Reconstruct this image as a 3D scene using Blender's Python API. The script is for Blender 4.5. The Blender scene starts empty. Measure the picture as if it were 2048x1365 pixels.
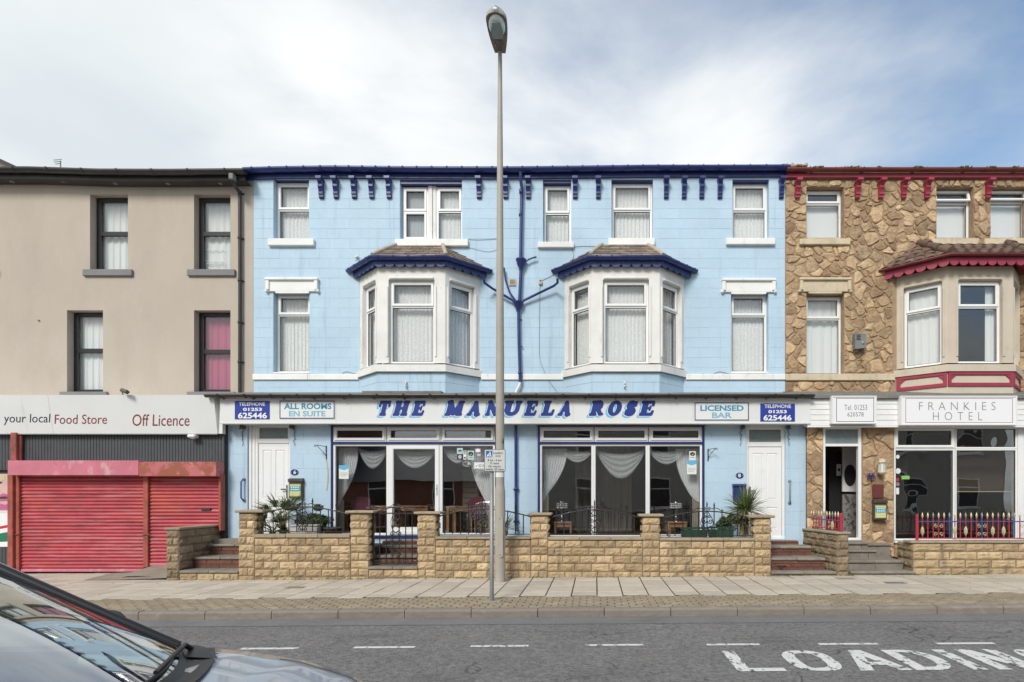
import bpy, math, random, time
import numpy as np
from mathutils import Vector, Matrix
T0 = time.time()
random.seed(7)
R = math.radians
S = bpy.context.scene
C = S.collection

# ---------------------------------------------------------------- camera, sky, sun, exposure
F, CX, CY, EYE = 1120.0, 1190.0, 990.0, 1.61      # focal length in px of the 2048 px photo, vanishing point, eye height
cam_d = bpy.data.cameras.new('camera'); cam = bpy.data.objects.new('camera', cam_d); C.objects.link(cam)
cam.location = (0, 0, EYE); cam.rotation_euler = (R(90), 0, 0)
cam_d.sensor_width = 36; cam_d.lens = F * 36 / 2048
cam_d.shift_x = (1024 - CX) / 2048; cam_d.shift_y = (CY - 682.5) / 2048
cam_d.clip_start = 0.05; cam_d.clip_end = 3000
S.camera = cam
SUN_EL, SUN_AZ = 40, 200        # azimuth measured from +Y clockwise: sun stands behind the camera, a little to the left
w = bpy.data.worlds.new('World'); S.world = w; w.use_nodes = True
nt = w.node_tree; nt.nodes.clear(); N = nt.nodes.new; L = nt.links.new
out = N('ShaderNodeOutputWorld'); bg = N('ShaderNodeBackground'); bg.inputs['Strength'].default_value = 0.115
sky = N('ShaderNodeTexSky'); sky.sky_type = 'NISHITA'; sky.sun_disc = False
sky.sun_elevation = R(SUN_EL); sky.sun_rotation = R(SUN_AZ); sky.air_density = 1.0; sky.dust_density = 1.2; sky.ozone_density = 2.0
tc = N('ShaderNodeTexCoord')
def wmath(op, a, b=None, c=None, clamp=False):
    m = N('ShaderNodeMath'); m.operation = op; m.use_clamp = clamp
    for i, x in enumerate((a, b, c)):
        if x is None: continue
        if isinstance(x, (int, float)): m.inputs[i].default_value = x
        else: L(x, m.inputs[i])
    return m.outputs[0]
sep = N('ShaderNodeSeparateXYZ'); L(tc.outputs['Generated'], sep.inputs[0])
# project the direction on a cloud layer
hz = wmath('MAXIMUM', wmath('ADD', sep.outputs[2], 0.12), 0.06)
cmb = N('ShaderNodeCombineXYZ')
L(wmath('DIVIDE', sep.outputs[0], hz), cmb.inputs[0]); L(wmath('DIVIDE', sep.outputs[1], hz), cmb.inputs[1])
def wnoise(scale, detail, rough, vec, off=(0, 0, 0), sc=(1, 1, 1), dist=0.0):
    mp = N('ShaderNodeMapping'); mp.inputs['Location'].default_value = off; mp.inputs['Scale'].default_value = sc; L(vec, mp.inputs[0])
    n = N('ShaderNodeTexNoise'); n.inputs['Scale'].default_value = scale; n.inputs['Detail'].default_value = detail
    n.inputs['Roughness'].default_value = rough; n.inputs['Distortion'].default_value = dist; L(mp.outputs[0], n.inputs[0]); return n.outputs[0]
n1 = wnoise(1.05, 8, 0.55, cmb.outputs[0], (3.1, 1.7, 0), (1.0, 1.1, 1), 0.25)
n2 = wnoise(0.35, 3, 0.5, cmb.outputs[0], (7.3, 2.2, 0))
# cover: thick bank to the left and ahead, thinning out to the right
side = wmath('MULTIPLY_ADD', wmath('DIVIDE', sep.outputs[0], wmath('ADD', wmath('ABSOLUTE', sep.outputs[1]), 0.35)), -0.36, 0.0)
side = wmath('MINIMUM', wmath('MAXIMUM', side, -0.46), 0.24)
den = wmath('ADD', wmath('ADD', n1, wmath('MULTIPLY', n2, 0.45)), side)
den = wmath('ADD', den, wmath('MULTIPLY', wmath('SUBTRACT', 0.60, sep.outputs[2]), 0.50))
ramp = N('ShaderNodeMapRange'); ramp.interpolation_type = 'SMOOTHSTEP'
L(den, ramp.inputs[0]); ramp.inputs[1].default_value = 0.44; ramp.inputs[2].default_value = 0.90
ccol = N('ShaderNodeMixRGB'); ccol.inputs[1].default_value = (4.5, 4.9, 5.15, 1); ccol.inputs[2].default_value = (6.2, 6.32, 6.28, 1)
n3 = wnoise(0.75, 5, 0.5, cmb.outputs[0], (0.4, 9.2, 0))
cr = N('ShaderNodeMapRange'); L(n3, cr.inputs[0]); cr.inputs[1].default_value = 0.36; cr.inputs[2].default_value = 0.62
L(cr.outputs[0], ccol.inputs[0])
tint = N('ShaderNodeMixRGB'); tint.blend_type = 'MULTIPLY'; tint.inputs[0].default_value = 1; tint.inputs[2].default_value = (1.30, 1.30, 1.20, 1)
L(sky.outputs[0], tint.inputs[1])
mx = N('ShaderNodeMixRGB'); L(ramp.outputs[0], mx.inputs[0]); L(tint.outputs[0], mx.inputs[1]); L(ccol.outputs[0], mx.inputs[2])
L(mx.outputs[0], bg.inputs[0]); L(bg.outputs[0], out.inputs[0])
sd = bpy.data.lights.new('sun', 'SUN'); sd.energy = 2.0; sd.angle = R(18); sd.color = (1, 0.97, 0.92)
sun = bpy.data.objects.new('sun', sd); C.objects.link(sun)
a, e = R(SUN_AZ), R(SUN_EL)
sun.rotation_euler = Vector((math.sin(a) * math.cos(e), math.cos(a) * math.cos(e), math.sin(e))).to_track_quat('Z', 'Y').to_euler()
S.view_settings.view_transform = 'Standard'; S.view_settings.look = 'None'
S.view_settings.exposure = 0.52; S.view_settings.gamma = 1.0; S.view_settings.use_curve_mapping = False
S.render.engine = 'CYCLES'

# ---------------------------------------------------------------- helpers
def PX(px, Y): return (px - CX) * Y / F
def PZ(py, Y): return EYE - (py - CY) * Y / F
def GZ(x): return 0.0072 * (x + 5.5)                 # the street rises gently to the right
ROAD = -0.115

def tagp(o, label=None, cat=None, group=None, kind=None):
    if label: o['label'] = label
    if cat: o['category'] = cat
    if group: o['group'] = group
    if kind: o['kind'] = kind
    return o
def thing(name, label, cat, loc=(0, 0, 0), group=None):
    o = bpy.data.objects.new(name, None); C.objects.link(o); o.location = loc; o.empty_display_size = 0.2
    return tagp(o, label, cat, group)
def world_loc(o):
    v = Vector(o.location)
    p = o.parent
    while p: v = v + p.location + o.matrix_parent_inverse.translation; o = p; p = o.parent
    return v
def attach(o, parent):
    if parent is not None:
        wl = world_loc(parent)
        o.parent = parent; o.matrix_parent_inverse = Matrix.Translation(-wl)

class MB:
    def __init__(s, M=None): s.v = []; s.f = []; s.m = []; s.s = []; s.M = M; s.mi = 0
    def add(s, vs, fs, smooth=False):
        n = len(s.v)
        if s.M is not None: vs = [tuple(s.M @ Vector(v)) for v in vs]
        s.v.extend(vs)
        for f in fs: s.f.append([i + n for i in f]); s.m.append(s.mi); s.s.append(smooth)
    def quad(s, a, b, c, d): s.add([a, b, c, d], [(0, 1, 2, 3)])
    def box(s, x0, x1, y0, y1, z0, z1):
        if x0 > x1: x0, x1 = x1, x0
        if y0 > y1: y0, y1 = y1, y0
        if z0 > z1: z0, z1 = z1, z0
        s.add([(x0, y0, z0), (x1, y0, z0), (x1, y1, z0), (x0, y1, z0), (x0, y0, z1), (x1, y0, z1), (x1, y1, z1), (x0, y1, z1)],
              [(0, 3, 2, 1), (4, 5, 6, 7), (0, 1, 5, 4), (1, 2, 6, 5), (2, 3, 7, 6), (3, 0, 4, 7)])
    def bev(s, x0, x1, y0, y1, z0, z1, b=0.01):
        if x0 > x1: x0, x1 = x1, x0
        if y0 > y1: y0, y1 = y1, y0
        if z0 > z1: z0, z1 = z1, z0
        b = min(b, (x1 - x0) * .45, (y1 - y0) * .45, (z1 - z0) * .45)
        vs = []; idx = {}
        for i, x in enumerate((x0, x1)):
            for j, y in enumerate((y0, y1)):
                for k, z in enumerate((z0, z1)):
                    sx, sy, sz = (b if i == 0 else -b), (b if j == 0 else -b), (b if k == 0 else -b)
                    idx[i, j, k] = len(vs)
                    vs += [(x, y + sy, z + sz), (x + sx, y, z + sz), (x + sx, y + sy, z)]
        f = []
        for i in (0, 1):
            q = [idx[i, 0, 0], idx[i, 1, 0], idx[i, 1, 1], idx[i, 0, 1]]; f.append(q if i else q[::-1])
            q = [idx[0, i, 0] + 1, idx[1, i, 0] + 1, idx[1, i, 1] + 1, idx[0, i, 1] + 1]; f.append(q[::-1] if i else q)
            q = [idx[0, 0, i] + 2, idx[1, 0, i] + 2, idx[1, 1, i] + 2, idx[0, 1, i] + 2]; f.append(q if i else q[::-1])
        for a in (0, 1):
            for c in (0, 1):
                f.append([idx[0, a, c] + 1, idx[1, a, c] + 1, idx[1, a, c] + 2, idx[0, a, c] + 2][::(1 if a != c else -1)])
                f.append([idx[a, 0, c] + 0, idx[a, 1, c] + 0, idx[a, 1, c] + 2, idx[a, 0, c] + 2][::(-1 if a != c else 1)])
                f.append([idx[a, c, 0] + 0, idx[a, c, 1] + 0, idx[a, c, 1] + 1, idx[a, c, 0] + 1][::(1 if a != c else -1)])
                for d in (0, 1): f.append([idx[a, c, d], idx[a, c, d] + 1, idx[a, c, d] + 2][::(1 if (a + c + d) % 2 == 0 else -1)])
        s.add(vs, f)
    def tube(s, pts, r, n=8, cap=True, smooth=True):
        pts = [Vector(p) for p in pts]; k = len(pts)
        rs = r if isinstance(r, (list, tuple)) else [r] * k
        vs = []; up = None
        for i, p in enumerate(pts):
            if i == 0: t = pts[1] - p
            elif i == k - 1: t = p - pts[i - 1]
            else: t = (pts[i + 1] - p).normalized() + (p - pts[i - 1]).normalized()
            if t.length < 1e-9: t = Vector((0, 0, 1))
            t.normalize()
            if up is None:
                up = Vector((0, 1, 0)) if abs(t.y) < .9 else Vector((1, 0, 0))
            u = t.cross(up); u.normalize(); v = u.cross(t); up = v
            for j in range(n):
                a = 2 * math.pi * j / n; vs.append(tuple(p + (u * math.cos(a) + v * math.sin(a)) * rs[i]))
        fs = [(i * n + j, i * n + (j + 1) % n, (i + 1) * n + (j + 1) % n, (i + 1) * n + j) for i in range(k - 1) for j in range(n)]
        s.add(vs, fs, smooth)
        if cap: s.add(vs[:n], [tuple(range(n))[::-1]]); s.add(vs[-n:], [tuple(range(n))])
    def prism(s, poly, a0, a1, axis='y'):
        n = len(poly)
        def P(u, v, a): return {'y': (u, a, v), 'x': (a, u, v), 'z': (u, v, a)}[axis]
        vs = [P(u, v, a0) for u, v in poly] + [P(u, v, a1) for u, v in poly]
        s.add(vs, [tuple(range(n)), tuple(range(n, 2 * n))[::-1]] + [((i + 1) % n, i, i + n, (i + 1) % n + n) for i in range(n)])
    def lathe(s, c, prof, n=12, axis='z', smooth=True):
        vs = []
        for r, z in prof:
            for j in range(n):
                a = 2 * math.pi * j / n; p, q = r * math.cos(a), r * math.sin(a)
                vs.append((c[0] + p, c[1] + q, c[2] + z) if axis == 'z' else ((c[0] + p, c[1] + z, c[2] + q) if axis == 'y' else (c[0] + z, c[1] + p, c[2] + q)))
        k = len(prof)
        s.add(vs, [(i * n + j, i * n + (j + 1) % n, (i + 1) * n + (j + 1) % n, (i + 1) * n + j) for i in range(k - 1) for j in range(n)], smooth)
    def grid(s, fn, nu, nv, smooth=True):
        vs = [fn(i / nu, j / nv) for j in range(nv + 1) for i in range(nu + 1)]
        s.add(vs, [(j * (nu + 1) + i, j * (nu + 1) + i + 1, (j + 1) * (nu + 1) + i + 1, (j + 1) * (nu + 1) + i) for j in range(nv) for i in range(nu)], smooth)
    def ring(s, x0, x1, z0, z1, wd, y0, y1, ch=0.0):          # rectangular frame with a chamfered inner edge, face towards -Y
        o = [(x0, z0), (x1, z0), (x1, z1), (x0, z1)]
        i1 = [(x0 + wd - ch, z0 + wd - ch), (x1 - wd + ch, z0 + wd - ch), (x1 - wd + ch, z1 - wd + ch), (x0 + wd - ch, z1 - wd + ch)]
        i2 = [(x0 + wd, z0 + wd), (x1 - wd, z0 + wd), (x1 - wd, z1 - wd), (x0 + wd, z1 - wd)]
        vs = [(u, y1, v) for u, v in o] + [(u, y0, v) for u, v in o] + [(u, y0, v) for u, v in i1] + [(u, y0 + ch, v) for u, v in i2] + [(u, y1, v) for u, v in i2]
        fs = []
        for a in range(4):
            b = (a + 1) % 4
            for q in range(4): fs.append((q * 4 + a, q * 4 + b, q * 4 + 4 + b, q * 4 + 4 + a))
            fs.append((16 + a, 16 + b, b, a))
        s.add(vs, fs)
    def build(s, name, mat, parent=None, mesh_only=False):
        if not s.v: return None
        A = np.array(s.v, float); c = (A.min(0) + A.max(0)) / 2 if not mesh_only else np.zeros(3)
        me = bpy.data.meshes.new(name); me.from_pydata([tuple(q) for q in (A - c)], [], s.f)
        mats = mat if isinstance(mat, (list, tuple)) else [mat]
        for m in mats: me.materials.append(m)
        if len(mats) > 1: me.polygons.foreach_set('material_index', s.m)
        me.polygons.foreach_set('use_smooth', s.s)
        me.update()
        if mesh_only: return me
        o = bpy.data.objects.new(name, me); C.objects.link(o); o.location = tuple(c); attach(o, parent)
        return o
def inst(name, me, loc, parent=None, scale=None, rotz=0):
    o = bpy.data.objects.new(name, me); C.objects.link(o); o.location = loc
    if scale: o.scale = scale
    if rotz: o.rotation_euler.z = rotz
    attach(o, parent); return o

# ---------------------------------------------------------------- materials
def mat(name, col, rough=.6, var=.1, scale=3., bump=0., bscale=40., metal=0., spec=.5, rnd=0., dirt=None, dthr=(.5, .7), dscale=2., dstretch=(1, 1, 1), coat=0., huevar=0., fine=0., col2=None, bdist=.01):
    m = bpy.data.materials.new(name); m.use_nodes = True
    t = m.node_tree; n = t.nodes; l = t.links; p = n['Principled BSDF']
    p.inputs['Roughness'].default_value = rough; p.inputs['Metallic'].default_value = metal
    p.inputs['Specular IOR Level'].default_value = spec
    if coat: p.inputs['Coat Weight'].default_value = coat; p.inputs['Coat Roughness'].default_value = .03
    g = n.new('ShaderNodeNewGeometry')
    def noise(sc, det=5, st=(1, 1, 1), ro=.6):
        mp = n.new('ShaderNodeMapping'); mp.inputs['Scale'].default_value = st; l.new(g.outputs['Position'], mp.inputs[0])
        q = n.new('ShaderNodeTexNoise'); q.inputs['Scale'].default_value = sc; q.inputs['Detail'].default_value = det; q.inputs['Roughness'].default_value = ro
        l.new(mp.outputs[0], q.inputs[0]); return q.outputs[0]
    def mr(x, a, b, c, d):
        q = n.new('ShaderNodeMapRange'); l.new(x, q.inputs[0])
        for i, vv in enumerate((a, b, c, d)): q.inputs[i + 1].default_value = vv
        return q.outputs[0]
    def mul(colour, fac):
        q = n.new('ShaderNodeVectorMath'); q.operation = 'SCALE'; l.new(colour, q.inputs[0]); l.new(fac, q.inputs['Scale']); return q.outputs[0]
    rgb = n.new('ShaderNodeRGB'); rgb.outputs[0].default_value = (*col, 1); c = rgb.outputs[0]
    oi = None
    if rnd or col2: oi = n.new('ShaderNodeObjectInfo')
    if col2:
        q = n.new('ShaderNodeMixRGB'); q.inputs[2].default_value = (*col2, 1); l.new(oi.outputs['Random'], q.inputs[0]); l.new(c, q.inputs[1]); c = q.outputs[0]
    if var: c = mul(c, mr(noise(scale), .3, .7, 1 - var, 1 + var))
    if fine: c = mul(c, mr(noise(scale * 22, 3), .3, .7, 1 - fine, 1 + fine))
    if rnd:
        wn = n.new('ShaderNodeTexWhiteNoise'); wn.noise_dimensions = '1D'; l.new(oi.outputs['Random'], wn.inputs['W'])
        c = mul(c, mr(wn.outputs[0], 0, 1, 1 - rnd, 1 + rnd))
    if dirt:
        for d in (dirt if isinstance(dirt, list) else [dirt]):
            q = n.new('ShaderNodeMixRGB'); q.inputs[2].default_value = (*d[0][:3], 1)
            l.new(mr(noise(d[2], 8, d[3], .68), d[1][0], d[1][1], 0, d[0][3] if len(d[0]) > 3 else .8), q.inputs[0]); l.new(c, q.inputs[1]); c = q.outputs[0]
    l.new(c, p.inputs['Base Color'])
    if bump:
        b = n.new('ShaderNodeBump'); b.inputs['Strength'].default_value = bump; b.inputs['Distance'].default_value = bdist
        l.new(noise(bscale, 6), b.inputs['Height']); l.new(b.outputs[0], p.inputs['Normal'])
    return m
M = {}
M['bluewall'] = mat('pale blue masonry paint', (.455, .60, .71), .75, .06, 1.3, .4, 26, rnd=.02, dirt=[((.50, .62, .70, .6), (.48, .75), 1.1, (1, 1, .35)), ((.26, .33, .38, .65), (.56, .80), 1.6, (3.2, 1, .20)), ((.25, .27, .26, .6), (.66, .80), 7, (1, 1, .6))], fine=.03, bdist=.006)
M['navy'] = mat('navy gloss paint', (.022, .036, .15), .3, .16, 6, .15, 30, dirt=((.07, .09, .2, .55), (.55, .8), 7, (1, 1, 1)))
M['skirt'] = mat('faded navy paint', (.05, .075, .22), .5, .15, 8, .1, 40)
M['white'] = mat('white masonry paint', (.79, .785, .75), .65, .05, 2, .3, 30, dirt=[((.42, .38, .31, .65), (.56, .8), 4, (1, 1, .5)), ((.2, .18, .15, .5), (.68, .85), 9, (1, 1, .3))], bdist=.005)
M['stonewhite'] = mat('old white bay paint', (.74, .725, .68), .6, .07, 2.5, .3, 26, dirt=[((.40, .35, .27, .7), (.55, .8), 4, (1, 1, .4)), ((.17, .15, .12, .55), (.66, .84), 8, (1, 1, .35))], bdist=.006)
M['upvc'] = mat('white plastic frame', (.80, .80, .78), .35, .03, 3, dirt=((.42, .39, .33, .6), (.62, .85), 8, (1, 1, .6)))
M['seal'] = mat('black window seal', (.03, .03, .03), .6, 0)
M['beige'] = mat('smooth beige render', (.47, .405, .33), .85, .045, .8, .25, 60, dirt=[((.37, .32, .265, .6), (.5, .78), .8, (1.4, 1, .5)), ((.52, .47, .41, .5), (.55, .8), 1.3, (1, 1, .4))], fine=.02, bdist=.004)
M['blackframe'] = mat('black plastic frame', (.022, .02, .02), .35, .1)
M['greysill'] = mat('grey painted sill', (.19, .19, .185), .7, .08)
M['blackgutter'] = mat('black gutter', (.035, .032, .031), .35, .2, 6, dirt=((.13, .12, .11, .6), (.6, .8), 8, (1, 1, 1)))
M['slate'] = mat('grey brown slate', (.25, .195, .15), .75, .25, 6, .5, 40, rnd=.3, dirt=((.36, .33, .27, .7), (.55, .75), 6, (1, 1, 1)))
M['roof'] = mat('dark slate roof', (.10, .095, .095), .7, .2, 5, .3, 20)
M['lead'] = mat('weathered lead flashing', (.17, .165, .145), .75, .25, 6, .4, 30, dirt=((.07, .09, .045, .6), (.56, .72), 9, (1, 1, 1)))
M['mortar'] = mat('cement mortar hip', (.42, .36, .28), .9, .15, 10, .5, 40)
M['signwhite'] = mat('white sign panel', (.74, .74, .72), .4, .03, 2, dirt=((.42, .41, .38, .45), (.6, .85), 2, (1.5, 1, .5)))
M['signgrey'] = mat('pale grey sign panel', (.72, .725, .705), .35, .03, 1.5, dirt=[((.40, .37, .31, .5), (.6, .85), 2.2, (2, 1, .25)), ((.25, .21, .16, .5), (.7, .88), 5, (3, 1, .25))])
M['letnavy'] = mat('dark blue letter vinyl', (.010, .035, .22), .4, 0)
M['letcyan'] = mat('cyan letter vinyl', (.16, .47, .70), .4, .1, 4)
M['letteal'] = mat('teal letter vinyl', (.03, .27, .42), .4, 0)
M['letteal2'] = mat('faded teal letter vinyl', (.20, .44, .56), .4, .1, 4)
M['letwhite'] = mat('white vinyl', (.8, .8, .8), .4, 0)
M['signblue'] = mat('blue sign panel', (.025, .05, .30), .35, .04)
M['letred'] = mat('dark red letter vinyl', (.22, .035, .03), .45, 0)
M['letblack'] = mat('black letter vinyl', (.03, .035, .035), .45, 0)
M['letgrey'] = mat('grey letter vinyl', (.22, .22, .22), .45, 0)
M['shutter'] = mat('worn red shutter paint', (.40, .052, .068), .5, .16, 3, .2, 30, rnd=.1, dirt=[((.60, .30, .31, .6), (.5, .72), 2.2, (.35, 1, 3)), ((.13, .04, .03, .85), (.56, .70), 3.2, (.45, 1, 4)), ((.52, .09, .04, .6), (.55, .72), 1.0, (1, 1, 1))])
M['hood'] = mat('faded pink red hood', (.56, .17, .22), .45, .12, 2, .1, 20, dirt=[((.62, .40, .42, .7), (.56, .66), 3, (1.5, 1, .8)), ((.27, .075, .04, .75), (.62, .68), 1.6, (1, 1, 1))])
M['hood2'] = mat('rusting red hood', (.48, .14, .14), .55, .12, 2, .1, 20, dirt=[((.30, .085, .04, .9), (.45, .53), 1.9, (1, 1, 1)), ((.6, .36, .33, .6), (.6, .66), 6, (1, 1, 1))])
M['redpost'] = mat('rusty red post', (.36, .085, .06), .6, .25, 6, .3, 30, dirt=((.14, .05, .035, .8), (.52, .66), 5, (1, 1, .4)))
M['clad'] = mat('dark grey cladding', (.062, .066, .07), .6, .12, 4, rnd=.06)
M['block'] = mat('buff split-face walling stone', (.54, .405, .235), .9, .24, 7, 1.0, 32, rnd=.20, col2=(.38, .27, .155), dirt=[((.66, .6, .5, .7), (.64, .72), 2.6, (1, 1, 1)), ((.13, .11, .075, .85), (.54, .70), 1.7, (1.9, 1, .35)), ((.30, .20, .10, .6), (.55, .72), 3.1, (1, 1, 1)), ((.58, .5, .4, .55), (.62, .75), 4, (1, 1, 1))], fine=.14, bdist=.018)
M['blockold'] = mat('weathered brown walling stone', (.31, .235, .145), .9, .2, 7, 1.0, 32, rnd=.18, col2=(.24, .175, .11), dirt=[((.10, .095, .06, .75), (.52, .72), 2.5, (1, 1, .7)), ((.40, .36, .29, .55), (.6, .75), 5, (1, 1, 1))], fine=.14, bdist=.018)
M['joint'] = mat('dark mortar joint', (.20, .15, .10), .95, .2, 12, .5, 60)
M['coping'] = mat('coping stone', (.36, .29, .20), .85, .2, 6, .6, 35, rnd=.12, dirt=((.13, .12, .085, .75), (.5, .7), 6, (1, 1, 1)), fine=.1)
M['terra'] = mat('terracotta step brick', (.15, .062, .042), .75, .2, 8, .4, 40, rnd=.14, dirt=((.08, .05, .04, .6), (.52, .75), 5, (1, 1, 1)))
M['step'] = mat('worn stone step', (.235, .205, .165), .85, .2, 5, .5, 35, rnd=.1, dirt=((.09, .085, .07, .7), (.52, .75), 4, (1, 1, 1)), fine=.1)
M['claystone'] = mat('crazy paving stone', (.55, .40, .235), .85, .26, 7, 1.0, 16, rnd=.30, col2=(.36, .235, .13), dirt=[((.20, .10, .045, .75), (.52, .70), 5, (1, 1, 3.2)), ((.62, .50, .33, .5), (.58, .72), 4, (1, 1, 1))], fine=.1, bdist=.03)
M['claymortar'] = mat('brown cladding mortar', (.37, .26, .165), .95, .16, 5, .9, 20, dirt=((.13, .085, .055, .7), (.5, .75), 2, (1, 1, 1)), bdist=.02)
M['cream'] = mat('cream painted stone', (.58, .49, .34), .75, .1, 3, .4, 30, dirt=[((.30, .25, .11, .7), (.52, .75), 6, (1, 1, .5)), ((.14, .12, .09, .6), (.66, .8), 9, (1, 1, 1))])
M['bayc'] = mat('cream bay paint', (.56, .49, .385), .7, .06, 2, .3, 30, dirt=((.33, .26, .18, .6), (.54, .8), 5, (1, 1, .4)))
M['crimson'] = mat('crimson paint', (.32, .032, .062), .45, .12, 6, .1, 30, dirt=((.22, .03, .05, .6), (.55, .75), 4, (1, 1, 1)))
M['darkred'] = mat('dark red gutter', (.16, .035, .03), .5, .2, 5)
M['pantile'] = mat('brown roof tile', (.135, .085, .06), .8, .2, 6, .5, 30, rnd=.2, dirt=((.22, .19, .14, .7), (.55, .72), 8, (1, 1, 1)))
M['ironblack'] = mat('black wrought iron', (.028, .022, .02), .45, .2, 20, dirt=((.10, .045, .025, .7), (.58, .72), 20, (1, 1, 1)))
M['gold'] = mat('gold paint', (.60, .50, .30), .4, .15, 20, metal=.3)
M['railred'] = mat('red iron paint', (.40, .03, .05), .4, .12, 20)
M['railblue'] = mat('blue iron paint', (.05, .09, .28), .4, .12, 20)
M['lamppost'] = mat('grey beige lamp column paint', (.38, .345, .29), .55, .07, 3, .1, 30, dirt=((.28, .25, .21, .6), (.55, .8), 4, (1, 1, .3)))
M['steel'] = mat('galvanised steel', (.27, .27, .26), .5, .1, 6, metal=.4, dirt=((.17, .16, .15, .5), (.55, .8), 6, (1, 1, .3)))
M['lantern'] = mat('brown grey lantern', (.17, .125, .095), .5, .12, 12)
M['lens'] = mat('pale lantern glass', (.66, .74, .74), .15, .03)
M['lensin'] = mat('grey lantern reflector', (.21, .26, .26), .25, .1, 12)
M['slab'] = mat('concrete paving slab', (.50, .435, .345), .85, .12, 3, .4, 70, rnd=.10, dirt=[((.24, .21, .17, .6), (.54, .78), 3, (1, 1, 1)), ((.62, .6, .55, .5), (.72, .76), 30, (1, 1, 1))], fine=.06, bdist=.006)
M['paver'] = mat('brown block paver', (.30, .24, .16), .88, .14, 5, .5, 60, rnd=.13, dirt=((.15, .15, .09, .6), (.5, .75), 2, (1, 1, 1)), fine=.08)
M['bed'] = mat('joint sand', (.035, .03, .02), .95, .2, 14)
M['kerb'] = mat('concrete kerb', (.235, .20, .165), .85, .13, 4, .5, 60, rnd=.06, dirt=[((.12, .10, .085, .7), (.5, .75), 4, (1, 1, 3)), ((.4, .37, .33, .5), (.6, .76), 5, (1, 1, 1))], fine=.1)
M['concrete'] = mat('patched concrete ramp', (.29, .255, .195), .9, .13, 2, .6, 40, dirt=((.13, .125, .085, .7), (.52, .75), 2.2, (1, 1, 1)), fine=.1)
M['dooru'] = mat('white plastic door', (.80, .80, .785), .35, .03, 2, dirt=((.5, .48, .42, .4), (.6, .85), 3, (1, 1, 1)))
M['bronze'] = mat('bronze plastic box', (.085, .065, .05), .45, .15, 10)
M['dark'] = mat('dark interior', (.045, .038, .034), .9, .1)
M['room'] = mat('brown room wall', (.24, .19, .145), .9, .12, 2)
M['maroon'] = mat('maroon wall', (.13, .035, .03), .8, .1)
M['wood'] = mat('orange table wood', (.36, .17, .07), .5, .2, 8)
M['chairred'] = mat('maroon upholstery', (.10, .012, .03), .7, .1)
M['leaf'] = mat('palm leaf green', (.10, .14, .035), .5, .3, 12, dirt=((.30, .27, .11, .8), (.55, .7), 9, (1, 1, 1)))
M['shrub'] = mat('shrub leaf', (.07, .10, .03), .55, .3, 20)
M['dryleaf'] = mat('dry palm leaf', (.30, .23, .12), .7, .3, 12)
M['potwhite'] = mat('pale plastic trough', (.55, .53, .5), .5, .08)
M['potgreen'] = mat('dark green trough', (.02, .065, .045), .45, .08)
M['potblack'] = mat('dark pot', (.05, .045, .045), .6, .1)
M['flower'] = mat('purple petals', (.10, .05, .20), .6, .3, 30)
M['marking'] = mat('worn road paint', (.66, .66, .62), .7, .06, 5, .4, 60, dirt=[((.11, .108, .105, 1), (.562, .58), 9, (1.5, 1, 1)), ((.14, .135, .13, 1), (.64, .66), 26, (1, 1, 1)), ((.36, .35, .33, .7), (.55, .66), 18, (1, 1, 1))])
M['black'] = mat('black rubber plastic', (.018, .018, .019), .45, .1)
M['tyre'] = mat('tyre rubber', (.02, .02, .02), .8, .1)
M['carpaint'] = mat('grey metallic car paint', (.45, .47, .50), .3, .03, 2, metal=.25, coat=.8)
M['paper'] = mat('white paper', (.72, .74, .68), .6, .05)
M['yellowad'] = mat('yellow advert card', (.55, .55, .22), .5, .05)
M['bluead'] = mat('turquoise advert card', (.05, .33, .45), .5, .05)
M['posterblue'] = mat('sky blue print', (.12, .42, .66), .5, .05)
M['greenad'] = mat('green stripe', (.015, .17, .09), .5, .05)
M['redad'] = mat('red stripe', (.55, .02, .04), .5, .05)
M['skin'] = mat('printed skin tone', (.62, .40, .36), .5, .1, 3)
M['lips'] = mat('printed pink', (.50, .11, .24), .5, .15, 8)
M['maroonp'] = mat('maroon plaque', (.13, .03, .025), .5, .08)
M['silver'] = mat('chrome', (.6, .6, .6), .2, 0, metal=1)
M['floor'] = mat('interior floor', (.12, .09, .07), .7, .1)
M['moss'] = mat('moss tuft', (.12, .13, .03), .95, .3, 30)
M['pebble'] = mat('grey opposite render', (.42, .39, .34), .85, .08)
M['redbrick'] = mat('red brick opposite', (.22, .09, .06), .9, .15, 6)

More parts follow.
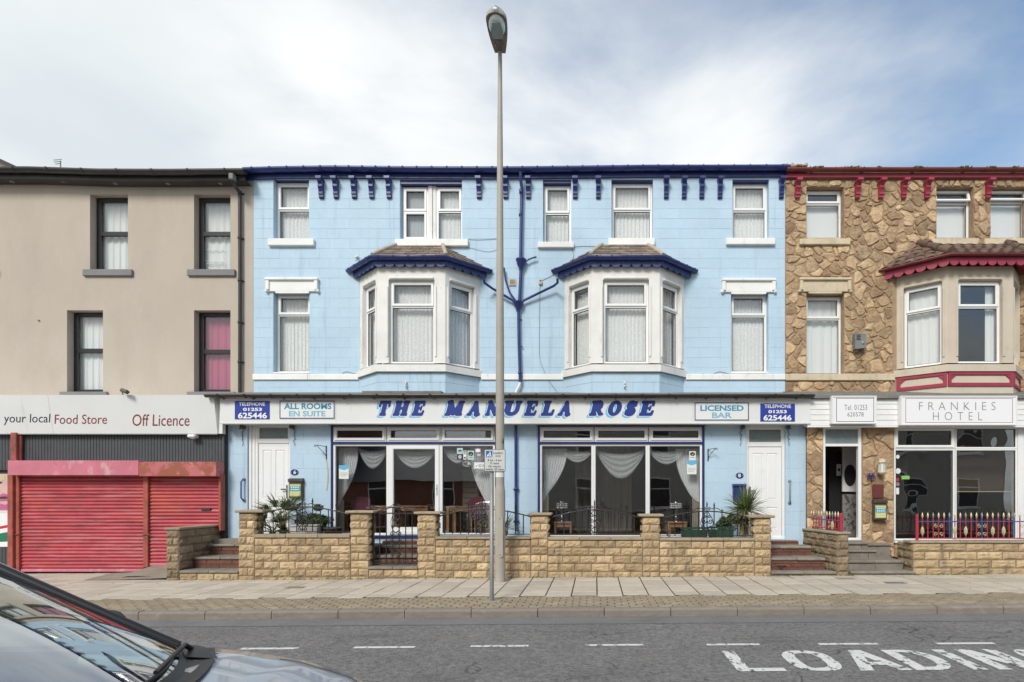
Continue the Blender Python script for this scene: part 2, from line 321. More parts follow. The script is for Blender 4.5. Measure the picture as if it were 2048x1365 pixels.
def glass(name, refl=.10, tint=(.93, .95, .94), rough=0.0, wav=0.0):
    m = bpy.data.materials.new(name); m.use_nodes = True; t = m.node_tree; n = t.nodes; l = t.links; n.clear()
    o = n.new('ShaderNodeOutputMaterial'); mx = n.new('ShaderNodeMixShader'); tr = n.new('ShaderNodeBsdfTransparent'); gl = n.new('ShaderNodeBsdfGlossy')
    tr.inputs[0].default_value = (*tint, 1); gl.inputs['Roughness'].default_value = rough; gl.inputs[0].default_value = (.95, .97, 1, 1)
    g0 = n.new('ShaderNodeNewGeometry'); dt = n.new('ShaderNodeVectorMath'); dt.operation = 'DOT_PRODUCT'; l.new(g0.outputs['Normal'], dt.inputs[0]); l.new(g0.outputs['Incoming'], dt.inputs[1])
    ab = n.new('ShaderNodeMath'); ab.operation = 'ABSOLUTE'; l.new(dt.outputs['Value'], ab.inputs[0])
    om = n.new('ShaderNodeMath'); om.operation = 'SUBTRACT'; om.inputs[0].default_value = 1; l.new(ab.outputs[0], om.inputs[1])
    pw = n.new('ShaderNodeMath'); pw.operation = 'POWER'; l.new(om.outputs[0], pw.inputs[0]); pw.inputs[1].default_value = 5
    mr = n.new('ShaderNodeMapRange'); l.new(pw.outputs[0], mr.inputs[0]); mr.inputs[3].default_value = refl; mr.inputs[4].default_value = 1
    l.new(mr.outputs[0], mx.inputs[0]); l.new(tr.outputs[0], mx.inputs[1]); l.new(gl.outputs[0], mx.inputs[2]); l.new(mx.outputs[0], o.inputs[0])
    if wav:
        g = n.new('ShaderNodeNewGeometry'); q = n.new('ShaderNodeTexNoise'); q.inputs['Scale'].default_value = 1.4; q.inputs['Detail'].default_value = 1
        b = n.new('ShaderNodeBump'); b.inputs['Strength'].default_value = wav; b.inputs['Distance'].default_value = .05
        l.new(g.outputs['Position'], q.inputs[0]); l.new(q.outputs[0], b.inputs['Height']); l.new(b.outputs[0], gl.inputs['Normal'])
    return m
M['glass'] = glass('window glass', .065, (.985, .992, .99), 0, .05)
M['shopglass'] = glass('shop window glass', .12, (.97, .98, .975), 0, .05)
M['wavyglass'] = glass('bowed shop window glass', .11, (.93, .94, .93), 0, .30)
M['carglass'] = glass('car windscreen glass', .46, (.62, .74, .72), 0)
def fabric(name, col, alpha=.8, trans=.4, lace=0., fold=0.):
    m = bpy.data.materials.new(name); m.use_nodes = True; t = m.node_tree; n = t.nodes; l = t.links; n.clear()
    o = n.new('ShaderNodeOutputMaterial'); mx = n.new('ShaderNodeMixShader'); tr = n.new('ShaderNodeBsdfTransparent')
    df = n.new('ShaderNodeBsdfDiffuse'); tl = n.new('ShaderNodeBsdfTranslucent'); m2 = n.new('ShaderNodeMixShader')
    df.inputs[0].default_value = (*col, 1); tl.inputs[0].default_value = (*col, 1); m2.inputs[0].default_value = trans
    l.new(df.outputs[0], m2.inputs[1]); l.new(tl.outputs[0], m2.inputs[2]); l.new(tr.outputs[0], mx.inputs[1]); l.new(m2.outputs[0], mx.inputs[2]); l.new(mx.outputs[0], o.inputs[0])
    mx.inputs[0].default_value = alpha
    if lace:
        g = n.new('ShaderNodeNewGeometry'); q = n.new('ShaderNodeTexNoise'); q.inputs['Scale'].default_value = 30; q.inputs['Detail'].default_value = 1
        mr = n.new('ShaderNodeMapRange'); mr.inputs[1].default_value = .35; mr.inputs[2].default_value = .65; mr.inputs[3].default_value = alpha - lace; mr.inputs[4].default_value = min(1, alpha + lace)
        l.new(g.outputs['Position'], q.inputs[0]); l.new(q.outputs[0], mr.inputs[0]); l.new(mr.outputs[0], mx.inputs[0])
    return m
M['net'] = fabric('white net curtain', (.88, .88, .85), .92, .15, .07)
M['sheet'] = fabric('white curtain cloth', (.85, .86, .83), .97, .15)
M['pinkcloth'] = fabric('pink curtain cloth', (.55, .14, .24), .97, .2)
M['sheer'] = fabric('sheer white drape', (.92, .93, .94), .88, .15, .04)
M['swagcloth'] = fabric('thin sheer swag', (.85, .87, .88), .50, .2, .05)
M['greycloth'] = fabric('pale grey drape', (.55, .56, .56), .96, .2)
M['brownnet'] = fabric('beige tie-back cloth', (.5, .44, .36), .95, .2)

# asphalt
def asphalt():
    m = mat('worn asphalt', (.185, .174, .163), .85, .13, .8, 1.0, 45, fine=.34, bdist=.02,
            dirt=[((.42, .40, .36, .8), (.635, .665), 38, (1, 1, 1)), ((.035, .034, .034, .85), (.55, .66), 24, (1, 1, 1)), ((.25, .24, .23, .6), (.52, .66), 33, (1, 1, 1)), ((.075, .072, .07, .75), (.57, .72), .9, (.5, 2.0, 1)), ((.20, .195, .19, .5), (.56, .75), 1.1, (.3, 2.4, 1))])
    t = m.node_tree; n = t.nodes; l = t.links; p = n['Principled BSDF']
    g = n.new('ShaderNodeNewGeometry'); nz = n.new('ShaderNodeTexNoise'); nz.inputs['Scale'].default_value = 2.2; nz.inputs['Detail'].default_value = 5
    av = n.new('ShaderNodeMixRGB'); av.blend_type = 'ADD'; av.inputs[0].default_value = .55; l.new(g.outputs['Position'], nz.inputs[0]); l.new(g.outputs['Position'], av.inputs[1]); l.new(nz.outputs['Color'], av.inputs[2])
    vo = n.new('ShaderNodeTexVoronoi'); vo.feature = 'DISTANCE_TO_EDGE'; vo.inputs['Scale'].default_value = .9; l.new(av.outputs[0], vo.inputs[0])
    n2 = n.new('ShaderNodeTexNoise'); n2.inputs['Scale'].default_value = .7; l.new(g.outputs['Position'], n2.inputs[0])
    mr = n.new('ShaderNodeMapRange'); l.new(vo.outputs[0], mr.inputs[0]); mr.inputs[1].default_value = 0.0; mr.inputs[2].default_value = .012; mr.inputs[3].default_value = .85; mr.inputs[4].default_value = 0
    mr2 = n.new('ShaderNodeMapRange'); l.new(n2.outputs[0], mr2.inputs[0]); mr2.inputs[1].default_value = .5; mr2.inputs[2].default_value = .6
    mu = n.new('ShaderNodeMath'); mu.operation = 'MULTIPLY'; l.new(mr.outputs[0], mu.inputs[0]); l.new(mr2.outputs[0], mu.inputs[1])
    src = p.inputs['Base Color'].links[0].from_socket; mx = n.new('ShaderNodeMixRGB'); mx.inputs[2].default_value = (.02, .02, .02, 1)
    l.new(mu.outputs[0], mx.inputs[0]); l.new(src, mx.inputs[1]); l.new(mx.outputs[0], p.inputs['Base Color'])
    return m
M['asphalt'] = asphalt()
# block joints a paler/darker shade of the same paint are real grooves; rust streak colour
M['rust'] = mat('rust', (.20, .08, .03), .8, .3, 20)

# ---------------------------------------------------------------- lettering
_txt = {}
def text_mesh(body, shear=0., bold=0., space=1.):
    key = (body, shear, bold, space)
    if key in _txt: return _txt[key]
    cu = bpy.data.curves.new('lettering', 'FONT'); cu.body = body; cu.shear = shear; cu.offset = bold; cu.space_character = space; cu.size = 1; cu.resolution_u = 3
    o = bpy.data.objects.new('lettering', cu); C.objects.link(o)
    dg = bpy.context.evaluated_depsgraph_get(); ev = o.evaluated_get(dg); me = ev.to_mesh()
    v = np.array([tuple(x.co) for x in me.vertices]); f = [list(p.vertices) for p in me.polygons]
    ev.to_mesh_clear(); bpy.data.objects.remove(o); bpy.data.curves.remove(cu)
    v[:, :2] -= v[:, :2].min(0); v[:, :2] /= v[:, :2].max(0)
    _txt[key] = (v, f); return v, f
def letters(body, px0, px1, py0, py1, Y, material, parent, shear=0., bold=0., space=1., name='lettering', th=.0012, mx=None):
    v, f = text_mesh(body, shear, bold, space)
    x0, x1, z0, z1 = PX(px0, Y), PX(px1, Y), PZ(py1, Y), PZ(py0, Y)
    mb = MB(mx)
    mb.add([(x0 + a * (x1 - x0), Y - th, z0 + b * (z1 - z0)) for a, b, _ in v], f)
    return mb.build(name, material, parent)
def mask_mesh(mb, mask, x0, z0, dx, dz, y, lvl=.5):     # marching squares over a 2-D numpy field -> flat polygons
    H, W = mask.shape
    for j in range(H - 1):
        for i in range(W - 1):
            c = [mask[j, i], mask[j, i + 1], mask[j + 1, i + 1], mask[j + 1, i]]
            b = [q > lvl for q in c]
            if not any(b): continue
            pos = [(i, j), (i + 1, j), (i + 1, j + 1), (i, j + 1)]; poly = []
            for k in range(4):
                k2 = (k + 1) % 4
                if b[k]: poly.append(pos[k])
                if b[k] != b[k2]:
                    t = (lvl - c[k]) / (c[k2] - c[k]); poly.append((pos[k][0] + t * (pos[k2][0] - pos[k][0]), pos[k][1] + t * (pos[k2][1] - pos[k][1])))
            mb.add([(x0 + u * dx, y, z0 + v * dz) for u, v in poly], [tuple(range(len(poly)))])
def blur(a, n):
    for _ in range(n):
        a = (np.roll(a, 1, 0) + np.roll(a, -1, 0) + 2 * a) / 4; a = (np.roll(a, 1, 1) + np.roll(a, -1, 1) + 2 * a) / 4
    return a
def glyph(ch, res=44, pad=8):
    """a fat rounded slab-serif capital, drawn as strokes on a grid and softened"""
    G = {'T': 1.02, 'H': 1.12, 'E': .96, 'M': 1.3, 'A': 1.12, 'N': 1.1, 'U': 1.08, 'L': .94, 'R': 1.08, 'O': 1.02, 'S': .9}
    W = G[ch]; h = res; wpx = int(W * res)
    yy, xx = np.mgrid[0:h + 2 * pad, 0:wpx + 2 * pad]; X = (xx - pad) / res; Y = (yy - pad) / res
    m = np.zeros(X.shape)
    def rect(x0, y0, x1, y1): m[(X >= x0) & (X <= x1) & (Y >= y0) & (Y <= y1)] = 1
    def seg(x0, y0, x1, y1, r):
        dx, dy = x1 - x0, y1 - y0; t = np.clip(((X - x0) * dx + (Y - y0) * dy) / (dx * dx + dy * dy), 0, 1)
        m[((X - x0 - t * dx) ** 2 + (Y - y0 - t * dy) ** 2) <= r * r] = 1
    def ell(cx, cy, a, b, v=1): m[((X - cx) / a) ** 2 + ((Y - cy) / b) ** 2 <= 1] = v
    def arc(cx, cy, a, b, r, t0, t1):
        for k in range(24):
            p = R(t0 + (t1 - t0) * k / 24); q = R(t0 + (t1 - t0) * (k + 1) / 24)
            seg(cx + a * math.cos(p), cy + b * math.sin(p), cx + a * math.cos(q), cy + b * math.sin(q), r)
    sw, sf, ov = .38, .15, .09      # stem, serif height, overhang
    if ch == 'T':
        c = W / 2; rect(c - sw / 2, 0, c + sw / 2, 1); rect(c - .27, 0, c + .27, sf); rect(.04, 1 - .17, W - .04, 1); seg(.12, .88, .10, .66, .09); seg(W - .12, .88, W - .10, .66, .09)
    if ch == 'H':
        for x in (.27, W - .27): rect(x - sw / 2, 0, x + sw / 2, 1); rect(x - .25, 0, x + .25, sf); rect(x - .25, 1 - sf, x + .25, 1)
        rect(.2, .42, W - .2, .57)
    if ch == 'E':
        rect(.08, 0, .46, 1); rect(0, 0, W - .05, .18); rect(0, .84, W - .08, 1); seg(W - .11, .1, W - .07, .28, .085); seg(W - .14, .92, W - .12, .72, .085); rect(.3, .44, .66, .56); seg(.66, .38, .66, .62, .065)
    if ch == 'L':
        rect(.10, 0, .48, 1); rect(0, 0, W - .05, .18); rect(0, 1 - sf, .55, 1); seg(W - .11, .1, W - .07, .34, .09)
    if ch == 'M':
        rect(.08, 0, .32, 1); rect(W - .44, 0, W - .06, 1); rect(0, 0, .42, sf); rect(W - .48, 0, W, sf); rect(0, 1 - sf, .34, 1); rect(W - .34, 1 - sf, W, 1)
        seg(.26, .92, W / 2 - .02,   .16, .16); seg(W / 2, .14, W - .3, .9, .12)
    if ch == 'N':
        rect(.08, 0, .32, 1); rect(W - .32, 0, W - .08, 1); rect(0, 0, .40, sf); rect(0, 1 - sf, .34, 1); rect(W - .42, 1 - sf, W, 1); seg(.24, .88, W - .22, .13, .17)
    if ch == 'A':
        seg(W / 2 + .0, .88, .24, .1, .12); seg(W / 2, .82, W - .27, .1, .19); rect(0, 0, .40, sf); rect(W - .50, 0, W, sf); rect(.3, .28, W - .3, .40)
    if ch == 'U':
        rect(.08, .3, .44, 1); rect(W - .34, .3, W - .10, 1); rect(0, 1 - sf, .52, 1); rect(W - .42, 1 - sf, W, 1); arc(.54, .34, .30, .24, .12, 180, 360); seg(.26, .3, .4, .14, .12)
    if ch == 'R':
        rect(.10, 0, .47, 1); rect(0, 0, .56, sf); rect(0, 1 - sf, .55, 1); arc(.54, .70, .24, .19, .15, -90, 90); rect(.3, .42, .56, .56); seg(.58, .46, .84, .12, .135); seg(.84, .09, W - .06, .09, .075)
    if ch == 'O':
        ell(W / 2, .5, .51, .52); ell(W / 2, .5, .15, .33, 0)
    if ch == 'S':
        arc(.44, .70, .24, .19, .135, 20, 270); arc(.44, .28, .26, .18, .145, -160, 90); seg(.40, .56, .60, .42, .13); seg(.12, .10, .11, .34, .075); seg(W - .13, .68, W - .12, .92, .075)
    return blur(m, 5)
# ================================================================ SETTING: road, pavement, kerb
YG, YU, YW, YK = 11.91, 12.90, 10.67, 7.72     # ground floor front, upper front, garden wall front, kerb face
XL, XR = -19.0, 17.0
mb = MB()
def rz(x, y): return ROAD + GZ(x)
def strip(mb, x0, x1, y0, y1, zf, nx=24):
    for i in range(nx):
        a, b = x0 + (x1 - x0) * i / nx, x0 + (x1 - x0) * (i + 1) / nx
        mb.quad((a, y0, zf(a)), (b, y0, zf(b)), (b, y1, zf(b)), (a, y1, zf(a)))
strip(mb, XL - 40, XR + 40, .75, YK + .05, lambda x: ROAD + GZ(x))
tagp(mb.build('road', M['asphalt']), kind='structure')
mb = MB(); strip(mb, XL - 40, XR + 40, -30, 60, lambda x: ROAD - .25 + GZ(x) - .6 * (abs(x) > 20)); tagp(mb.build('ground', M['bed']), kind='structure')
# channel: a lighter strip of asphalt along the kerb
mb = MB(); strip(mb, XL, XR, YK - .42, YK, lambda x: ROAD + GZ(x) + .004); tagp(mb.build('road_channel', mat('gritty channel', (.175, .168, .16), .9, .12, 2, .6, 60, fine=.16, dirt=((.09, .085, .08, .6), (.55, .75), 2, (.4, 3, 1)))), kind='structure')

# kerb stones
kerb = thing('kerb', None, None, (0, YK, GZ(0))); kerb['kind'] = 'structure'
k_px = 1164.0
kx0 = PX(1076, YK); kp = .918
i0 = int((XL - kx0) / kp) - 1
for i in range(i0, int((XR - kx0) / kp) + 2):
    x0 = kx0 + i * kp; x1 = x0 + kp - .010
    z0, z1 = GZ(x0), GZ(x1); b = MB(); dz = random.uniform(-.003, .003)
    prof = [(YK + .125, -.2), (YK, -.2), (YK, -.030), (YK + .012, -.008), (YK + .03, 0), (YK + .125, 0)]
    n = len(prof)
    vs = [(x0, y, z + z0 + dz) for y, z in prof] + [(x1, y, z + z1 + dz) for y, z in prof]
    b.add(vs, [tuple(range(n))[::-1], tuple(range(n, 2 * n))] + [(j, (j + 1) % n, (j + 1) % n + n, j + n) for j in range(n)])
    b.build('kerb_stone', M['kerb'], kerb)

# pavement bed, pavers and slabs
pav = thing('pavement', None, None, (0, 9, GZ(0))); pav['kind'] = 'structure'
mb = MB(); strip(mb, XL, XR, YK + .12, 12.2, lambda x: GZ(x) - .012); mb.build('bedding', M['bed'], pav)
rows = 9; py0 = YK + .13; pd = .103; pw = .203
stuff = MB()
cnt = 0
paver = MB(); paver.bev(-pw / 2 + .008, pw / 2 - .008, -pd / 2 + .008, pd / 2 - .008, -.05, 0, .006); pme = paver.build('paver', M['paver'], mesh_only=True)
slabW = .405
PAVEND = []      # per slab column where the slabs begin
for c in range(int((XR - XL) / slabW) + 1):
    PAVEND.append(py0 + pd * (8 if c % 2 else 9.0) )
for r in range(rows):
    yc = py0 + pd * (r + .5)
    nx = int((XR - XL) / pw)
    for i in range(nx):
        x = XL + (i + (.5 if r % 2 else 0)) * pw + pw / 2
        if r == 8:
            ci = int((x - XL) / slabW)
            if ci >= len(PAVEND) or PAVEND[ci] < yc + .03: continue
        z = GZ(x) + random.uniform(-.002, .0015)
        if r < 4 and cnt < 299 and -8.2 < x < 7.3:
            inst('paver', pme, (x, yc, z), pav, rotz=random.uniform(-.006, .006)); cnt += 1
        else:
            a = pw / 2 - .008; d = pd / 2 - .008
            stuff.bev(x - a, x + a, yc - d, yc + d, z - .05, z, .004)
o = stuff.build('paver', M['paver'], pav); o['kind'] = 'stuff'
cnt = 0; far = MB()
for c in range(int((XR - XL) / slabW)):
    x0 = XL + c * slabW; y = PAVEND[c]; rowi = 0
    yend = YW + .12 if PX(333, YW) < x0 < 15 else 11.78
    first = .42 if c % 2 else .30
    while y < yend - .02:
        d = first if rowi == 0 else .605
        y1 = min(y + d, yend)
        if y1 - y > .04:
            z = GZ(x0 + .2) + random.uniform(-.003, .003)
            b = MB(); b.bev(x0 + .009, x0 + slabW - .009, y + .017, y1 - .017, z - .05, z, .006)
            if -11.6 < x0 < 8.6 and cnt < 295: b.build('paving_slab', M['slab'], pav); cnt += 1
            else: far.bev(x0 + .006, x0 + slabW - .006, y + .012, y1 - .012, z - .05, z, .006)
        y = y1; rowi += 1
o = far.build('paving_slab', M['slab'], pav); o['kind'] = 'stuff'
# access covers set in the pavement
for k, (px, py, w_, d_) in enumerate(((1692, 1166, .32, .2), (1790, 1175, .36, .16), (590, 1176, .3, .2))):
    Yc = EYE * F / (py - CY); x = PX(px, Yc); z = GZ(x) + .006
    b = MB(); b.ring(0, 1, 0, 1, .1, 0, 1); b = MB()
    b.box(x - w_ / 2, x + w_ / 2, Yc - d_ / 2, Yc + d_ / 2, z - .03, z); 
    for q in range(5): b.box(x - w_ / 2 + .03 + q * .055, x - w_ / 2 + .055 + q * .055, Yc - d_ / 2 + .02, Yc + d_ / 2 - .02, z + .0, z + .004)
    o = b.build('access_cover', M['concrete'] if k != 1 else M['steel'])
    tagp(o, ['small square service cover in the pavement before the steps of the stone hotel', 'dark iron grating in the pavement in front of the brown garden wall', 'small brick-edged service cover in the pavement left of the gate'][k], 'cover')
# concrete ramp before the right shutter
mb = MB()
x0, x1 = PX(200, 11.2), PX(330, 10.9)
def rampf(u, v):
    y = 10.72 + v * (11.76 - 10.72); xl = PX(165 + 60 * v, y) ; x = xl + (PX(333, YW) - .02 - xl) * u
    return (x, y, GZ(x) + .003 + .135 * (u ** 1.6) * (.25 + .75 * v))
mb.grid(rampf, 12, 8); tagp(mb.build('concrete_ramp', M['concrete']), kind='structure')
mb = MB(); mb.grid(lambda u, v: (PX(300, 11.7) + u * (PX(448, 11.7) - PX(300, 11.7)), 10.95 + .82 * v, GZ(-8) + .138 * (.25 + .75 * v)), 4, 4)
tagp(mb.build('concrete_apron', M['concrete']), kind='structure')

# painted bay dashes and the word LOADING
ZM = .004
def road_poly(b, pts): b.add([(x, y, ROAD + GZ(x) + ZM) for x, y in pts], [tuple(range(len(pts)))])
for k, (a, c, py) in enumerate(((482, 597, 1298), (708, 830, 1295.5), (941, 1057, 1293), (1170, 1287, 1291), (1413, 1519, 1290), (1637, 1756, 1289), (1872, 1988, 1288), (2105, 2222, 1287))):
    x = PX((a + c) / 2, 6); h = EYE - ROAD - GZ(x); Yc = h * F / (py - CY)
    b = MB(); xa, xb = PX(a, Yc), PX(c, Yc)
    road_poly(b, [(xa, Yc - .035), (xb, Yc - .035), (xb, Yc + .035), (xa, Yc + .035)])
    tagp(b.build('dash_marking', M['marking']), kind='structure')
def road_mark(ch, x0, x1, y0=5.30, y1=5.99):
    x0 *= .968; x1 *= .968; W = x1 - x0; H = y1 - y0; s = .128; t = .10; b = MB(); z = [0.]
    def q(*pts):
        b.add([(x0 + u * W, y0 + v * H, ROAD + GZ(x0 + u * W) + ZM + z[0]) for u, v in pts], [tuple(range(len(pts)))]); z[0] += .0006
    su, tv = s / W, t / H
    if ch == 'L': q((0, tv), (su, tv), (su, 1), (0, 1)); q((0, 0), (1, 0), (1, tv), (0, tv))
    if ch == 'I': q((0, 0), (1, 0), (1, 1), (0, 1))
    if ch == 'A':
        q((0, 0), (su, 0), (.5 + su / 2, 1), (.5 - su / 2, 1)); q((1 - su, 0), (1, 0), (.5 + su / 2, 1), (.5 - su / 2, 1)); q((.22, .24), (.78, .24), (.74, .24 + tv), (.26, .24 + tv))
    if ch == 'N': q((0, 0), (su, 0), (su, 1), (0, 1)); q((1 - su, 0), (1, 0), (1, 1), (1 - su, 1)); q((1 - su * 1.15, 0), (1, 0), (su * 1.15, 1), (0, 1))
    if ch == 'D':
        q((0, 0), (su, 0), (su, 1), (0, 1)); n = 20; m_ = .45
        q((su, 0), (m_, 0), (m_, tv), (su, tv)); q((su, 1 - tv), (m_, 1 - tv), (m_, 1), (su, 1))
        for k in range(n):
            p = [-math.pi / 2 + math.pi * (k + j) / n for j in (0, 1)]
            pts = [(m_ + (1 - m_) * math.cos(t_), .5 + .5 * math.sin(t_)) for t_ in p] + [(m_ + (1 - m_ - su) * math.cos(t_), .5 + (.5 - tv) * math.sin(t_)) for t_ in p[::-1]]
            b.add([(x0 + u * W, y0 + v * H, ROAD + GZ(x0 + u * W) + ZM) for u, v in pts], [(0, 1, 2, 3)])
    if ch in 'OG':
        n = 36
        for k in range(n):
            a0, a1 = 2 * math.pi * k / n, 2 * math.pi * (k + 1) / n
            if ch == 'G' and (a0 < .5): continue
            def P(a, o):
                c, s_ = math.cos(a), math.sin(a); e = .72
                u = math.copysign(abs(c) ** e, c); v = math.copysign(abs(s_) ** e, s_)
                ru, rv = (.5, .5) if o else (.5 - su, .5 - tv)
                return (.5 + ru * u, .5 + rv * v)
            pts = [P(a0, 1), P(a1, 1), P(a1, 0), P(a0, 0)]
            b.add([(x0 + u * W, y0 + v * H, ROAD + GZ(x0 + u * W) + ZM) for u, v in pts], [(0, 1, 2, 3)])
        if ch == 'G': q((.55, .36), (1, .36), (1, .36 + tv), (.55, .36 + tv))
    return b
lm = thing('loading_marking', None, None, (3, 5.8, ROAD + GZ(3))); lm['kind'] = 'structure'
for ch, a, c in (('L', 1.40, 1.88), ('O', 1.99, 2.50), ('A', 2.60, 3.12), ('D', 3.15, 3.62), ('I', 3.71, 3.85), ('N', 3.96, 4.40), ('G', 4.52, 4.97)):
    road_mark(ch, a, c).build('painted_letter', M['marking'], lm)
# ================================================================ building helpers
def holed(mb, x0, x1, z0, z1, y, holes, depth, back=False):
    xs = sorted({x0, x1} | {h[0] for h in holes} | {h[1] for h in holes}); zs = sorted({z0, z1} | {h[2] for h in holes} | {h[3] for h in holes})
    xs = [x for x in xs if x0 <= x <= x1]; zs = [z for z in zs if z0 <= z <= z1]
    for i in range(len(xs) - 1):
        for j in range(len(zs) - 1):
            cx, cz = (xs[i] + xs[i + 1]) / 2, (zs[j] + zs[j + 1]) / 2
            if any(h[0] < cx < h[1] and h[2] < cz < h[3] for h in holes): continue
            mb.quad((xs[i], y, zs[j]), (xs[i + 1], y, zs[j]), (xs[i + 1], y, zs[j + 1]), (xs[i], y, zs[j + 1]))
    for a, b, c, d in holes:
        e = y + depth
        mb.quad((a, y, c), (a, y, d), (a, e, d), (a, e, c)); mb.quad((b, y, d), (b, y, c), (b, e, c), (b, e, d))
        mb.quad((a, y, d), (b, y, d), (b, e, d), (a, e, d)); mb.quad((b, y, c), (a, y, c), (a, e, c), (b, e, c))
def subtract(r, h):
    a, b, c, d = r; p, q, s_, t = h
    if b <= p or a >= q or d <= s_ or c >= t: return [r]
    o = []
    if a < p: o.append((a, p, c, d))
    if b > q: o.append((q, b, c, d))
    a2, b2 = max(a, p), min(b, q)
    if c < s_: o.append((a2, b2, c, s_))
    if d > t: o.append((a2, b2, t, d))
    return o
def block_face(parent, x0, x1, z0, z1, y, holes, bw, bh, material, limit, proud=.006, gap=.004, phase=0., name='block'):
    """painted blockwork: every block a slightly proud piece with chamfered edges and open joints"""
    rects = []; r = 0; z = z1
    while z > z0 + .02:
        za = max(z - bh, z0); x = x0 - (bw / 2 if r % 2 else 0) - phase
        while x < x1:
            pcs = [(max(x, x0), min(x + bw, x1), za, z)]
            for h in holes: pcs = [k for p in pcs for k in subtract(p, h)]
            rects += [p for p in pcs if p[1] - p[0] > .03 and p[3] - p[2] > .025]
            x += bw
        z -= bh; r += 1
    rects.sort(key=lambda p: -(p[1] - p[0]) * (p[3] - p[2]))
    st = MB()
    for k, (a, b, c, d) in enumerate(rects):
        mb = MB() if k < limit else st
        g = gap / 2; e = .003 + random.random() * .002; pr = proud + random.uniform(-.0012, .0012)
        A = [(a + g, c + g), (b - g, c + g), (b - g, d - g), (a + g, d - g)]
        B = [(a + g + e, c + g + e), (b - g - e, c + g + e), (b - g - e, d - g - e), (a + g + e, d - g - e)]
        mb.add([(u, y, v) for u, v in A] + [(u, y - pr, v) for u, v in B], [(4, 5, 6, 7)] + [(j, (j + 1) % 4, (j + 1) % 4 + 4, j + 4) for j in range(4)])
        if k < limit: mb.build(name, material, parent)
    if st.v:
        o = st.build(name, material, parent); o['kind'] = 'stuff'

def curtain(x0, x1, z0, z1, y, label, material, M_=None, folds=None, amp=.013, name='net_curtain', cat='curtain', part=None, seed=0):
    wd = x1 - x0; folds = folds or max(5, int(wd / .085)); rnd = random.Random(seed + int(abs(x0) * 100))
    ph = [rnd.uniform(0, 6.28) for _ in range(4)]
    def fn(u, v):
        x = x0 + u * wd; s_ = math.sin(u * folds * 6.283 + ph[0] + .5 * math.sin(u * 9 + ph[1])) + .45 * math.sin(u * folds * 14.1 + ph[2])
        return (x + .012 * math.sin(u * folds * 6.28 + ph[3]), y + amp * s_ * (.6 + .4 * (1 - v)), z0 + v * (z1 - z0))
    mb = MB(M_); mb.grid(fn, min(folds * 8, 120), 3)
    o = mb.build(name, material); tagp(o, label, cat, part)
    return o
def window(parent, x0, x1, z0, z1, y, transom=None, fmat='upvc', fw=.055, sash='top', M_=None, gm='glass', outer=.0, name='window', mull=None):
    """plastic window in its opening; x0..z1 is the clear opening in the wall, y the plane of the frame face"""
    tw = .045 if fmat == 'blackframe' else .025
    mb = MB(M_); mb.ring(x0, x1, z0, z1, fw, y, y + .07, .012)
    if transom: mb.box(x0 + fw, x1 - fw, y + .003, y + .066, transom - tw, transom + tw)
    fr = mb.build(name, M[fmat], parent)
    cells = [(z0 + fw, z1 - fw)] if not transom else [(z0 + fw, transom - tw), (transom + tw, z1 - fw)]
    for k, (a, b) in enumerate(cells):
        top = (k == len(cells) - 1)
        c, d = x0 + fw, x1 - fw
        if (top and sash in ('top', 'both')) or sash == 'both':
            s_ = MB(M_); o = .012; s_.ring(c - o, d + o, a - o, b + o, .052, y - .022, y + .05, .012)
            s_.build('sash', M[fmat], fr); i = .040
        else: i = .0
        g = MB(M_); g.ring(c + i, d - i, a + i, b - i, .009, y + .012, y + .03); g.build('window_seal', M['seal'], fr)
        p = MB(M_); p.box(c + i + .009, d - i - .009, y + .028, y + .034, a + i + .009, b - i - .009)
        p.build('pane', M[gm], fr)
    return fr
def dark_room(parent, x0, x1, y0, y1, z0, z1, material, name='room_interior', front=False):
    mb = MB()
    mb.quad((x0, y1, z0), (x1, y1, z0), (x1, y1, z1), (x0, y1, z1)); mb.quad((x0, y0, z0), (x0, y1, z0), (x0, y1, z1), (x0, y0, z1))
    mb.quad((x1, y0, z0), (x1, y1, z0), (x1, y1, z1), (x1, y0, z1)); mb.quad((x0, y0, z0), (x1, y0, z0), (x1, y1, z0), (x0, y1, z0)); mb.quad((x0, y0, z1), (x1, y0, z1), (x1, y1, z1), (x0, y1, z1))
    return mb.build(name, M[material], parent)
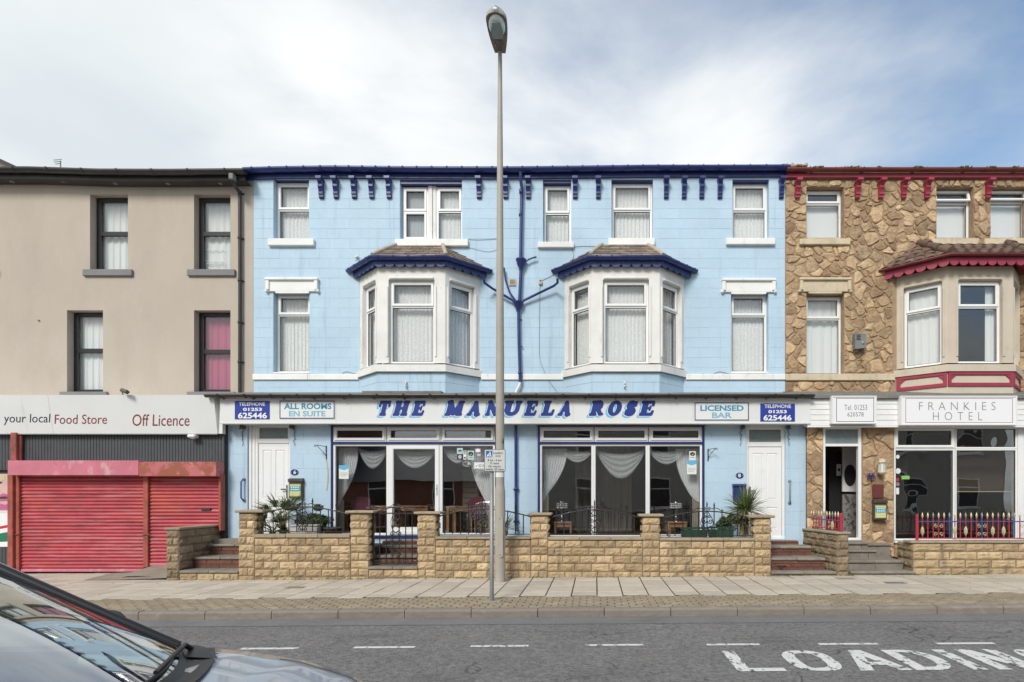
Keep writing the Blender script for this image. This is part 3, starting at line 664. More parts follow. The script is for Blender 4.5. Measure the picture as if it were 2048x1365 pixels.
def gutter(parent, pts, r, material, clips=.9, name='gutter', fascia=None, clipmat=None, seg=None):
    """half round gutter along a line (tube with a flat top lip) with joint collars"""
    mb = MB(); n = 9
    pts = [Vector(p) for p in pts]; up = Vector((0, 0, 1)); rings = []
    for i, p in enumerate(pts):
        t = (pts[min(i + 1, len(pts) - 1)] - pts[max(i - 1, 0)]); t.normalize()
        sd_ = t.cross(up).normalized()
        k = 1.0
        if 0 < i < len(pts) - 1:
            t1 = (pts[i] - pts[i - 1]).normalized(); k = 1 / max(.5, abs(t1.dot(t)))
        rings.append([p + sd_ * math.cos(math.pi * (1 + j / (n - 1))) * r * k * -1 + up * math.sin(math.pi * (1 + j / (n - 1))) * r for j in range(n)])
    vs = [tuple(q) for rg in rings for q in rg]; m = len(pts)
    mb.add(vs, [(i * n + j, i * n + j + 1, (i + 1) * n + j + 1, (i + 1) * n + j) for i in range(m - 1) for j in range(n - 1)] + [(i * n, (i + 1) * n, (i + 1) * n + n - 1, i * n + n - 1) for i in range(m - 1)], True)
    for rg in (rings[0], rings[-1]): mb.add([tuple(q) for q in rg], [tuple(range(n))])
    g = mb.build(name, M[material], parent)
    for i in range(m - 1):
        Ln = (pts[i + 1] - pts[i]).length; q = max(1, round(Ln / clips))
        for k in range(q):
            c = pts[i] + (pts[i + 1] - pts[i]) * ((k + .5) / q); d = (pts[i + 1] - pts[i]).normalized()
            sd_ = d.cross(up).normalized(); c1 = MB(); rr = r + .012
            ra = [c - d * .012 + sd_ * math.cos(math.pi * (1 + j / 8)) * rr * -1 + up * (math.sin(math.pi * (1 + j / 8)) * rr + .004) for j in range(9)]
            rb = [p_ + d * .036 for p_ in ra]
            c1.add([tuple(p_) for p_ in ra + rb], [(j, j + 1, j + 10, j + 9) for j in range(8)] + [tuple(range(9)), tuple(range(9, 18))[::-1], (0, 9, 17, 8)])
            c1.build('gutter_clip', M[clipmat or material], g)
    return g
def corbel(parent, x, z0, z1, yw, material, wd=.10, dp=.19):
    H = z1 - z0
    prof = [(yw, z0), (yw - .045, z0), (yw - .06, z0 + .02), (yw - .06, z0 + .16 * H), (yw - .085, z0 + .20 * H), (yw - .085, z0 + .30 * H), (yw - .07, z0 + .34 * H), (yw - .09, z0 + .46 * H),
            (yw - .12, z0 + .56 * H), (yw - .12, z0 + .66 * H), (yw - .105, z0 + .70 * H), (yw - .14, z0 + .82 * H), (yw - dp, z0 + .88 * H), (yw - dp, z1), (yw, z1)]
    mb = MB(); mb.prism([(y, z) for y, z in prof], x - wd / 2, x + wd / 2, 'x'); mb.box(x - wd / 2 - .012, x + wd / 2 + .012, yw - dp - .012, yw, z1 - .05, z1 + .002)
    return mb.build('corbel', M[material], parent)
def sill(parent, x0, x1, z0, z1, y, material, name='sill', d=.08):
    mb = MB(); mb.bev(x0, x1, y - d, y + .12, z0, z1, .012); return mb.build(name, M[material], parent)
def lintel(parent, x0, x1, z0, z1, y, material):
    """moulded label over a window: flat board, cornice on top, two drop ends and ears"""
    mb = MB(); h = z1 - z0
    mb.bev(x0 + .07, x1 - .07, y - .05, y + .02, z0 + .02, z1 - .05, .008)
    mb.bev(x0 + .03, x1 - .03, y - .10, y + .02, z1 - .06, z1, .012)
    for a, s_ in ((x0, 1), (x1, -1)):
        mb.bev(min(a + s_ * .04, a + s_ * .12), max(a + s_ * .04, a + s_ * .12), y - .085, y + .02, z0 + .05, z1 - .058, .01)
        mb.lathe((a + s_ * .05, y - .075, z0 + .035), [(0, 0), (.03, .0), (.04, .02), (.04, .09)], 10, 'y')
        mb.prism([(a + s_ * .12, z0 + .03), (a + s_ * .24, z0 + .03), (a + s_ * .26, z0 - .02), (a + s_ * .30, z0 - .02), (a + s_ * .30, z0 + .05), (a + s_ * .12, z0 + .05)][::s_], y - .045, y + .02)
    mb.box(x0 + .28, x1 - .28, y - .047, y + .02, z0 - .02, z0 + .03)
    return mb.build('moulded_lintel', M[material], parent)
def brick_mesh(L_, H, D, material, seed, rough=.019, name='brick'):
    """split-face walling stone: pitched front, five tilted facets; local origin at front face centre"""
    r = random.Random(seed); mb = MB(); nx, nz = 7, 4; e = .007
    vs = []; 
    for j in range(nz + 1):
        for i in range(nx + 1):
            u, v = i / nx, j / nz; edge = i in (0, nx) or j in (0, nz)
            x = -L_ / 2 + e + u * (L_ - 2 * e); z = -H / 2 + e + v * (H - 2 * e)
            if not edge: x += r.uniform(-.2, .2) * L_ / nx; z += r.uniform(-.25, .25) * H / nz
            vs.append((x, (-.004 + r.uniform(-.002, .002)) if edge else -.012 - r.uniform(0, rough), z))
    f = [(j * (nx + 1) + i, j * (nx + 1) + i + 1, (j + 1) * (nx + 1) + i + 1, (j + 1) * (nx + 1) + i) for j in range(nz) for i in range(nx)]
    mb.add(vs, f)
    bd = [i for i in range(nx + 1)] + [j * (nx + 1) + nx for j in range(1, nz + 1)] + [nz * (nx + 1) + i for i in range(nx - 1, -1, -1)] + [j * (nx + 1) for j in range(nz - 1, 0, -1)]
    n = len(bd); b0 = len(mb.v)
    outer = []
    for k in bd:
        x, y, z = vs[k]; outer.append((max(-L_ / 2, min(L_ / 2, x + math.copysign(e, x) if abs(abs(x) - L_ / 2 + e) < 1e-6 else x)), .006, (z + math.copysign(e, z)) if abs(abs(z) - H / 2 + e) < 1e-6 else z))
    mb.add([vs[k] for k in bd] + outer + [(x, D, z) for x, y, z in outer], [(i, i + n, (i + 1) % n + n, (i + 1) % n) for i in range(n)] + [(i + n, i + 2 * n, (i + 1) % n + 2 * n, (i + 1) % n + n) for i in range(n)])
    return mb.build(name, M[material], mesh_only=True)
BR = {m: [brick_mesh(.31, .14, .09, m, 11 * k + 3) for k in range(9)] for m in ('block', 'blockold')}
def brick_wall_rows(parent, x0, x1, y, rowz, material, base=None, bl=.315, seed=1, gap=.010, M_=None, minl=.07):
    """rows of walling stones on a wall front between the given course lines"""
    r = random.Random(seed)
    for k in range(len(rowz) - 1):
        zt, zb = rowz[k], rowz[k + 1]; zb = zb if base is None else max(zb, base)
        if zt - zb < .03: continue
        x = x0; off = (bl / 2 if k % 2 else 0) + r.uniform(-.03, .03); first = True
        while x < x1 - .005:
            l = bl * r.uniform(.94, 1.06) - (off if first else 0); first = False
            if x1 - (x + l) < minl: l = x1 - x
            if l > bl * 1.45: l = (x1 - x) / 2
            me = r.choice(BR[material]); cx, cz = x + l / 2, (zt + zb) / 2
            o = bpy.data.objects.new('brick', me); C.objects.link(o)
            loc = Vector((cx, y + r.uniform(-.003, .003), cz)); 
            o.scale = ((l - gap) / .31, 1, (zt - zb - gap) / .14)
            if M_ is not None:
                o.rotation_euler = M_.to_euler(); loc = M_ @ loc
            o.location = loc; attach(o, parent)
            x += l
def swirl(cx, cz, r, turns, a0, sgn=1, n=14, y=0):
    """spiral scroll in the XZ plane"""
    return [(cx + r * (1 - .78 * k / n) * math.cos(a0 + sgn * turns * 6.283 * k / n), y, cz + r * (1 - .78 * k / n) * math.sin(a0 + sgn * turns * 6.283 * k / n)) for k in range(n + 1)]
# ================================================================ BLUE HOTEL
WP = YU + .14                                     # plane of the upper windows
XB0, XB1 = PX(507, YU), PX(1570, YU)
ZE = 9.02
hotel = thing('hotel_building', 'three storey hotel painted pale blue with navy eaves and two white bay windows', 'hotel', ((XB0 + XB1) / 2, YU, 0))
def H(pl, pr, zt, pb, Y=YU): return (PX(pl, Y), PX(pr, Y), PZ(pb, Y), zt)
up = [('leftmost top floor window of the blue hotel', 547, 618, 8.87, 8.87, 477, 421),
      ('narrow top floor window right of the lamp post', 1086, 1142.5, 8.87, 8.80, 484, 428),
      ('top floor window above the right bay roof', 1223, 1306, 8.87, 8.85, 477, 422),
      ('rightmost top floor window of the blue hotel', 1465, 1538, 8.87, 8.84, 477, 423)]
fl = [('first floor window left of the left bay', 547, 619, 6.30, 6.30, 748, 631), ('first floor window right of the right bay', 1462, 1537, 6.30, 6.30, 748, 633)]
dbl = (PX(800, YU), PX(924, YU), PZ(478, YU), 8.87)
holes = [H(a, b, zt, pb) for _, a, b, zt, _, pb, _ in up + fl] + [dbl]
ZX = 3.95                                          # where the lean-to roof of the extension meets the wall
BAYS = [(-4.03, 'left'), (.68, 'right')]
bayh = [(cx - 1.30, cx + 1.30, 4.32, 6.5) for cx, _ in BAYS]
mb = MB(); holed(mb, XB0, XB1, ZX - .3, ZE, YU, holes + bayh, .20)
mb.quad((XB0, YU, ZX - .3), (XB0, YU + 9, ZX - .3), (XB0, YU + 9, ZE), (XB0, YU, ZE)); mb.quad((XB1, YU, ZX - .3), (XB1, YU + 9, ZX - .3), (XB1, YU + 9, ZE), (XB1, YU, ZE)); mb.quad((XB0, YU + 9, 0), (XB1, YU + 9, 0), (XB1, YU + 9, ZE), (XB0, YU + 9, ZE))
wall = mb.build('wall', M['bluewall'], hotel)
# blockwork face. the bays, lintels and bands count as holes for it
bl_holes = holes + [(cx - 1.39, cx + 1.39, 0, 6.6) for cx, _ in BAYS] + [(XB0, XB1, 4.25, 4.40)]
block_face(wall, XB0 + .02, XB1 - .02, ZX, ZE - .14, YU, bl_holes, .46, .2285, M['bluewall'], 285, phase=.1, proud=.004, gap=.002)
# rooms behind
for z0, z1, m_ in ((4.1, 6.45, 'room'), (6.6, 8.98, 'room')): dark_room(hotel, XB0 + .1, XB1 - .1, YU + .21, YU + 3.5, z0, z1, m_)
# roof
mb = MB(); mb.quad((XB0, YU - .05, ZE + .03), (XB1, YU - .05, ZE + .03), (XB1, YU + 4.5, ZE + 1.9), (XB0, YU + 4.5, ZE + 1.9)); mb.quad((XB0, YU + 9, ZE), (XB1, YU + 9, ZE), (XB1, YU + 4.5, ZE + 1.9), (XB0, YU + 4.5, ZE + 1.9))
mb.add([(XB0, YU, ZE), (XB0, YU + 9, ZE), (XB0, YU + 4.5, ZE + 1.9), (XB1, YU, ZE), (XB1, YU + 9, ZE), (XB1, YU + 4.5, ZE + 1.9)], [(0, 1, 2), (3, 4, 5)])
mb.build('roof', M['roof'], hotel)
def zg(px, py): return PZ(py, YU - .14)
gp = [(489, 339), (560, 337), (660, 335.5), (820, 337), (1000, 337.5), (1150, 336), (1300, 334), (1450, 334), (1578, 333.5)]
gpts = [(PX(a, YU - .14), YU - .14, PZ(b, YU - .14)) for a, b in gp]
gutter(hotel, gpts, .085, 'navy', .33)
mb = MB()
for (x0, _, z0), (x1, _, z1) in zip(gpts[:-1], gpts[1:]):
    mb.add([(x0, YU - .055, z0 + .0), (x1, YU - .055, z1), (x1, YU - .055, z1 - .175), (x0, YU - .055, z0 - .175), (x0, YU + .01, z0 - .175), (x1, YU + .01, z1 - .175), (x0, YU + .01, z0), (x1, YU + .01, z1)], [(0, 1, 2, 3), (3, 2, 5, 4), (0, 6, 7, 1)])
mb.build('fascia_board', M['navy'], hotel)
for px in (640, 669.5, 706, 741, 776, 957, 1010.5, 1056, 1150, 1196.5, 1333, 1369, 1404.5, 1441, 1564.5):
    corbel(hotel, PX(px, YU - .1), 8.42, 8.85, YU, 'navy')
# head boards above the top windows
for a, b, zf in [(PX(q[1], YU), PX(q[2], YU), q[4]) for q in up] + [(dbl[0], dbl[1], PZ(374, WP))]:
    mb = MB(); mb.box(a, b, YU + .02, YU + .16, zf, 8.895); mb.build('window_head_board', M['navy'], hotel)
for k, (d, a, b, zt, zf, pb, tr) in enumerate(up + fl):
    z0 = PZ(pb, YU) + (.0 if k < 4 else .03); x0, x1 = PX(a, YU), PX(b, YU)
    if k >= 4: zf = 6.28
    fr = window(hotel, x0 + .005, x1 - .005, z0 + .005, zf - .004, WP, PZ(tr, WP), sash='top')
    curtain(x0 + .03, x1 - .03, z0 + .03, zf - .03, WP + .13, 'white lace net curtain in the ' + d, M['net'], seed=k, part='net curtains of the blue hotel')
for px0, px1, t, b in ((535, 627, 477, 491), (789, 936, 478, 492), (1075, 1148, 483.5, 495), (1217, 1310, 476, 490.5), (1453, 1551, 476, 489)):
    Ys = YU - .08; sill(hotel, PX(px0, Ys), PX(px1, Ys), PZ(b, Ys), PZ(t, Ys), YU, 'white')
for k in (4, 5):
    _, a, b, zt, zf, pb, _ = (up + fl)[k]
    mb = MB(); mb.bev(PX(a, YU) - .0, PX(b, YU), YU - .025, YU + .16, 4.395, PZ(pb, YU) + .035, .008); mb.build('sill', M['white'], hotel)
# double window with a stone mullion
zt = PZ(375, WP); xm0, xm1 = PX(857, WP), PX(873, WP)
for a, b in ((dbl[0] + .01, xm0), (xm1, dbl[1] - .005)):
    window(hotel, a, b, dbl[2] + .005, zt - .004, WP, PZ(424, WP), sash='both' if a < xm0 - .2 else 'top')
curtain(xm1, dbl[1], dbl[2], zt, WP + .13, 'white net curtain in the right half of the double top window', M['net'], part='net curtains of the blue hotel')
o = curtain(dbl[0], xm0, dbl[2], zt, WP + .12, 'frosty pale net behind the left half of the double top window', M['greycloth'], amp=.004, part='net curtains of the blue hotel')
mb = MB(); mb.bev(xm0 + .003, xm0 + .10, WP - .04, WP + .1, dbl[2], zt + .06, .01); mb.bev(xm0 + .105, xm1 - .003, WP - .02, WP + .1, dbl[2], zt + .06, .01); mb.build('mullion', M['stonewhite'], hotel)
for a, b, t, bt in ((528, 639, 556, 584.5), (1441, 1555, 557.5, 586)):
    Ys = YU - .06; lintel(hotel, PX(a, Ys), PX(b, Ys), PZ(bt, Ys), PZ(t, Ys), YU, 'white')
# string course in lengths
bx = [XB0, -7.2, BAYS[0][0] - 1.40]; segs = [(XB0 + .0, -6.6), (-6.597, BAYS[0][0] - 1.41), (BAYS[0][0] + 1.41, -1.75), (-1.66, BAYS[1][0] - 1.41), (BAYS[1][0] + 1.41, 3.1), (3.104, XB1)]
for a, b in segs:
    mb = MB(); mb.bev(a, b, YU - .045, YU + .02, 4.25, 4.385, .01); mb.build('string_course', M['white'], hotel)

EXL = 0.
def facets(cx, ho=1.38, hf=.74, dp=.60):
    """three facets of a canted bay: list of (matrix, length); local x along the facet, local y into the building"""
    P = [Vector((cx - ho - EXL, YU, 0)), Vector((cx - hf, YU - dp, 0)), Vector((cx + hf, YU - dp, 0)), Vector((cx + ho, YU, 0))]
    o = []
    for a, b in zip(P[:-1], P[1:]):
        d = (b - a); ang = math.atan2(d.y, d.x)
        o.append((Matrix.Translation(a) @ Matrix.Rotation(ang, 4, 'Z'), d.length))
    return o
def poly_at(cx, ho, hf, dp, off):
    k = math.tan(math.atan2(dp, ho - hf) / 2)
    ang = math.atan2(dp, ho - hf)
    return [(cx - ho - EXL - off / math.sin(ang) , YU), (cx - hf - off * k, YU - dp - off), (cx + hf + off * k, YU - dp - off), (cx + ho + off / math.sin(ang), YU)]
def bay(parent, cx, side, ho=1.38, hf=.74, dp=.60, wm='stonewhite', wz=(4.50, 6.31), tz=5.77, top=6.62, sillz=(4.31, 4.50), frame='upvc', cur='net', fronts=(.36, .36), holder=None, closed=None):
    hotelname = 'blue hotel' if wm == 'stonewhite' else 'stone hotel'
    b = thing('bay', None, None); bpy.data.objects.remove(b)
    FS = facets(cx, ho, hf, dp); wallm = MB(); z0, z1 = sillz[1], top
    body = None; wins = []
    for k, (Mx, Ln) in enumerate(FS):
        mg = .15 if k != 1 else .245
        mgl, mgr = (.13, .13) if k != 1 else (.235, .235)
        if k == 0: mgl, mgr = .14, .10
        if k == 2: mgl, mgr = .10, .14
        wallm.M = Mx; h = (mgl, Ln - mgr, wz[0] - .003, wz[1] + .03)
        holed(wallm, 0, Ln, z0, z1, 0, [h], .11)
        # raised outer mouldings: chamfer line round the window recess
        wins.append((Mx, Ln, h))
    body = wallm.build('bay_wall', M[wm], parent)
    for k, (Mx, Ln, h) in enumerate(wins):
        tr = MB(Mx)
        for xa, xb in ((h[0] - .05, h[0] - .005), (h[1] + .005, h[1] + .05)):
            tr.bev(max(xa, .004), min(xb, Ln - .004), -.022, .01, wz[0] + .14, wz[1] - .12, .008)
        tr.bev(h[0] + .02, h[1] - .02, -.03, .01, wz[1] + .035, wz[1] + .085, .01)
        tr.build('moulding', M[wm], body)
        window(parent, h[0] + .004, h[1] - .004, h[2] + .003, h[3] - .004, .085, tz, fmat=frame, M_=Mx, sash='top', name='bay_window_frame')
        nm = ('left facet', 'front', 'right facet')[k]
        if cur == 'net':
            curtain(h[0], h[1], h[2], h[3], .24, f'white net curtain in the {nm} of the {side} bay of the blue hotel', M['net'], M_=Mx, part='net curtains of the blue hotel', seed=k + int(cx * 7))
    # sill band following the bay
    a = poly_at(cx, ho, hf, dp, .055); c = poly_at(cx, ho, hf, dp, -.10); mb = MB()
    for i in range(3):
        (xa, ya), (xb, yb) = a[i], a[i + 1]; (xc, yc), (xd, yd) = c[i], c[i + 1]
        z0, z1 = sillz
        vs = [(xa, ya, z0), (xb, yb, z0), (xd, yd, z0), (xc, yc, z0), (xa, ya, z1 - .04), (xb, yb, z1 - .04), (xd, yd, z1), (xc, yc, z1)]
        mb.add(vs, [(0, 3, 2, 1), (4, 5, 6, 7), (0, 1, 5, 4)])
    mb.build('bay_sill', M[wm], parent)
    # inside: ceiling to close the bay above, floor
    c2 = [(cx - ho - EXL, YU), (cx - hf, YU - dp), (cx + hf, YU - dp), (cx + ho, YU)]
    mb = MB()
    for zz in (sillz[0], top): mb.add([(x, y, zz) for x, y in c2] + [(cx + ho - .06, YU + .2, zz), (cx - ho + .06, YU + .2, zz)], [tuple(range(6))])
    mb.build('bay_ceiling', M['white'], body)
    return FS
def bay_roof(parent, cx, ho, hf, dp, zg_, peak, topw, gm, sm, tile_m, gr=.07, off=.18, sk=.17, topx=0.):
    """hipped slate roof, gutter and scalloped skirt of a bay"""
    G = poly_at(cx, ho, hf, dp, off); Gi = poly_at(cx, ho, hf, dp, off - .07)
    gutter(parent, [(x, y, zg_) for x, y in [(G[0][0], G[0][1] - .02)] + G[1:3] + [(G[3][0], G[3][1] - .02)]], gr, gm, .30 if gm == 'navy' else 1.0)
    # skirt with scallops
    for i in range(3):
        a, b = Vector((*Gi[i], 0)), Vector((*Gi[i + 1], 0)); d = b - a; Ln = d.length
        Mx = Matrix.Translation(a) @ Matrix.Rotation(math.atan2(d.y, d.x), 4, 'Z'); n = max(4, round(Ln / .215)); s_ = MB(Mx)
        zt = zg_ - .02; zb = zg_ - .115; pw_ = Ln / n
        for k in range(n):
            x0, x1 = k * pw_, (k + 1) * pw_; pts = [(x0, zt), (x0, zb)]
            for q in range(9): t = math.pi * q / 8; pts.append(((x0 + x1) / 2 - (pw_ / 2 - .004) * math.cos(t), zb - (sk - .095) * math.sin(t) ** .8))
            pts += [(x1, zb), (x1, zt)]
            s_.prism(pts, 0, .022)
        s_.build('scalloped_valance', M[sm], parent)
    # soffit
    Wl = [(cx - ho - EXL, YU), (cx - hf, YU - dp), (cx + hf, YU - dp), (cx + ho, YU)]; mb = MB()
    for i in range(3): mb.quad((*Gi[i], zg_ - .03), (*Gi[i + 1], zg_ - .03), (*Wl[i + 1], zg_ - .03), (*Wl[i], zg_ - .03))
    mb.build('soffit', M[sm], parent)
    E = [(x, y, zg_ + .02) for x, y in poly_at(cx, ho, hf, dp, off - .02)]; T = [(cx + topx - topw, YU - .02, peak), (cx + topx + topw, YU - .02, peak)]
    faces = [(E[0], E[1], T[0], T[0]), (E[1], E[2], T[1], T[0]), (E[2], E[3], T[1], T[1])]
    core = MB()
    for q in faces:
        pts = [tuple(Vector(p) - Vector((0, -.02, .03))) for p in q]
        core.add(pts[:3] if q[2] == q[3] else pts, [tuple(range(3 if q[2] == q[3] else 4))])
    rf = core.build('bay_roof', M[tile_m], parent)
    return rf, faces, E, T
def slates(rf, faces, tile_m, n_rows, tw, th=.012, name='slate', wave=0):
    for fi, (a, b, c, d) in enumerate(faces):
        a, b, c, d = map(Vector, (a, b, c, d))
        nrm = (b - a).cross((c + d) / 2 - a).normalized()
        if nrm.z < 0: nrm = -nrm
        for r_ in range(n_rows):
            v0, v1 = r_ / n_rows, min(1, (r_ + 1.25) / n_rows)
            L0, L1 = a.lerp(d, v0), b.lerp(c, v0); U0, U1 = a.lerp(d, v1), b.lerp(c, v1)
            wd = (L1 - L0).length
            if wd < .05: continue
            n = max(1, round(wd / tw)); off = .5 if r_ % 2 else 0
            cuts = [0] + [min(1, max(0, (k + off) / n)) for k in range(0 if off else 1, n + (0 if off else 0))] + [1]
            for u0, u1 in zip(cuts[:-1], cuts[1:]):
                if u1 - u0 < .02: continue
                g = .006 / wd; j = random.uniform(-.004, .004)
                p = [L0.lerp(L1, u0 + g), L0.lerp(L1, u1 - g), U0.lerp(U1, u1 - g), U0.lerp(U1, u0 + g)]
                up_ = nrm * (th + .014 + j); lo = nrm * (.003)
                vs = [p[0] + up_, p[1] + up_, p[2] + lo, p[3] + lo, p[0], p[1]]
                if wave:
                    mid0 = (p[0] + p[1]) / 2 + nrm * (th + wave); mid1 = (p[2] + p[3]) / 2 + nrm * (wave * .6)
                    q1 = p[0].lerp(p[1], .3) + nrm * (th + wave * .8); q2 = p[0].lerp(p[1], .7) + nrm * (th + wave * .8)
                    t1 = p[3].lerp(p[2], .3) + nrm * wave * .6; t2 = p[3].lerp(p[2], .7) + nrm * wave * .6
                    mb = MB(); mb.add([tuple(q) for q in (p[0] + nrm * th, q1, mid0, q2, p[1] + nrm * th, p[2] + lo, t2, mid1, t1, p[3] + lo, p[0], p[1])],
                                      [(0, 1, 8, 9), (1, 2, 7, 8), (2, 3, 6, 7), (3, 4, 5, 6), (10, 11, 4, 3, 2, 1, 0)], False)
                else:
                    mb = MB(); mb.add([tuple(q) for q in vs], [(0, 1, 2, 3), (4, 5, 1, 0), (4, 0, 3), (1, 5, 2)])
                mb.build(name, M[tile_m], rf)
for cx, side in BAYS:
    FS = bay(hotel, cx, side)
    # blue base of the bay down to the lean-to roof
    mb = MB()
    for Mx, Ln in FS:
        mb.M = Mx; mb.quad((0, .02, 3.70), (Ln, .02, 3.70), (Ln, .02, 4.32), (0, .02, 4.32))
    bw = mb.build('bay_base', M['bluewall'], hotel)
    for Mx, Ln in FS:
        for z0, z1, off in ((4.085, 4.305, 0), (3.85, 4.081, .2)):
            xs = [0.004] + [x for x in (off + .24, off + .70, off + 1.16) if x < Ln - .08] + [Ln - .004]
            for a, b in zip(xs[:-1], xs[1:]):
                m2 = MB(Mx); m2.bev(a + .001, b - .001, .012, .03, z0, z1, .004); m2.build('block', M['bluewall'], bw)
    rf, faces, E, T = bay_roof(hotel, cx, 1.38, .74, .60, 6.765, 7.34, .52, 'navy', 'skirt', 'slate')
    slates(rf, faces, 'slate', 6, .24)
    mb = MB()
    for e, t in ((E[1], T[0]), (E[2], T[1])):
        e, t = Vector(e) + Vector((0, 0, .03)), Vector(t) + Vector((0, 0, .03)); mb.tube([e, (e + t) / 2 + Vector((0, 0, .012)), t], [.045, .05, .045], 6)
    mb.build('mortar_hip', M['mortar'], rf)
    mb = MB(); mb.tube([T[0], ((T[0][0] + T[1][0]) / 2, T[0][1], T[0][2] + .012), T[1]], .03, 5); mb.build('mortar_fillet', M['mortar'], rf)

# --------- ground floor extension (whole frontage, one metre forward)
XG0, XG1 = PX(450, YG), PX(1612, YG)
ZF = .72
zc = 3.12
gw = (PX(666, YG), PX(991, YG), PZ(1068, YG), PZ(852, YG))
gv = (PX(1079, YG), PX(1405, YG), PZ(1071, YG), PZ(852, YG))
dl = (PX(495, YG), PX(580, YG), PZ(1079, YG), PZ(848, YG)); dr = (PX(1492.5, YG), PX(1571, YG), PZ(1078, YG), PZ(852, YG))
gh = [gw, gv, dl, dr]
mb = MB(); holed(mb, XG0, XG1, -.1, 3.5, YG, gh, .16)
mb.quad((XG0, YG, -.1), (XG0, YU, -.1), (XG0, YU, 3.8), (XG0, YG, 3.5)); mb.quad((XG1, YG, -.1), (XG1, YU, -.1), (XG1, YU, 3.8), (XG1, YG, 3.5))
gwall = mb.build('ground_floor_wall', M['bluewall'], hotel)
block_face(gwall, XG0 + .01, XG1 - .01, .35, 3.08, YG, gh + [(gw[0] - .04, gw[1] + .04, gw[2] - .1, 3.2), (gv[0] - .04, gv[1] + .04, gv[2] - .1, 3.2)], .62, .305, M['bluewall'], 200, phase=.2, proud=.0035, gap=.002)
# lean-to roof
mb = MB(); xe0, xe1 = PX(420, 11.62), PX(1623, 11.62)
ys, zs = YG - .36, 3.69
mb.add([(xe0, ys, zs), (xe1, ys, zs), (xe1, YU, ZX + .02), (xe0, YU, ZX + .02), (xe0, ys, zs - .05), (xe1, ys, zs - .05), (xe1, YU, ZX - .05), (xe0, YU, ZX - .05)], [(0, 1, 2, 3), (4, 7, 6, 5), (0, 4, 5, 1), (1, 5, 6, 2), (0, 3, 7, 4)])
ext = mb.build('lean_to_roof', M['lead'], hotel)
mb = MB(); n = 60
mb.grid(lambda u, v: (xe0 + u * (xe1 - xe0), ys - .012 + .10 * v, zs - .012 + .035 * v + .006 * math.sin(u * 77) + .004 * math.sin(u * 190)), n, 1); mb.build('roof_edge_flashing', M['lead'], ext)
gutter(hotel, [(xe0, ys - .06, zs - .025), (xe1, ys - .06, zs - .025)], .062, 'blackgutter', .55)
for k in range(20):
    x = xe0 + .35 + k * (xe1 - xe0 - .7) / 19; mb = MB(); mb.prism([(x - .05, zs - .08), (x + .05, zs - .08), (x, zs - .125)], ys - .07, ys - .02); mb.build('gutter_bracket', M['blackgutter'], hotel)
mb = MB(); mb.box(PX(720, 11.9), PX(880, 11.9), YU - .60 - .3, YU - .5, 3.79, 3.835); mb.build('flashing_strip', M['lead'], ext)
# fascia sign box, a thing of its own
YS = 11.60
xs0, xs1 = PX(440, YS), PX(1621, YS)
sg = thing('hotel_sign', 'long white fascia sign with slanted blue capitals reading THE MANUELA ROSE', 'sign', ((xs0 + xs1) / 2, YS, PZ(848, YS)))
mb = MB(); mb.box(xs0, xs1, YS + .02, YG - .002, PZ(848, YS), zs - .07); mb.build('sign_box', M['signwhite'], sg)
zt_, zb_ = PZ(800, YS), PZ(844.5, YS)
for a, b, nm in ((PZ(800, YS), zs - .072, 'top_trim'), (PZ(848.5, YS), PZ(844.5, YS), 'bottom_trim')):
    mb = MB(); mb.bev(xs0, xs1, YS - .012, YS + .02, a, b, .008); mb.build(nm, M['signwhite'], sg)
cuts = [440, 672, 910, 1146, 1386, 1621]
for a, b in zip(cuts[:-1], cuts[1:]):
    mb = MB(); mb.box(PX(a, YS) + .002, PX(b, YS) - .002, YS, YS + .02, zb_ + .002, zt_ - .002); mb.build('sign_panel', M['signgrey'], sg)
def mini_sign(px0, px1, py0, py1, mat_, label, Y=YS, border=None, bw=.018):
    s_ = thing('sign', label, 'sign', (PX((px0 + px1) / 2, Y), Y - .01, PZ(py1, Y)))
    mb = MB(); mb.box(PX(px0, Y), PX(px1, Y), Y - .008, Y - .0005, PZ(py1, Y), PZ(py0, Y)); mb.build('panel', M[mat_], s_)
    if border:
        mb = MB(); mb.ring(PX(px0, Y) + .006, PX(px1, Y) - .006, PZ(py1, Y) + .006, PZ(py0, Y) - .006, bw, Y - .0105, Y - .007); mb.build('border', M[border], s_)
    return s_
Yt = YS - .008
s_ = mini_sign(470, 539.5, 802.5, 839, 'signblue', 'blue telephone sign at the left end of the hotel fascia reading 01253 625446')
letters('TELEPHONE', 478, 530, 805.3, 812, Yt, M['letwhite'], s_, bold=.012); letters('01253', 486, 524, 816, 822.5, Yt, M['letwhite'], s_, bold=.035); letters('625446', 476, 534, 825.5, 837.5, Yt, M['letwhite'], s_, bold=.03)
s_ = mini_sign(559, 670, 801.5, 838.5, 'signwhite', 'white bordered sign reading ALL ROOMS EN SUITE on the hotel fascia', border='navy')
letters('ALL ROOMS', 568, 663, 807, 819, Yt, M['letteal'], s_, bold=.035); letters('EN SUITE', 578, 651, 822.3, 833.5, Yt, M['letteal2'], s_, bold=.03)
s_ = mini_sign(1388.5, 1498, 805, 842, 'signwhite', 'white bordered sign reading LICENSED BAR on the hotel fascia', border='navy')
letters('LICENSED', 1400.5, 1487.5, 811, 822.5, Yt, M['letteal'], s_, bold=.035); letters('BAR', 1424, 1464, 825.3, 836.5, Yt, M['letteal2'], s_, bold=.03)
s_ = mini_sign(1520.5, 1589.7, 807.6, 843.5, 'signblue', 'blue telephone sign at the right end of the hotel fascia reading 01253 625446')
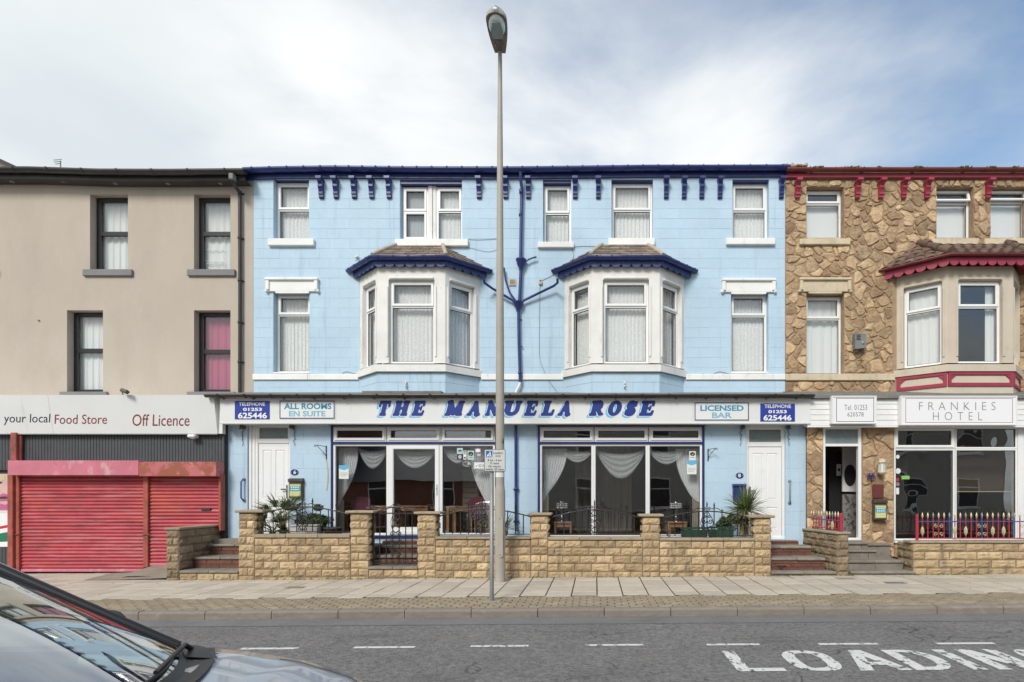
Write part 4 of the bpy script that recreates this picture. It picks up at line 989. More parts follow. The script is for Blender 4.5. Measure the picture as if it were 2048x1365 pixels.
letters('TELEPHONE', 1529, 1582, 809.4, 816.6, Yt, M['letwhite'], s_, bold=.012); letters('01253', 1536.7, 1573.5, 820.4, 827, Yt, M['letwhite'], s_, bold=.035); letters('625446', 1527, 1583, 830.3, 841.7, Yt, M['letwhite'], s_, bold=.03)
# the big slab-serif letters, each with a cyan drop shadow and a pale rim
LT = [('T', 753, 783), ('H', 785, 821), ('E', 823, 853), ('M', 889, 930), ('A', 933, 966), ('N', 970, 1001), ('U', 1004, 1045), ('E', 1048, 1078), ('L', 1082, 1113), ('A', 1115, 1147), ('R', 1178, 1212), ('O', 1213, 1246), ('S', 1247, 1277), ('E', 1278, 1312)]
sh = .26
for ch, a, b in LT:
    m = glyph(ch); Hh, Ww = m.shape; pad = 8
    z0, z1 = PZ(831.5, YS), PZ(802.8, YS); ht = z1 - z0; x0, x1 = PX(a, YS), PX(b, YS)
    dz = ht / (Hh - 2 * pad); dx = (x1 - x0 - sh * ht) / (Ww - 2 * pad)
    def put(mask, ox, oz, y, material, lvl=.5, parent=sg, nm='letter'):
        t = MB(); mask_mesh(t, mask, x0 - pad * dx + ox, z0 - pad * dz + oz, dx, dz, y, lvl)
        t.v = [(x + (z - z0) * sh, y_, z) for x, y_, z in t.v]; return t.build(nm, M[material], parent)
    lo = put(m, 0, 0, YS - .0045, 'letnavy', .24)
    sm = m.copy()
    for k in range(1, 4): sm = np.maximum(sm, np.roll(np.roll(m, -k * 2, 1), -int(k * 1.2), 0) if False else m * 0)
    put(m, -.038, -.036, YS - .0015, 'letcyan', .24, lo, 'drop_shadow'); put(m, -.019, -.018, YS - .002, 'letcyan', .24, lo, 'drop_shadow')
    put(m, -.003, -.003, YS - .0032, 'letwhite', .09, lo, 'letter_rim')

# navy beam and shop windows
mb = MB()
for g in (gw, gv):
    mb.box(g[0] - .06, g[1] + .06, YG - .10, YG + .05, g[3] + .0, 3.215)
mb.build('navy_beam', M['navy'], hotel)
mb = MB(); mb.box(XG0, gw[0] - .061, YG - .06, YG + .01, 3.085, 3.2); mb.box(gw[1] + .061, gv[0] - .061, YG - .06, YG + .01, 3.085, 3.2); mb.box(gv[1] + .061, XG1, YG - .06, YG + .01, 3.085, 3.2); mb.build('sign_soffit', M['navy'], hotel)
for gi, g in enumerate((gw, gv)):
    Yf = YG - .01
    mb = MB(); mb.box(g[0] - .035, g[0] + .004, Yf - .02, YG + .1, g[2] - .03, g[3]); mb.box(g[1] - .004, g[1] + .035, Yf - .02, YG + .1, g[2] - .03, g[3])
    mb.box(g[0] - .035, g[1] + .035, Yf - .05, YG + .1, g[2] - .07, g[2] - .031); mb.box(g[0] + .004, g[1] - .004, Yf - .03, YG + .08, PZ(888.5, YG), PZ(884.5, YG)); mb.build('window_surround', M['navy'], hotel)
    tops = ((667, 773, 854, 884), (774.5, 881.5, 854, 884), (883, 990, 854, 884)) if gi == 0 else ((1080, 1187.5, 854.5, 884), (1189, 1296.5, 854.5, 884), (1298, 1404, 854.5, 884))
    for a, b, t, bt in tops:
        x0, x1, z0, z1 = PX(a, YG), PX(b, YG), PZ(bt, YG), PZ(t, YG)
        fr = MB(); fr.ring(x0, x1, z0, z1, .045, Yf, Yf + .07, .01); f = fr.build('fanlight', M['upvc'], hotel)
        s2 = MB(); s2.ring(x0 + .03, x1 - .03, z0 + .03, z1 - .03, .052, Yf - .022, Yf + .05, .012); s2.build('sash', M['upvc'], f)
        p = MB(); p.box(x0 + .08, x1 - .08, Yf + .03, Yf + .035, z0 + .08, z1 - .08); p.build('pane', M['shopglass'], f)
        k_ = MB(); k_.ring(x0 + .081, x1 - .081, z0 + .081, z1 - .081, .008, Yf + .01, Yf + .028); k_.build('window_seal', M['seal'], f)
    lows = ((667, 777, 0), (777, 881, 1), (881, 990, 0)) if gi == 0 else ((1080, 1187, 0), (1187, 1295.5, 0), (1295.5, 1404, 0))
    for a, b, door in lows:
        x0, x1, z0, z1 = PX(a, YG) + .001, PX(b, YG) - .001, g[2] - .03, PZ(888.8, YG)
        fr = MB(); fr.ring(x0, x1, z0, z1, .045 if not door else .03, Yf, Yf + .07, .012); f = fr.build('french_door' if door else 'shop_window', M['upvc'], hotel); i = .045
        if door:
            d_ = MB(); d_.ring(x0 + .028, x1 - .028, z0 + .02, z1 - .028, .085, Yf - .02, Yf + .05, .015); d_.box(x0 + .10, x1 - .10, Yf - .012, Yf + .04, z0 + .1, z0 + .17); d_.build('door_leaf', M['upvc'], f)
            h_ = MB(); h_.box(x1 - .085, x1 - .065, Yf - .05, Yf - .02, 1.62, 1.84); h_.box(x1 - .085, x1 - .07, Yf - .07, Yf - .05, 1.74, 1.76); h_.build('handle', M['upvc'], f); i = .105
        p = MB(); p.box(x0 + i, x1 - i, Yf + .03, Yf + .036, z0 + i, z1 - i); p.build('pane', M['shopglass'], f)
        k_ = MB(); k_.ring(x0 + i + .001, x1 - i - .001, z0 + i + .001, z1 - i - .001, .008, Yf + .01, Yf + .028); k_.build('window_seal', M['seal'], f)
def panel_door(parent, x0, x1, z0, z1, Yd, zt0, zt1, zleaf, side, nm='door'):
    fr = MB(); fr.ring(x0, x1, z0, z1, .055, Yd, Yd + .08, .012); fr.box(x0 + .055, x1 - .055, Yd + .002, Yd + .07, zt0 - .075, zt0); f = fr.build(nm, M['upvc'], parent)
    g = MB(); g.box(x0 + .075, x1 - .075, Yd + .03, Yd + .036, zt0 + .01, zt1); g.build('transom_pane', M['lensin'], f)
    g = MB(); g.ring(x0 + .055, x1 - .055, zt0, z1 - .055, .02, Yd + .01, Yd + .05); g.build('window_seal', M['upvc'], f)
    a, b, c, d = x0 + .062, x1 - .062, z0 + .03, zt0 - .083
    L_ = MB(); w_ = b - a; h_ = d - c
    cols = [(a + .13 * w_, a + .44 * w_), (a + .56 * w_, a + .87 * w_)]; rws = [(c + .09 * h_, c + .33 * h_), (c + .42 * h_, c + .93 * h_)]
    hs = [(p, q, r_, s2) for p, q in cols for r_, s2 in rws]
    L_.M = None; holed(L_, a, b, c, d, Yd + .018, hs, .012)
    for p, q, r_, s2 in hs:
        L_.quad((p, Yd + .030, r_), (q, Yd + .030, r_), (q, Yd + .030, s2), (p, Yd + .030, s2))
        e = .03; L_.add([(p + .012, Yd + .030, r_ + .012), (q - .012, Yd + .030, r_ + .012), (q - .012, Yd + .030, s2 - .012), (p + .012, Yd + .030, s2 - .012), (p + e, Yd + .020, r_ + e), (q - e, Yd + .020, r_ + e), (q - e, Yd + .020, s2 - e), (p + e, Yd + .020, s2 - e)],
                        [(4, 5, 6, 7), (0, 1, 5, 4), (1, 2, 6, 5), (2, 3, 7, 6), (3, 0, 4, 7)])
    L_.box(a - .008, b + .008, Yd + .045, Yd + .06, c - .01, d + .01)
    L_.build('door_leaf', M['dooru'], f)
    hx = b - .035 if side > 0 else a + .035
    m2 = MB(); m2.bev(hx - .015, hx + .015, Yd + .0, Yd + .018, c + .42 * h_, c + .56 * h_, .006); m2.bev(hx - .11 if side > 0 else hx, hx if side > 0 else hx + .11, Yd - .04, Yd - .02, c + .505 * h_, c + .52 * h_, .006); m2.tube([(hx, Yd + .01, c + .512 * h_), (hx, Yd - .03, c + .512 * h_)], .009, 6); m2.build('handle', M['silver'], f)
    return f, (a, b, c, d)
f, (a, b, c, d) = panel_door(hotel, dl[0] + .14, dl[1] - .003, dl[2], dl[3] - .003, YG + .05, PZ(879, YG), PZ(855, YG), 0, 1)
mb = MB(); mb.bev(a + .24, b - .22, YG + .052, YG + .07, c + .365 * (d - c), c + .40 * (d - c), .006); mb.box(a + .27, b - .25, YG + .050, YG + .053, c + .374 * (d - c), c + .391 * (d - c)); mb.build('letter_plate', M['silver'], f)
mb = MB(); mb.bev(dl[0] + .003, dl[0] + .065, YG + .03, YG + .13, dl[2], dl[3] - .003, .01); mb.bev(dl[0] + .07, dl[0] + .137, YG + .04, YG + .13, dl[2], dl[3] - .003, .01); mb.build('door_side_panel', M['upvc'], hotel)
panel_door(hotel, dr[0] + .003, dr[1] - .003, dr[2], dr[3] - .003, YG + .05, PZ(886, YG), PZ(860, YG), 0, -1)
# ground floor rooms
XM = (gw[1] + gv[0]) / 2
for (a, b) in ((XG0 + .05, XM - .05), (XM + .05, XG1 - .05)):
    mb = MB()
    mb.box(a, b, YG + 5.0, YG + 5.05, .66, 3.4); mb.box(a, a + .05, YG + .15, YG + 5, .66, 3.4); mb.box(b - .05, b, YG + .15, YG + 5, .66, 3.4); mb.box(a, b, YG + .15, YG + 5, 3.4, 3.45)
    mb.build('room_wall', M['maroon' if a > -1 else 'room'], hotel)
    mb = MB(); mb.box(a, b, YG + .15, YG + 5, .64, .68); mb.build('room_floor', M['floor'], hotel)
# ================================================================ pipes and fittings on the blue hotel
Yp = YU - .09
def pt(px, py, Y=Yp): return (PX(px, Y), Y, PZ(py, Y))
dp = thing('drainpipe', 'navy downpipe with hopper and branching waste pipes in the middle of the blue hotel', 'drainpipe', pt(1038, 760))
mb = MB(); mb.tube([pt(1041, 345, YU - .2), pt(1041.5, 362, YU - .17), pt(1044, 378), pt(1043, 400), pt(1041, 522)], .036, 10); mb.build('pipe', M['navy'], dp)
mb = MB(); mb.lathe(pt(1042.5, 384), [(.043, -.05), (.047, -.05), (.047, .05), (.036, .055)], 10); mb.lathe(pt(1041.5, 430), [(.036, -.03), (.045, -.03), (.045, .02), (.036, .02)], 10); mb.build('collar', M['navy'], dp)
def hopper(px, py, wdt, hgt):
    x, y, z = pt(px, py); m = MB(); pr = [(wdt, 0), (wdt * 1.08, 0), (wdt * 1.08, -.02), (wdt * .95, -.04), (wdt * .8, -hgt * .6), (.05, -hgt), (.04, -hgt - .07)]
    m.lathe((x, y, z), pr, 8); m.build('hopper', M['navy'], dp)
hopper(1042, 519, .115, .20)
mb = MB(); mb.tube([pt(1042, 536), pt(1041, 560), pt(1039, 602)], .036, 10); mb.build('pipe', M['navy'], dp)
hopper(1036.5, 604, .12, .16)
mb = MB(); mb.tube([pt(1037, 622), pt(1038, 690), pt(1040, 745)], .035, 10); mb.build('pipe', M['navy'], dp)
mb = MB(); mb.tube([pt(1049, 525), pt(1058, 519), pt(1066, 516), pt(1073, 514)], .02, 8); mb.build('waste_pipe', M['navy'], dp)
mb = MB(); mb.tube([pt(1115, 558, YU - .38), pt(1115, 566, YU - .3), pt(1108, 572, YU - .15), pt(1046, 602)], .028, 8); mb.build('branch_pipe', M['navy'], dp)
mb = MB(); mb.tube([pt(968, 558, YU - .38), pt(969, 566, YU - .3), pt(984, 577, YU - .12), pt(1030, 604)], .028, 8); mb.build('branch_pipe', M['navy'], dp)
mb = MB(); mb.tube([pt(1008, 536), pt(1011, 560), pt(1019, 585), pt(1032, 603)], .021, 8); mb.build('waste_pipe', M['navy'], dp)
mb = MB(); mb.lathe(pt(1040, 744), [(.036, 0), (.046, 0), (.046, -.05), (.036, -.05)], 10); mb.tube([pt(1040, 746), pt(1041, 765)], .036, 10); mb.build('collar', M['navy'], dp)
mb = MB(); mb.tube([pt(1041, 763), pt(1039, 771), pt(1034, 780), pt(1031, 789)], .03, 10); mb.build('elbow', M['letwhite'], dp)
mb = MB(); mb.tube([pt(1037.5, 640, YU - .02), pt(1044, 640, YU - .02)], .012, 6); mb.tube([pt(1039, 694, YU - .05), pt(1046, 694, YU - .05)], .012, 6); mb.build('bracket', M['navy'], dp)
Yq = YG - .07
dp2 = thing('drainpipe', 'short navy downpipe between the two shop windows of the blue hotel', 'drainpipe', pt(1032, 1060, Yq))
mb = MB(); mb.tube([pt(1031.5, 851, Yq), pt(1032, 1050, Yq)], .031, 10); mb.tube([pt(1032, 1049, Yq), (PX(1032.5, Yq), Yq + .0, PZ(1055, Yq)), (PX(1034, Yq), Yq - .05, PZ(1060, Yq))], .033, 10); mb.build('pipe', M['navy'], dp2)
mb = MB()
for py in (978, 1042): mb.lathe(pt(1032, py, Yq), [(.031, -.03), (.038, -.03), (.038, .03), (.031, .03)], 10); mb.box(PX(1026, Yq), PX(1037.5, Yq), Yq, YG, PZ(py, Yq) - .02, PZ(py, Yq) - .0)
mb.build('collar', M['navy'], dp2)
o = MB(); x, y, z = pt(1025, 565, YU - .02); o.box(x - .07, x + .07, YU - .03, YU + .01, z - .07, z + .07); o.build
v = thing('air_vent', 'small square cream air vent between the two bays of the blue hotel', 'vent', (x, YU, z))
m = MB(); m.ring(x - .075, x + .075, z - .075, z + .075, .018, YU - .03, YU); m.build('frame', M['cream'], v)
m = MB(); m.box(x - .057, x + .057, YU - .012, YU - .008, z - .057, z + .057); m.build('backing', M['seal'], v)
for k in range(5): m = MB(); m.box(x - .057, x + .057, YU - .026, YU - .014, z - .05 + k * .022, z - .04 + k * .022); m.build('slat', M['cream'], v)
x, y, z = pt(1081, 566, YU - .03)
v = thing('junction_box', 'small white cable junction box left of the right bay roof', 'junction box', (x, YU, z)); m = MB(); m.bev(x - .04, x + .04, YU - .06, YU - .007, z - .045, z + .045, .012); m.lathe((x, YU - .06, z + .06), [(0, .02), (.02, .015), (.025, -.02)], 8); m.build('box', M['cream'], v)
x, y, z = pt(714, 515, YU - .03)
v = thing('wall_bracket', 'tiny pale bracket on the blue wall above the left bay gutter', 'bracket', (x, YU, z)); m = MB(); m.bev(x - .035, x + .035, YU - .05, YU - .007, z - .02, z + .03, .01); m.tube([(x - .07, YU - .05, z - .03), (x, YU - .06, z), (x + .06, YU - .07, z + .02)], .008, 6); m.build('holder', M['stonewhite'], v)
def cable(label, pts, r=.006, material='blackgutter', Y=YU - .014):
    m = MB(); P3 = [Vector((PX(a, Y), Y, PZ(b, Y))) for a, b in pts]; sm = []
    for i in range(len(P3) - 1):
        for q in range(4):
            t = q / 4; p0 = P3[max(i - 1, 0)]; p1 = P3[i]; p2 = P3[i + 1]; p3 = P3[min(i + 2, len(P3) - 1)]
            sm.append(.5 * ((2 * p1) + (-p0 + p2) * t + (2 * p0 - 5 * p1 + 4 * p2 - p3) * t * t + (-p0 + 3 * p1 - 3 * p2 + p3) * t ** 3))
    sm.append(P3[-1]); m.tube(sm, r, 5); tagp(m.build('cable', M[material]), label, 'cable')
cable('thin cable looping down to the junction box beside the right bay', [(1218, 495), (1170, 493), (1145, 497), (1146, 518), (1110, 548), (1083, 562)], .004)
cable('thin vertical cable below the junction box on the blue wall', [(1080, 572), (1079, 640), (1079, 712), (1085, 735), (1098, 762), (1117, 788)], .005, 'steel')
cable('thin cable across the blue wall right of the double top window', [(936, 479), (960, 480), (995, 478)], .004)
cable('loose drooping wire below the double top window', [(905, 493), (930, 494), (955, 500), (978, 504), (1002, 497)], .003, 'blackgutter')
cable('short wire loop over the white band right of the right bay', [(1378, 751), (1393, 760), (1408, 747)], .004)
cable('short curved wire under the rightmost first floor window', [(1426, 749), (1440, 744), (1462, 750)], .004)
cable('short dark wire lying on the white band left of the left bay', [(684, 748), (692, 744), (702, 746), (716, 750)], .004)
for k, (px, nm) in enumerate(((812, 'left'), (1249, 'right'))):
    Yb = YU - .62; x, y, z = PX(px, Yb), Yb, PZ(770, Yb)
    v = thing('flag_bracket', f'small corroded flag bracket on the blue base of the {nm} bay', 'bracket', (x, Yb, z)); m = MB(); m.bev(x - .014, x + .014, Yb - .02, Yb + .03, z - .07, z + .08, .006); m.tube([(x - .035, Yb - .04, z + .02), (x + .03, Yb - .05, z + .03)], .009, 6); m.tube([(x, Yb - .02, z - .05), (x + .02, Yb - .07, z - .03)], .01, 6); m.build('plate', M['stonewhite'], v)
m = MB(); Yb = YU - .58; m.box(PX(880.3, Yb), PX(882.2, Yb), Yb - .005, Yb - .001, PZ(776, Yb), PZ(752, Yb)); tagp(m.build('rust_streak', M['rust'], hotel), None)

# door fittings
def grab_rail(px, t, b, label):
    x = PX(px, YG); z0, z1 = PZ(b, YG) + .03, PZ(t, YG) - .03; v = thing('grab_rail', label, 'grab rail', (x, YG, z0), 'grab rails beside the hotel doors')
    m = MB(); m.tube([(x, YG - .01, z0), (x, YG - .06, z0 + .01), (x - .02, YG - .085, z0 + .06), (x - .02, YG - .085, z1 - .06), (x, YG - .06, z1 - .01), (x, YG - .01, z1)], .016, 8); m.build('bar', M['railblue' if px < 1000 else 'steel'], v)
    for z in (z0, z1): m = MB(); m.lathe((x, YG, z), [(0, -.03), (.032, -.024), (.036, 0)], 12, 'y'); m.build('flange', M['steel'], v)
grab_rail(489, 956, 1004, 'curved grab rail left of the white door numbered 6'); grab_rail(1579, 960, 1009, 'curved grab rail right of the white door numbered 8')
def number_plate(px, py, ch):
    x, z = PX(px, YG), PZ(py, YG); v = thing('number_plate', f'oval navy number plate with a white {ch} beside the ' + ('left hotel door' if ch == '6' else 'right door near the spiky palm'), 'house number', (x, YG, z))
    m = MB(); n = 24; m.prism([(x + .082 * math.cos(2 * math.pi * k / n), z + .062 * math.sin(2 * math.pi * k / n)) for k in range(n)], YG - .016, YG - .001); m.build('plate', M['navy'], v)
    letters(ch, px - 2.6, px + 2.6, py - 3.8, py + 3.6, YG - .016, M['letwhite'], v, bold=.03)
    m = MB(); 
    for s_ in (-1, 1): m.lathe((x + s_ * .060, YG - .016, z), [(0, -.004), (.006, -.003), (.007, 0)], 8, 'y')
    m.build('screw', M['letwhite'], v)
number_plate(589.5, 945, '6'); number_plate(1479, 951.5, '8')
def post_box(px0, px1, py0, py1, Y, label, mat_='bronze', ad=True):
    x0, x1, z0, z1 = PX(px0, Y), PX(px1, Y), PZ(py1, Y), PZ(py0, Y); h = z1 - z0; w_ = x1 - x0; v = thing('post_box', label, 'post box', ((x0 + x1) / 2, Y, z0))
    m = MB(); m.bev(x0, x1, Y - .09, Y - .001, z0, z0 + h * .80, .014); m.prism([(Y - .001, z0 + h * .8), (Y - .09, z0 + h * .8), (Y - .11, z0 + h * .84), (Y - .105, z0 + h * .96), (Y - .03, z1), (Y - .001, z1)], x0 - .006, x1 + .006, 'x'); m.build('box', M[mat_], v)
    m = MB()
    for k in range(4): m.box(x0 + w_ * (.14 + k * .2), x0 + w_ * (.26 + k * .2), Y - .112, Y - .104, z0 + h * .865, z0 + h * .935)
    m.build('slot', M['seal'], v)
    if ad:
        m = MB(); m.box(x0 + .025, x1 - .025, Y - .094, Y - .0905, z0 + h * .10, z0 + h * .70); c = m.build('advert_card', M['yellowad'], v)
        m = MB(); m.box(x0 + .03, x1 - .03, Y - .0965, Y - .0945, z0 + h * .36, z0 + h * .60); m.build('print', M['bluead'], c)
        m = MB()
        for r_ in range(4):
            for q in range(4): m.box(x0 + w_ * (.2 + q * .16), x0 + w_ * (.31 + q * .16), Y - .0985 if r_ in (2, 3) else Y - .0965, Y - .0965 if r_ in (2, 3) else Y - .0945, z0 + h * (.16, .26, .41, .52)[r_], z0 + h * (.18, .28, .46, .57)[r_])
        m.build('small_print', M['letwhite'] , c)
    return v
post_box(581.5, 608, 957, 997, YG, 'bronze post box with a yellow and turquoise card right of the door numbered 6')
post_box(1464.5, 1490, 968, 1000, YG, 'navy post box behind the spiky palm left of the door numbered 8', 'navy', False)
def basket_bracket(px, s_, py0, py1, label):
    x = PX(px, YG); z1, z0 = PZ(py0, YG), PZ(py1, YG); v = thing('hanging_bracket', label, 'bracket', (x, YG, z0))
    m = MB(); m.bev(x - .012, x + .012, YG - .014, YG - .001, z0, z1, .003); m.build('wall_bar', M['ironblack'], v)
    m = MB(); e = x - s_ * .14; m.tube([(x, YG - .01, z1 - .02), (x - s_ * .06, YG - .1, z1 - .01), (e, YG - .2, z1 + .0)], .006, 6); m.tube([(e, YG - .2, z1)] + [(e - s_ * .018 * math.sin(t), YG - .2 - .012 * math.sin(t), z1 + .018 * math.cos(t) - .018) for t in (.8, 1.8, 2.8, 3.8, 4.8)], .006, 6); m.build('arm', M['ironblack'], v)
    m = MB(); m.tube([(x, YG - .01, z0 + .06), (x - s_ * .05, YG - .07, z0 + .16), (x - s_ * .12, YG - .17, z1 - .01)], .006, 6); m.build('brace', M['ironblack'], v)
basket_bracket(653, 1, 892, 919, 'black hanging basket bracket left of the left shop window, rust streak below it')
basket_bracket(1416, -1, 898, 923, 'black hanging basket bracket right of the right shop window')
mb = MB()
mb.grid(lambda u, v: (PX(653 + 3.5 * math.sin(v * 3) + (u - .5) * (3.0 - v), YG), YG - .0075, PZ(920 + v * 62, YG)), 1, 8)
mb.build('rust_streak', mat('yellow rust stain', (.42, .40, .25), .8, .2, 8), gwall)
for k, px in enumerate((489, 587, 1484, 1574)):
    nm = ['left side of the left white door', 'right side of the left white door', 'left side of the right white door', 'right side of the right white door'][k]
    s_ = -1 if k % 2 == 0 else 1
    x, z = PX(px, YG), PZ(856, YG); v = thing('door_floodlight', f'small lamp with dangling wires at the {nm}', 'lamp', (x, YG, z), 'lamps beside the hotel doors')
    m = MB(); m.bev(x - .035, x + .035, YG - .13, YG - .002, z - .03, z + .045, .015); m.tube([(x, YG - .08, z), (x + s_ * .05, YG - .09, z - .03)], .02, 8); m.build('housing', M['bronze'], v)
    m = MB(); r_ = random.Random(k); p = [(x + s_ * .03, YG - .03, z - .03)]
    for q in range(13): p.append((x + s_ * .03 + r_.uniform(-.022, .022), YG - .02, z - .05 - q * .028))
    m.tube(p, .0045, 5); m.tube([(a + .012 * math.sin(i * 1.7), b - .004, c_ + .01) for i, (a, b, c_) in enumerate(p[:10])], .003, 5); m.build('wire', M['blackgutter'], v)

# drapes, stickers and things inside the two shop windows
YD = YG + .22
def drape(pxa, pxb, pyt, side, label, tie=(0, 0), bottom=None, Y=YD):
    """sheer panel gathered to one side: wide at the rail, pulled to (tx,ty)"""
    xa, xb = PX(pxa, Y), PX(pxb, Y); zt = PZ(pyt, Y); tx, tz = PX(tie[0], Y), PZ(tie[1], Y); wb = .10
    xe = xa if side < 0 else xb; n = 9
    def fn(u, v):
        s_ = v ** 1.5 if True else v
        inner = (xb if side < 0 else xa); outer = xe
        top = outer + (inner - outer) * u
        bot = outer + (tx - outer) * u
        sw = math.sin(v * math.pi) * .05 * u * (1 if side < 0 else -1)
        x = top * (1 - s_) + bot * s_ + sw
        sag = (1 - u) * .0
        z = zt + (tz - (1 - u) * -.0 - zt) * v - (.10 * u * (1 - u)) * v
        return (x, Y + .013 * math.sin(u * n * 6.28 + v * 2) * (1 - .4 * v), z + (.16 * (1 - u) * v * (-1)))
    m = MB(); m.grid(fn, 70, 14); tagp(m.build('drape', M['sheer']), label, 'curtain', 'sheer drapes in the hotel shop windows')
def swag(pxa, pxb, pyt, depth, label, Y=YD - .05, thick=.5):
    xa, xb = PX(pxa, Y), PX(pxb, Y); zt = PZ(pyt, Y); dz = depth
    def fn(u, v):
        b = 4 * u * (1 - u); x = xa + u * (xb - xa); up_ = zt - dz * thick * b * .35; lo = zt - dz * b
        return (x, Y + .010 * math.sin(v * 26) - .05 * b * v, up_ + (lo - up_) * v + .0)
    m = MB(); m.grid(fn, 40, 26); tagp(m.build('swag', M['swagcloth']), label, 'curtain', 'sheer swags in the hotel shop windows')
drape(1086, 1134, 898, -1, 'sheer white drape gathered at the left side of the right shop window', (1094, 990))
drape(1352, 1399, 898, 1, 'sheer white drape gathered at the right side of the right shop window', (1380, 990))
drape(676, 716, 895, -1, 'sheer white drape gathered at the left side of the left shop window', (683, 1000))
drape(940, 987, 895, 1, 'sheer white drape gathered at the right side of the left shop window', (970, 1002))
swag(1120, 1190, 898, .30, 'half swag of sheer cloth in the left pane of the right shop window'); swag(1190, 1293, 898, .64, 'deep sheer swag across the middle pane of the right shop window'); swag(1293, 1372, 898, .34, 'half swag of sheer cloth in the right pane of the right shop window')
swag(716, 778, 896, .45, 'grey white swag in the left pane of the left shop window'); swag(786, 876, 898, .42, 'shallow swag behind the glass of the french door'); swag(884, 950, 896, .34, 'pale swag in the right pane of the left shop window, behind the stickers')
for k, (px0, px1, py, nm) in enumerate(((1086, 1098, 990, 'left side of the right shop window'), (1384, 1398, 990, 'right side of the right shop window'), (677, 688, 1000, 'left side of the left shop window'), (973, 986, 1003, 'right side of the left shop window'))):
    Y = YD + .02; curtain(PX(px0, Y), PX(px1, Y), .7, PZ(py, Y), Y, 'beige gathered curtain tail at the ' + nm, M['brownnet'], folds=3, amp=.03, name='curtain_tail', part='curtain tails in the hotel shop windows')
def sheet_curtain(px0, px1, py0, py1, Y, mt, label): curtain(PX(px0, Y), PX(px1, Y), PZ(py1, Y), PZ(py0, Y), Y, label, M[mt], folds=9, amp=.03, name='wall_curtain')
sheet_curtain(1150, 1262, 890, 1100, YG + 2.3, 'brownnet', 'brownish full length curtain deep inside the room behind the right shop window')
def shade_panel(px0, px1, py0, py1, Y, mt, name, label, cat, slats=0):
    x0, x1, z0, z1 = PX(px0, Y), PX(px1, Y), PZ(py1, Y), PZ(py0, Y); v = thing(name, label, cat, ((x0 + x1) / 2, Y, z0))
    m = MB(); m.bev(x0, x1, Y, Y + .03, z0, z1, .01); m.build('panel', M[mt], v); m = MB(); m.bev(x0 - .03, x1 + .03, Y - .03, Y + .03, z1 - .02, z1 + .06, .01); m.build('top', M[mt], v)
    for k in range(slats): z = z0 + (z1 - z0) * (k + .5) / slats; m = MB(); m.bev(x0 + .03, x1 - .03, Y - .02, Y, z - (z1 - z0) / slats * .42, z + (z1 - z0) / slats * .42, .01); m.build('slat', M[mt], v)
shade_panel(925, 958, 944, 1040, YG + 1.1, 'greysill', 'louvred_cabinet', 'tall pale grey slatted cabinet standing behind the right pane of the left shop window', 'cabinet', 9)
shade_panel(1196, 1232, 964, 978, YG + 3.6, 'cream', 'hatch', 'small pale serving hatch in the back wall behind the right shop window', 'hatch')
def table(xc, yc, w_, d_, h_, label, mt='wood', leg=.03, base=.68):
    v = thing('table', label, 'table', (xc, yc, base)); m = MB(); m.bev(xc - w_ / 2, xc + w_ / 2, yc - d_ / 2, yc + d_ / 2, base + h_ - .035, base + h_, .008); m.build('table_top', M[mt], v)
    m = MB(); m.box(xc - w_ / 2 + .05, xc + w_ / 2 - .05, yc - d_ / 2 + .04, yc - d_ / 2 + .06, base + h_ - .12, base + h_ - .035); m.box(xc - w_ / 2 + .05, xc + w_ / 2 - .05, yc + d_ / 2 - .06, yc + d_ / 2 - .04, base + h_ - .12, base + h_ - .035); m.build('apron', M[mt], v)
    for a in (-1, 1):
        for b in (-1, 1): m = MB(); m.bev(xc + a * (w_ / 2 - .04) - leg, xc + a * (w_ / 2 - .04) + leg, yc + b * (d_ / 2 - .04) - leg, yc + b * (d_ / 2 - .04) + leg, base, base + h_ - .036, .005); m.build('leg', M[mt], v)
def zpx(py, Y): return PZ(py, Y)
table(PX(750, YG + 1.0), YG + 1.0, 1.1, .7, zpx(1012, YG + .7) - .68 + .0, 'orange wood dining table behind the left pane of the left shop window')
table(PX(800, YG + 1.3) + .35, YG + 1.35, .8, .7, zpx(1012, YG + .95) - .68, 'orange wood dining table seen through the french door glass')
table(PX(940, YG + .9), YG + .95, .95, .7, zpx(1013, YG + .62) - .68, 'orange wood dining table in front of the slatted cabinet')
table(PX(1127, YG + .6), YG + .65, .42, .4, .26, 'low carved wooden side table carrying the left crystal lamp', leg=.025, base=.75)
table(PX(1353, YG + .6), YG + .65, .46, .4, .26, 'low carved wooden side table carrying the right crystal lamp', leg=.025, base=.75)
def chair(xc, yc, label):
    v = thing('chair', label, 'chair', (xc, yc, .68), 'dining chairs behind the left shop window'); b = .68
    m = MB(); m.bev(xc - .21, xc + .21, yc - .2, yc + .2, b + .42, b + .48, .02); m.build('seat', M['chairred'], v)
    m = MB(); n = 12; m.prism([(xc - .21, b + .5)] + [(xc - .22 * math.cos(math.pi * k / n), b + .80 + .09 * math.sin(math.pi * k / n)) for k in range(n + 1)] + [(xc + .21, b + .5)], yc - .22, yc - .18); m.build('backrest', M['chairred'], v)
    for a in (-1, 1):
        for c_ in (-1, 1): m = MB(); m.tube([(xc + a * .18, yc + c_ * .18, b), (xc + a * .18, yc + c_ * .18, b + .42)], .017, 6); m.build('leg', M['wood'], v)
chair(PX(731, YG + .8), YG + .75, 'maroon upholstered chair at the table behind the left pane of the left shop window')
chair(PX(975, YG + .8) - .1, YG + .6, 'maroon upholstered chair behind the right pane of the left shop window beside the drape')
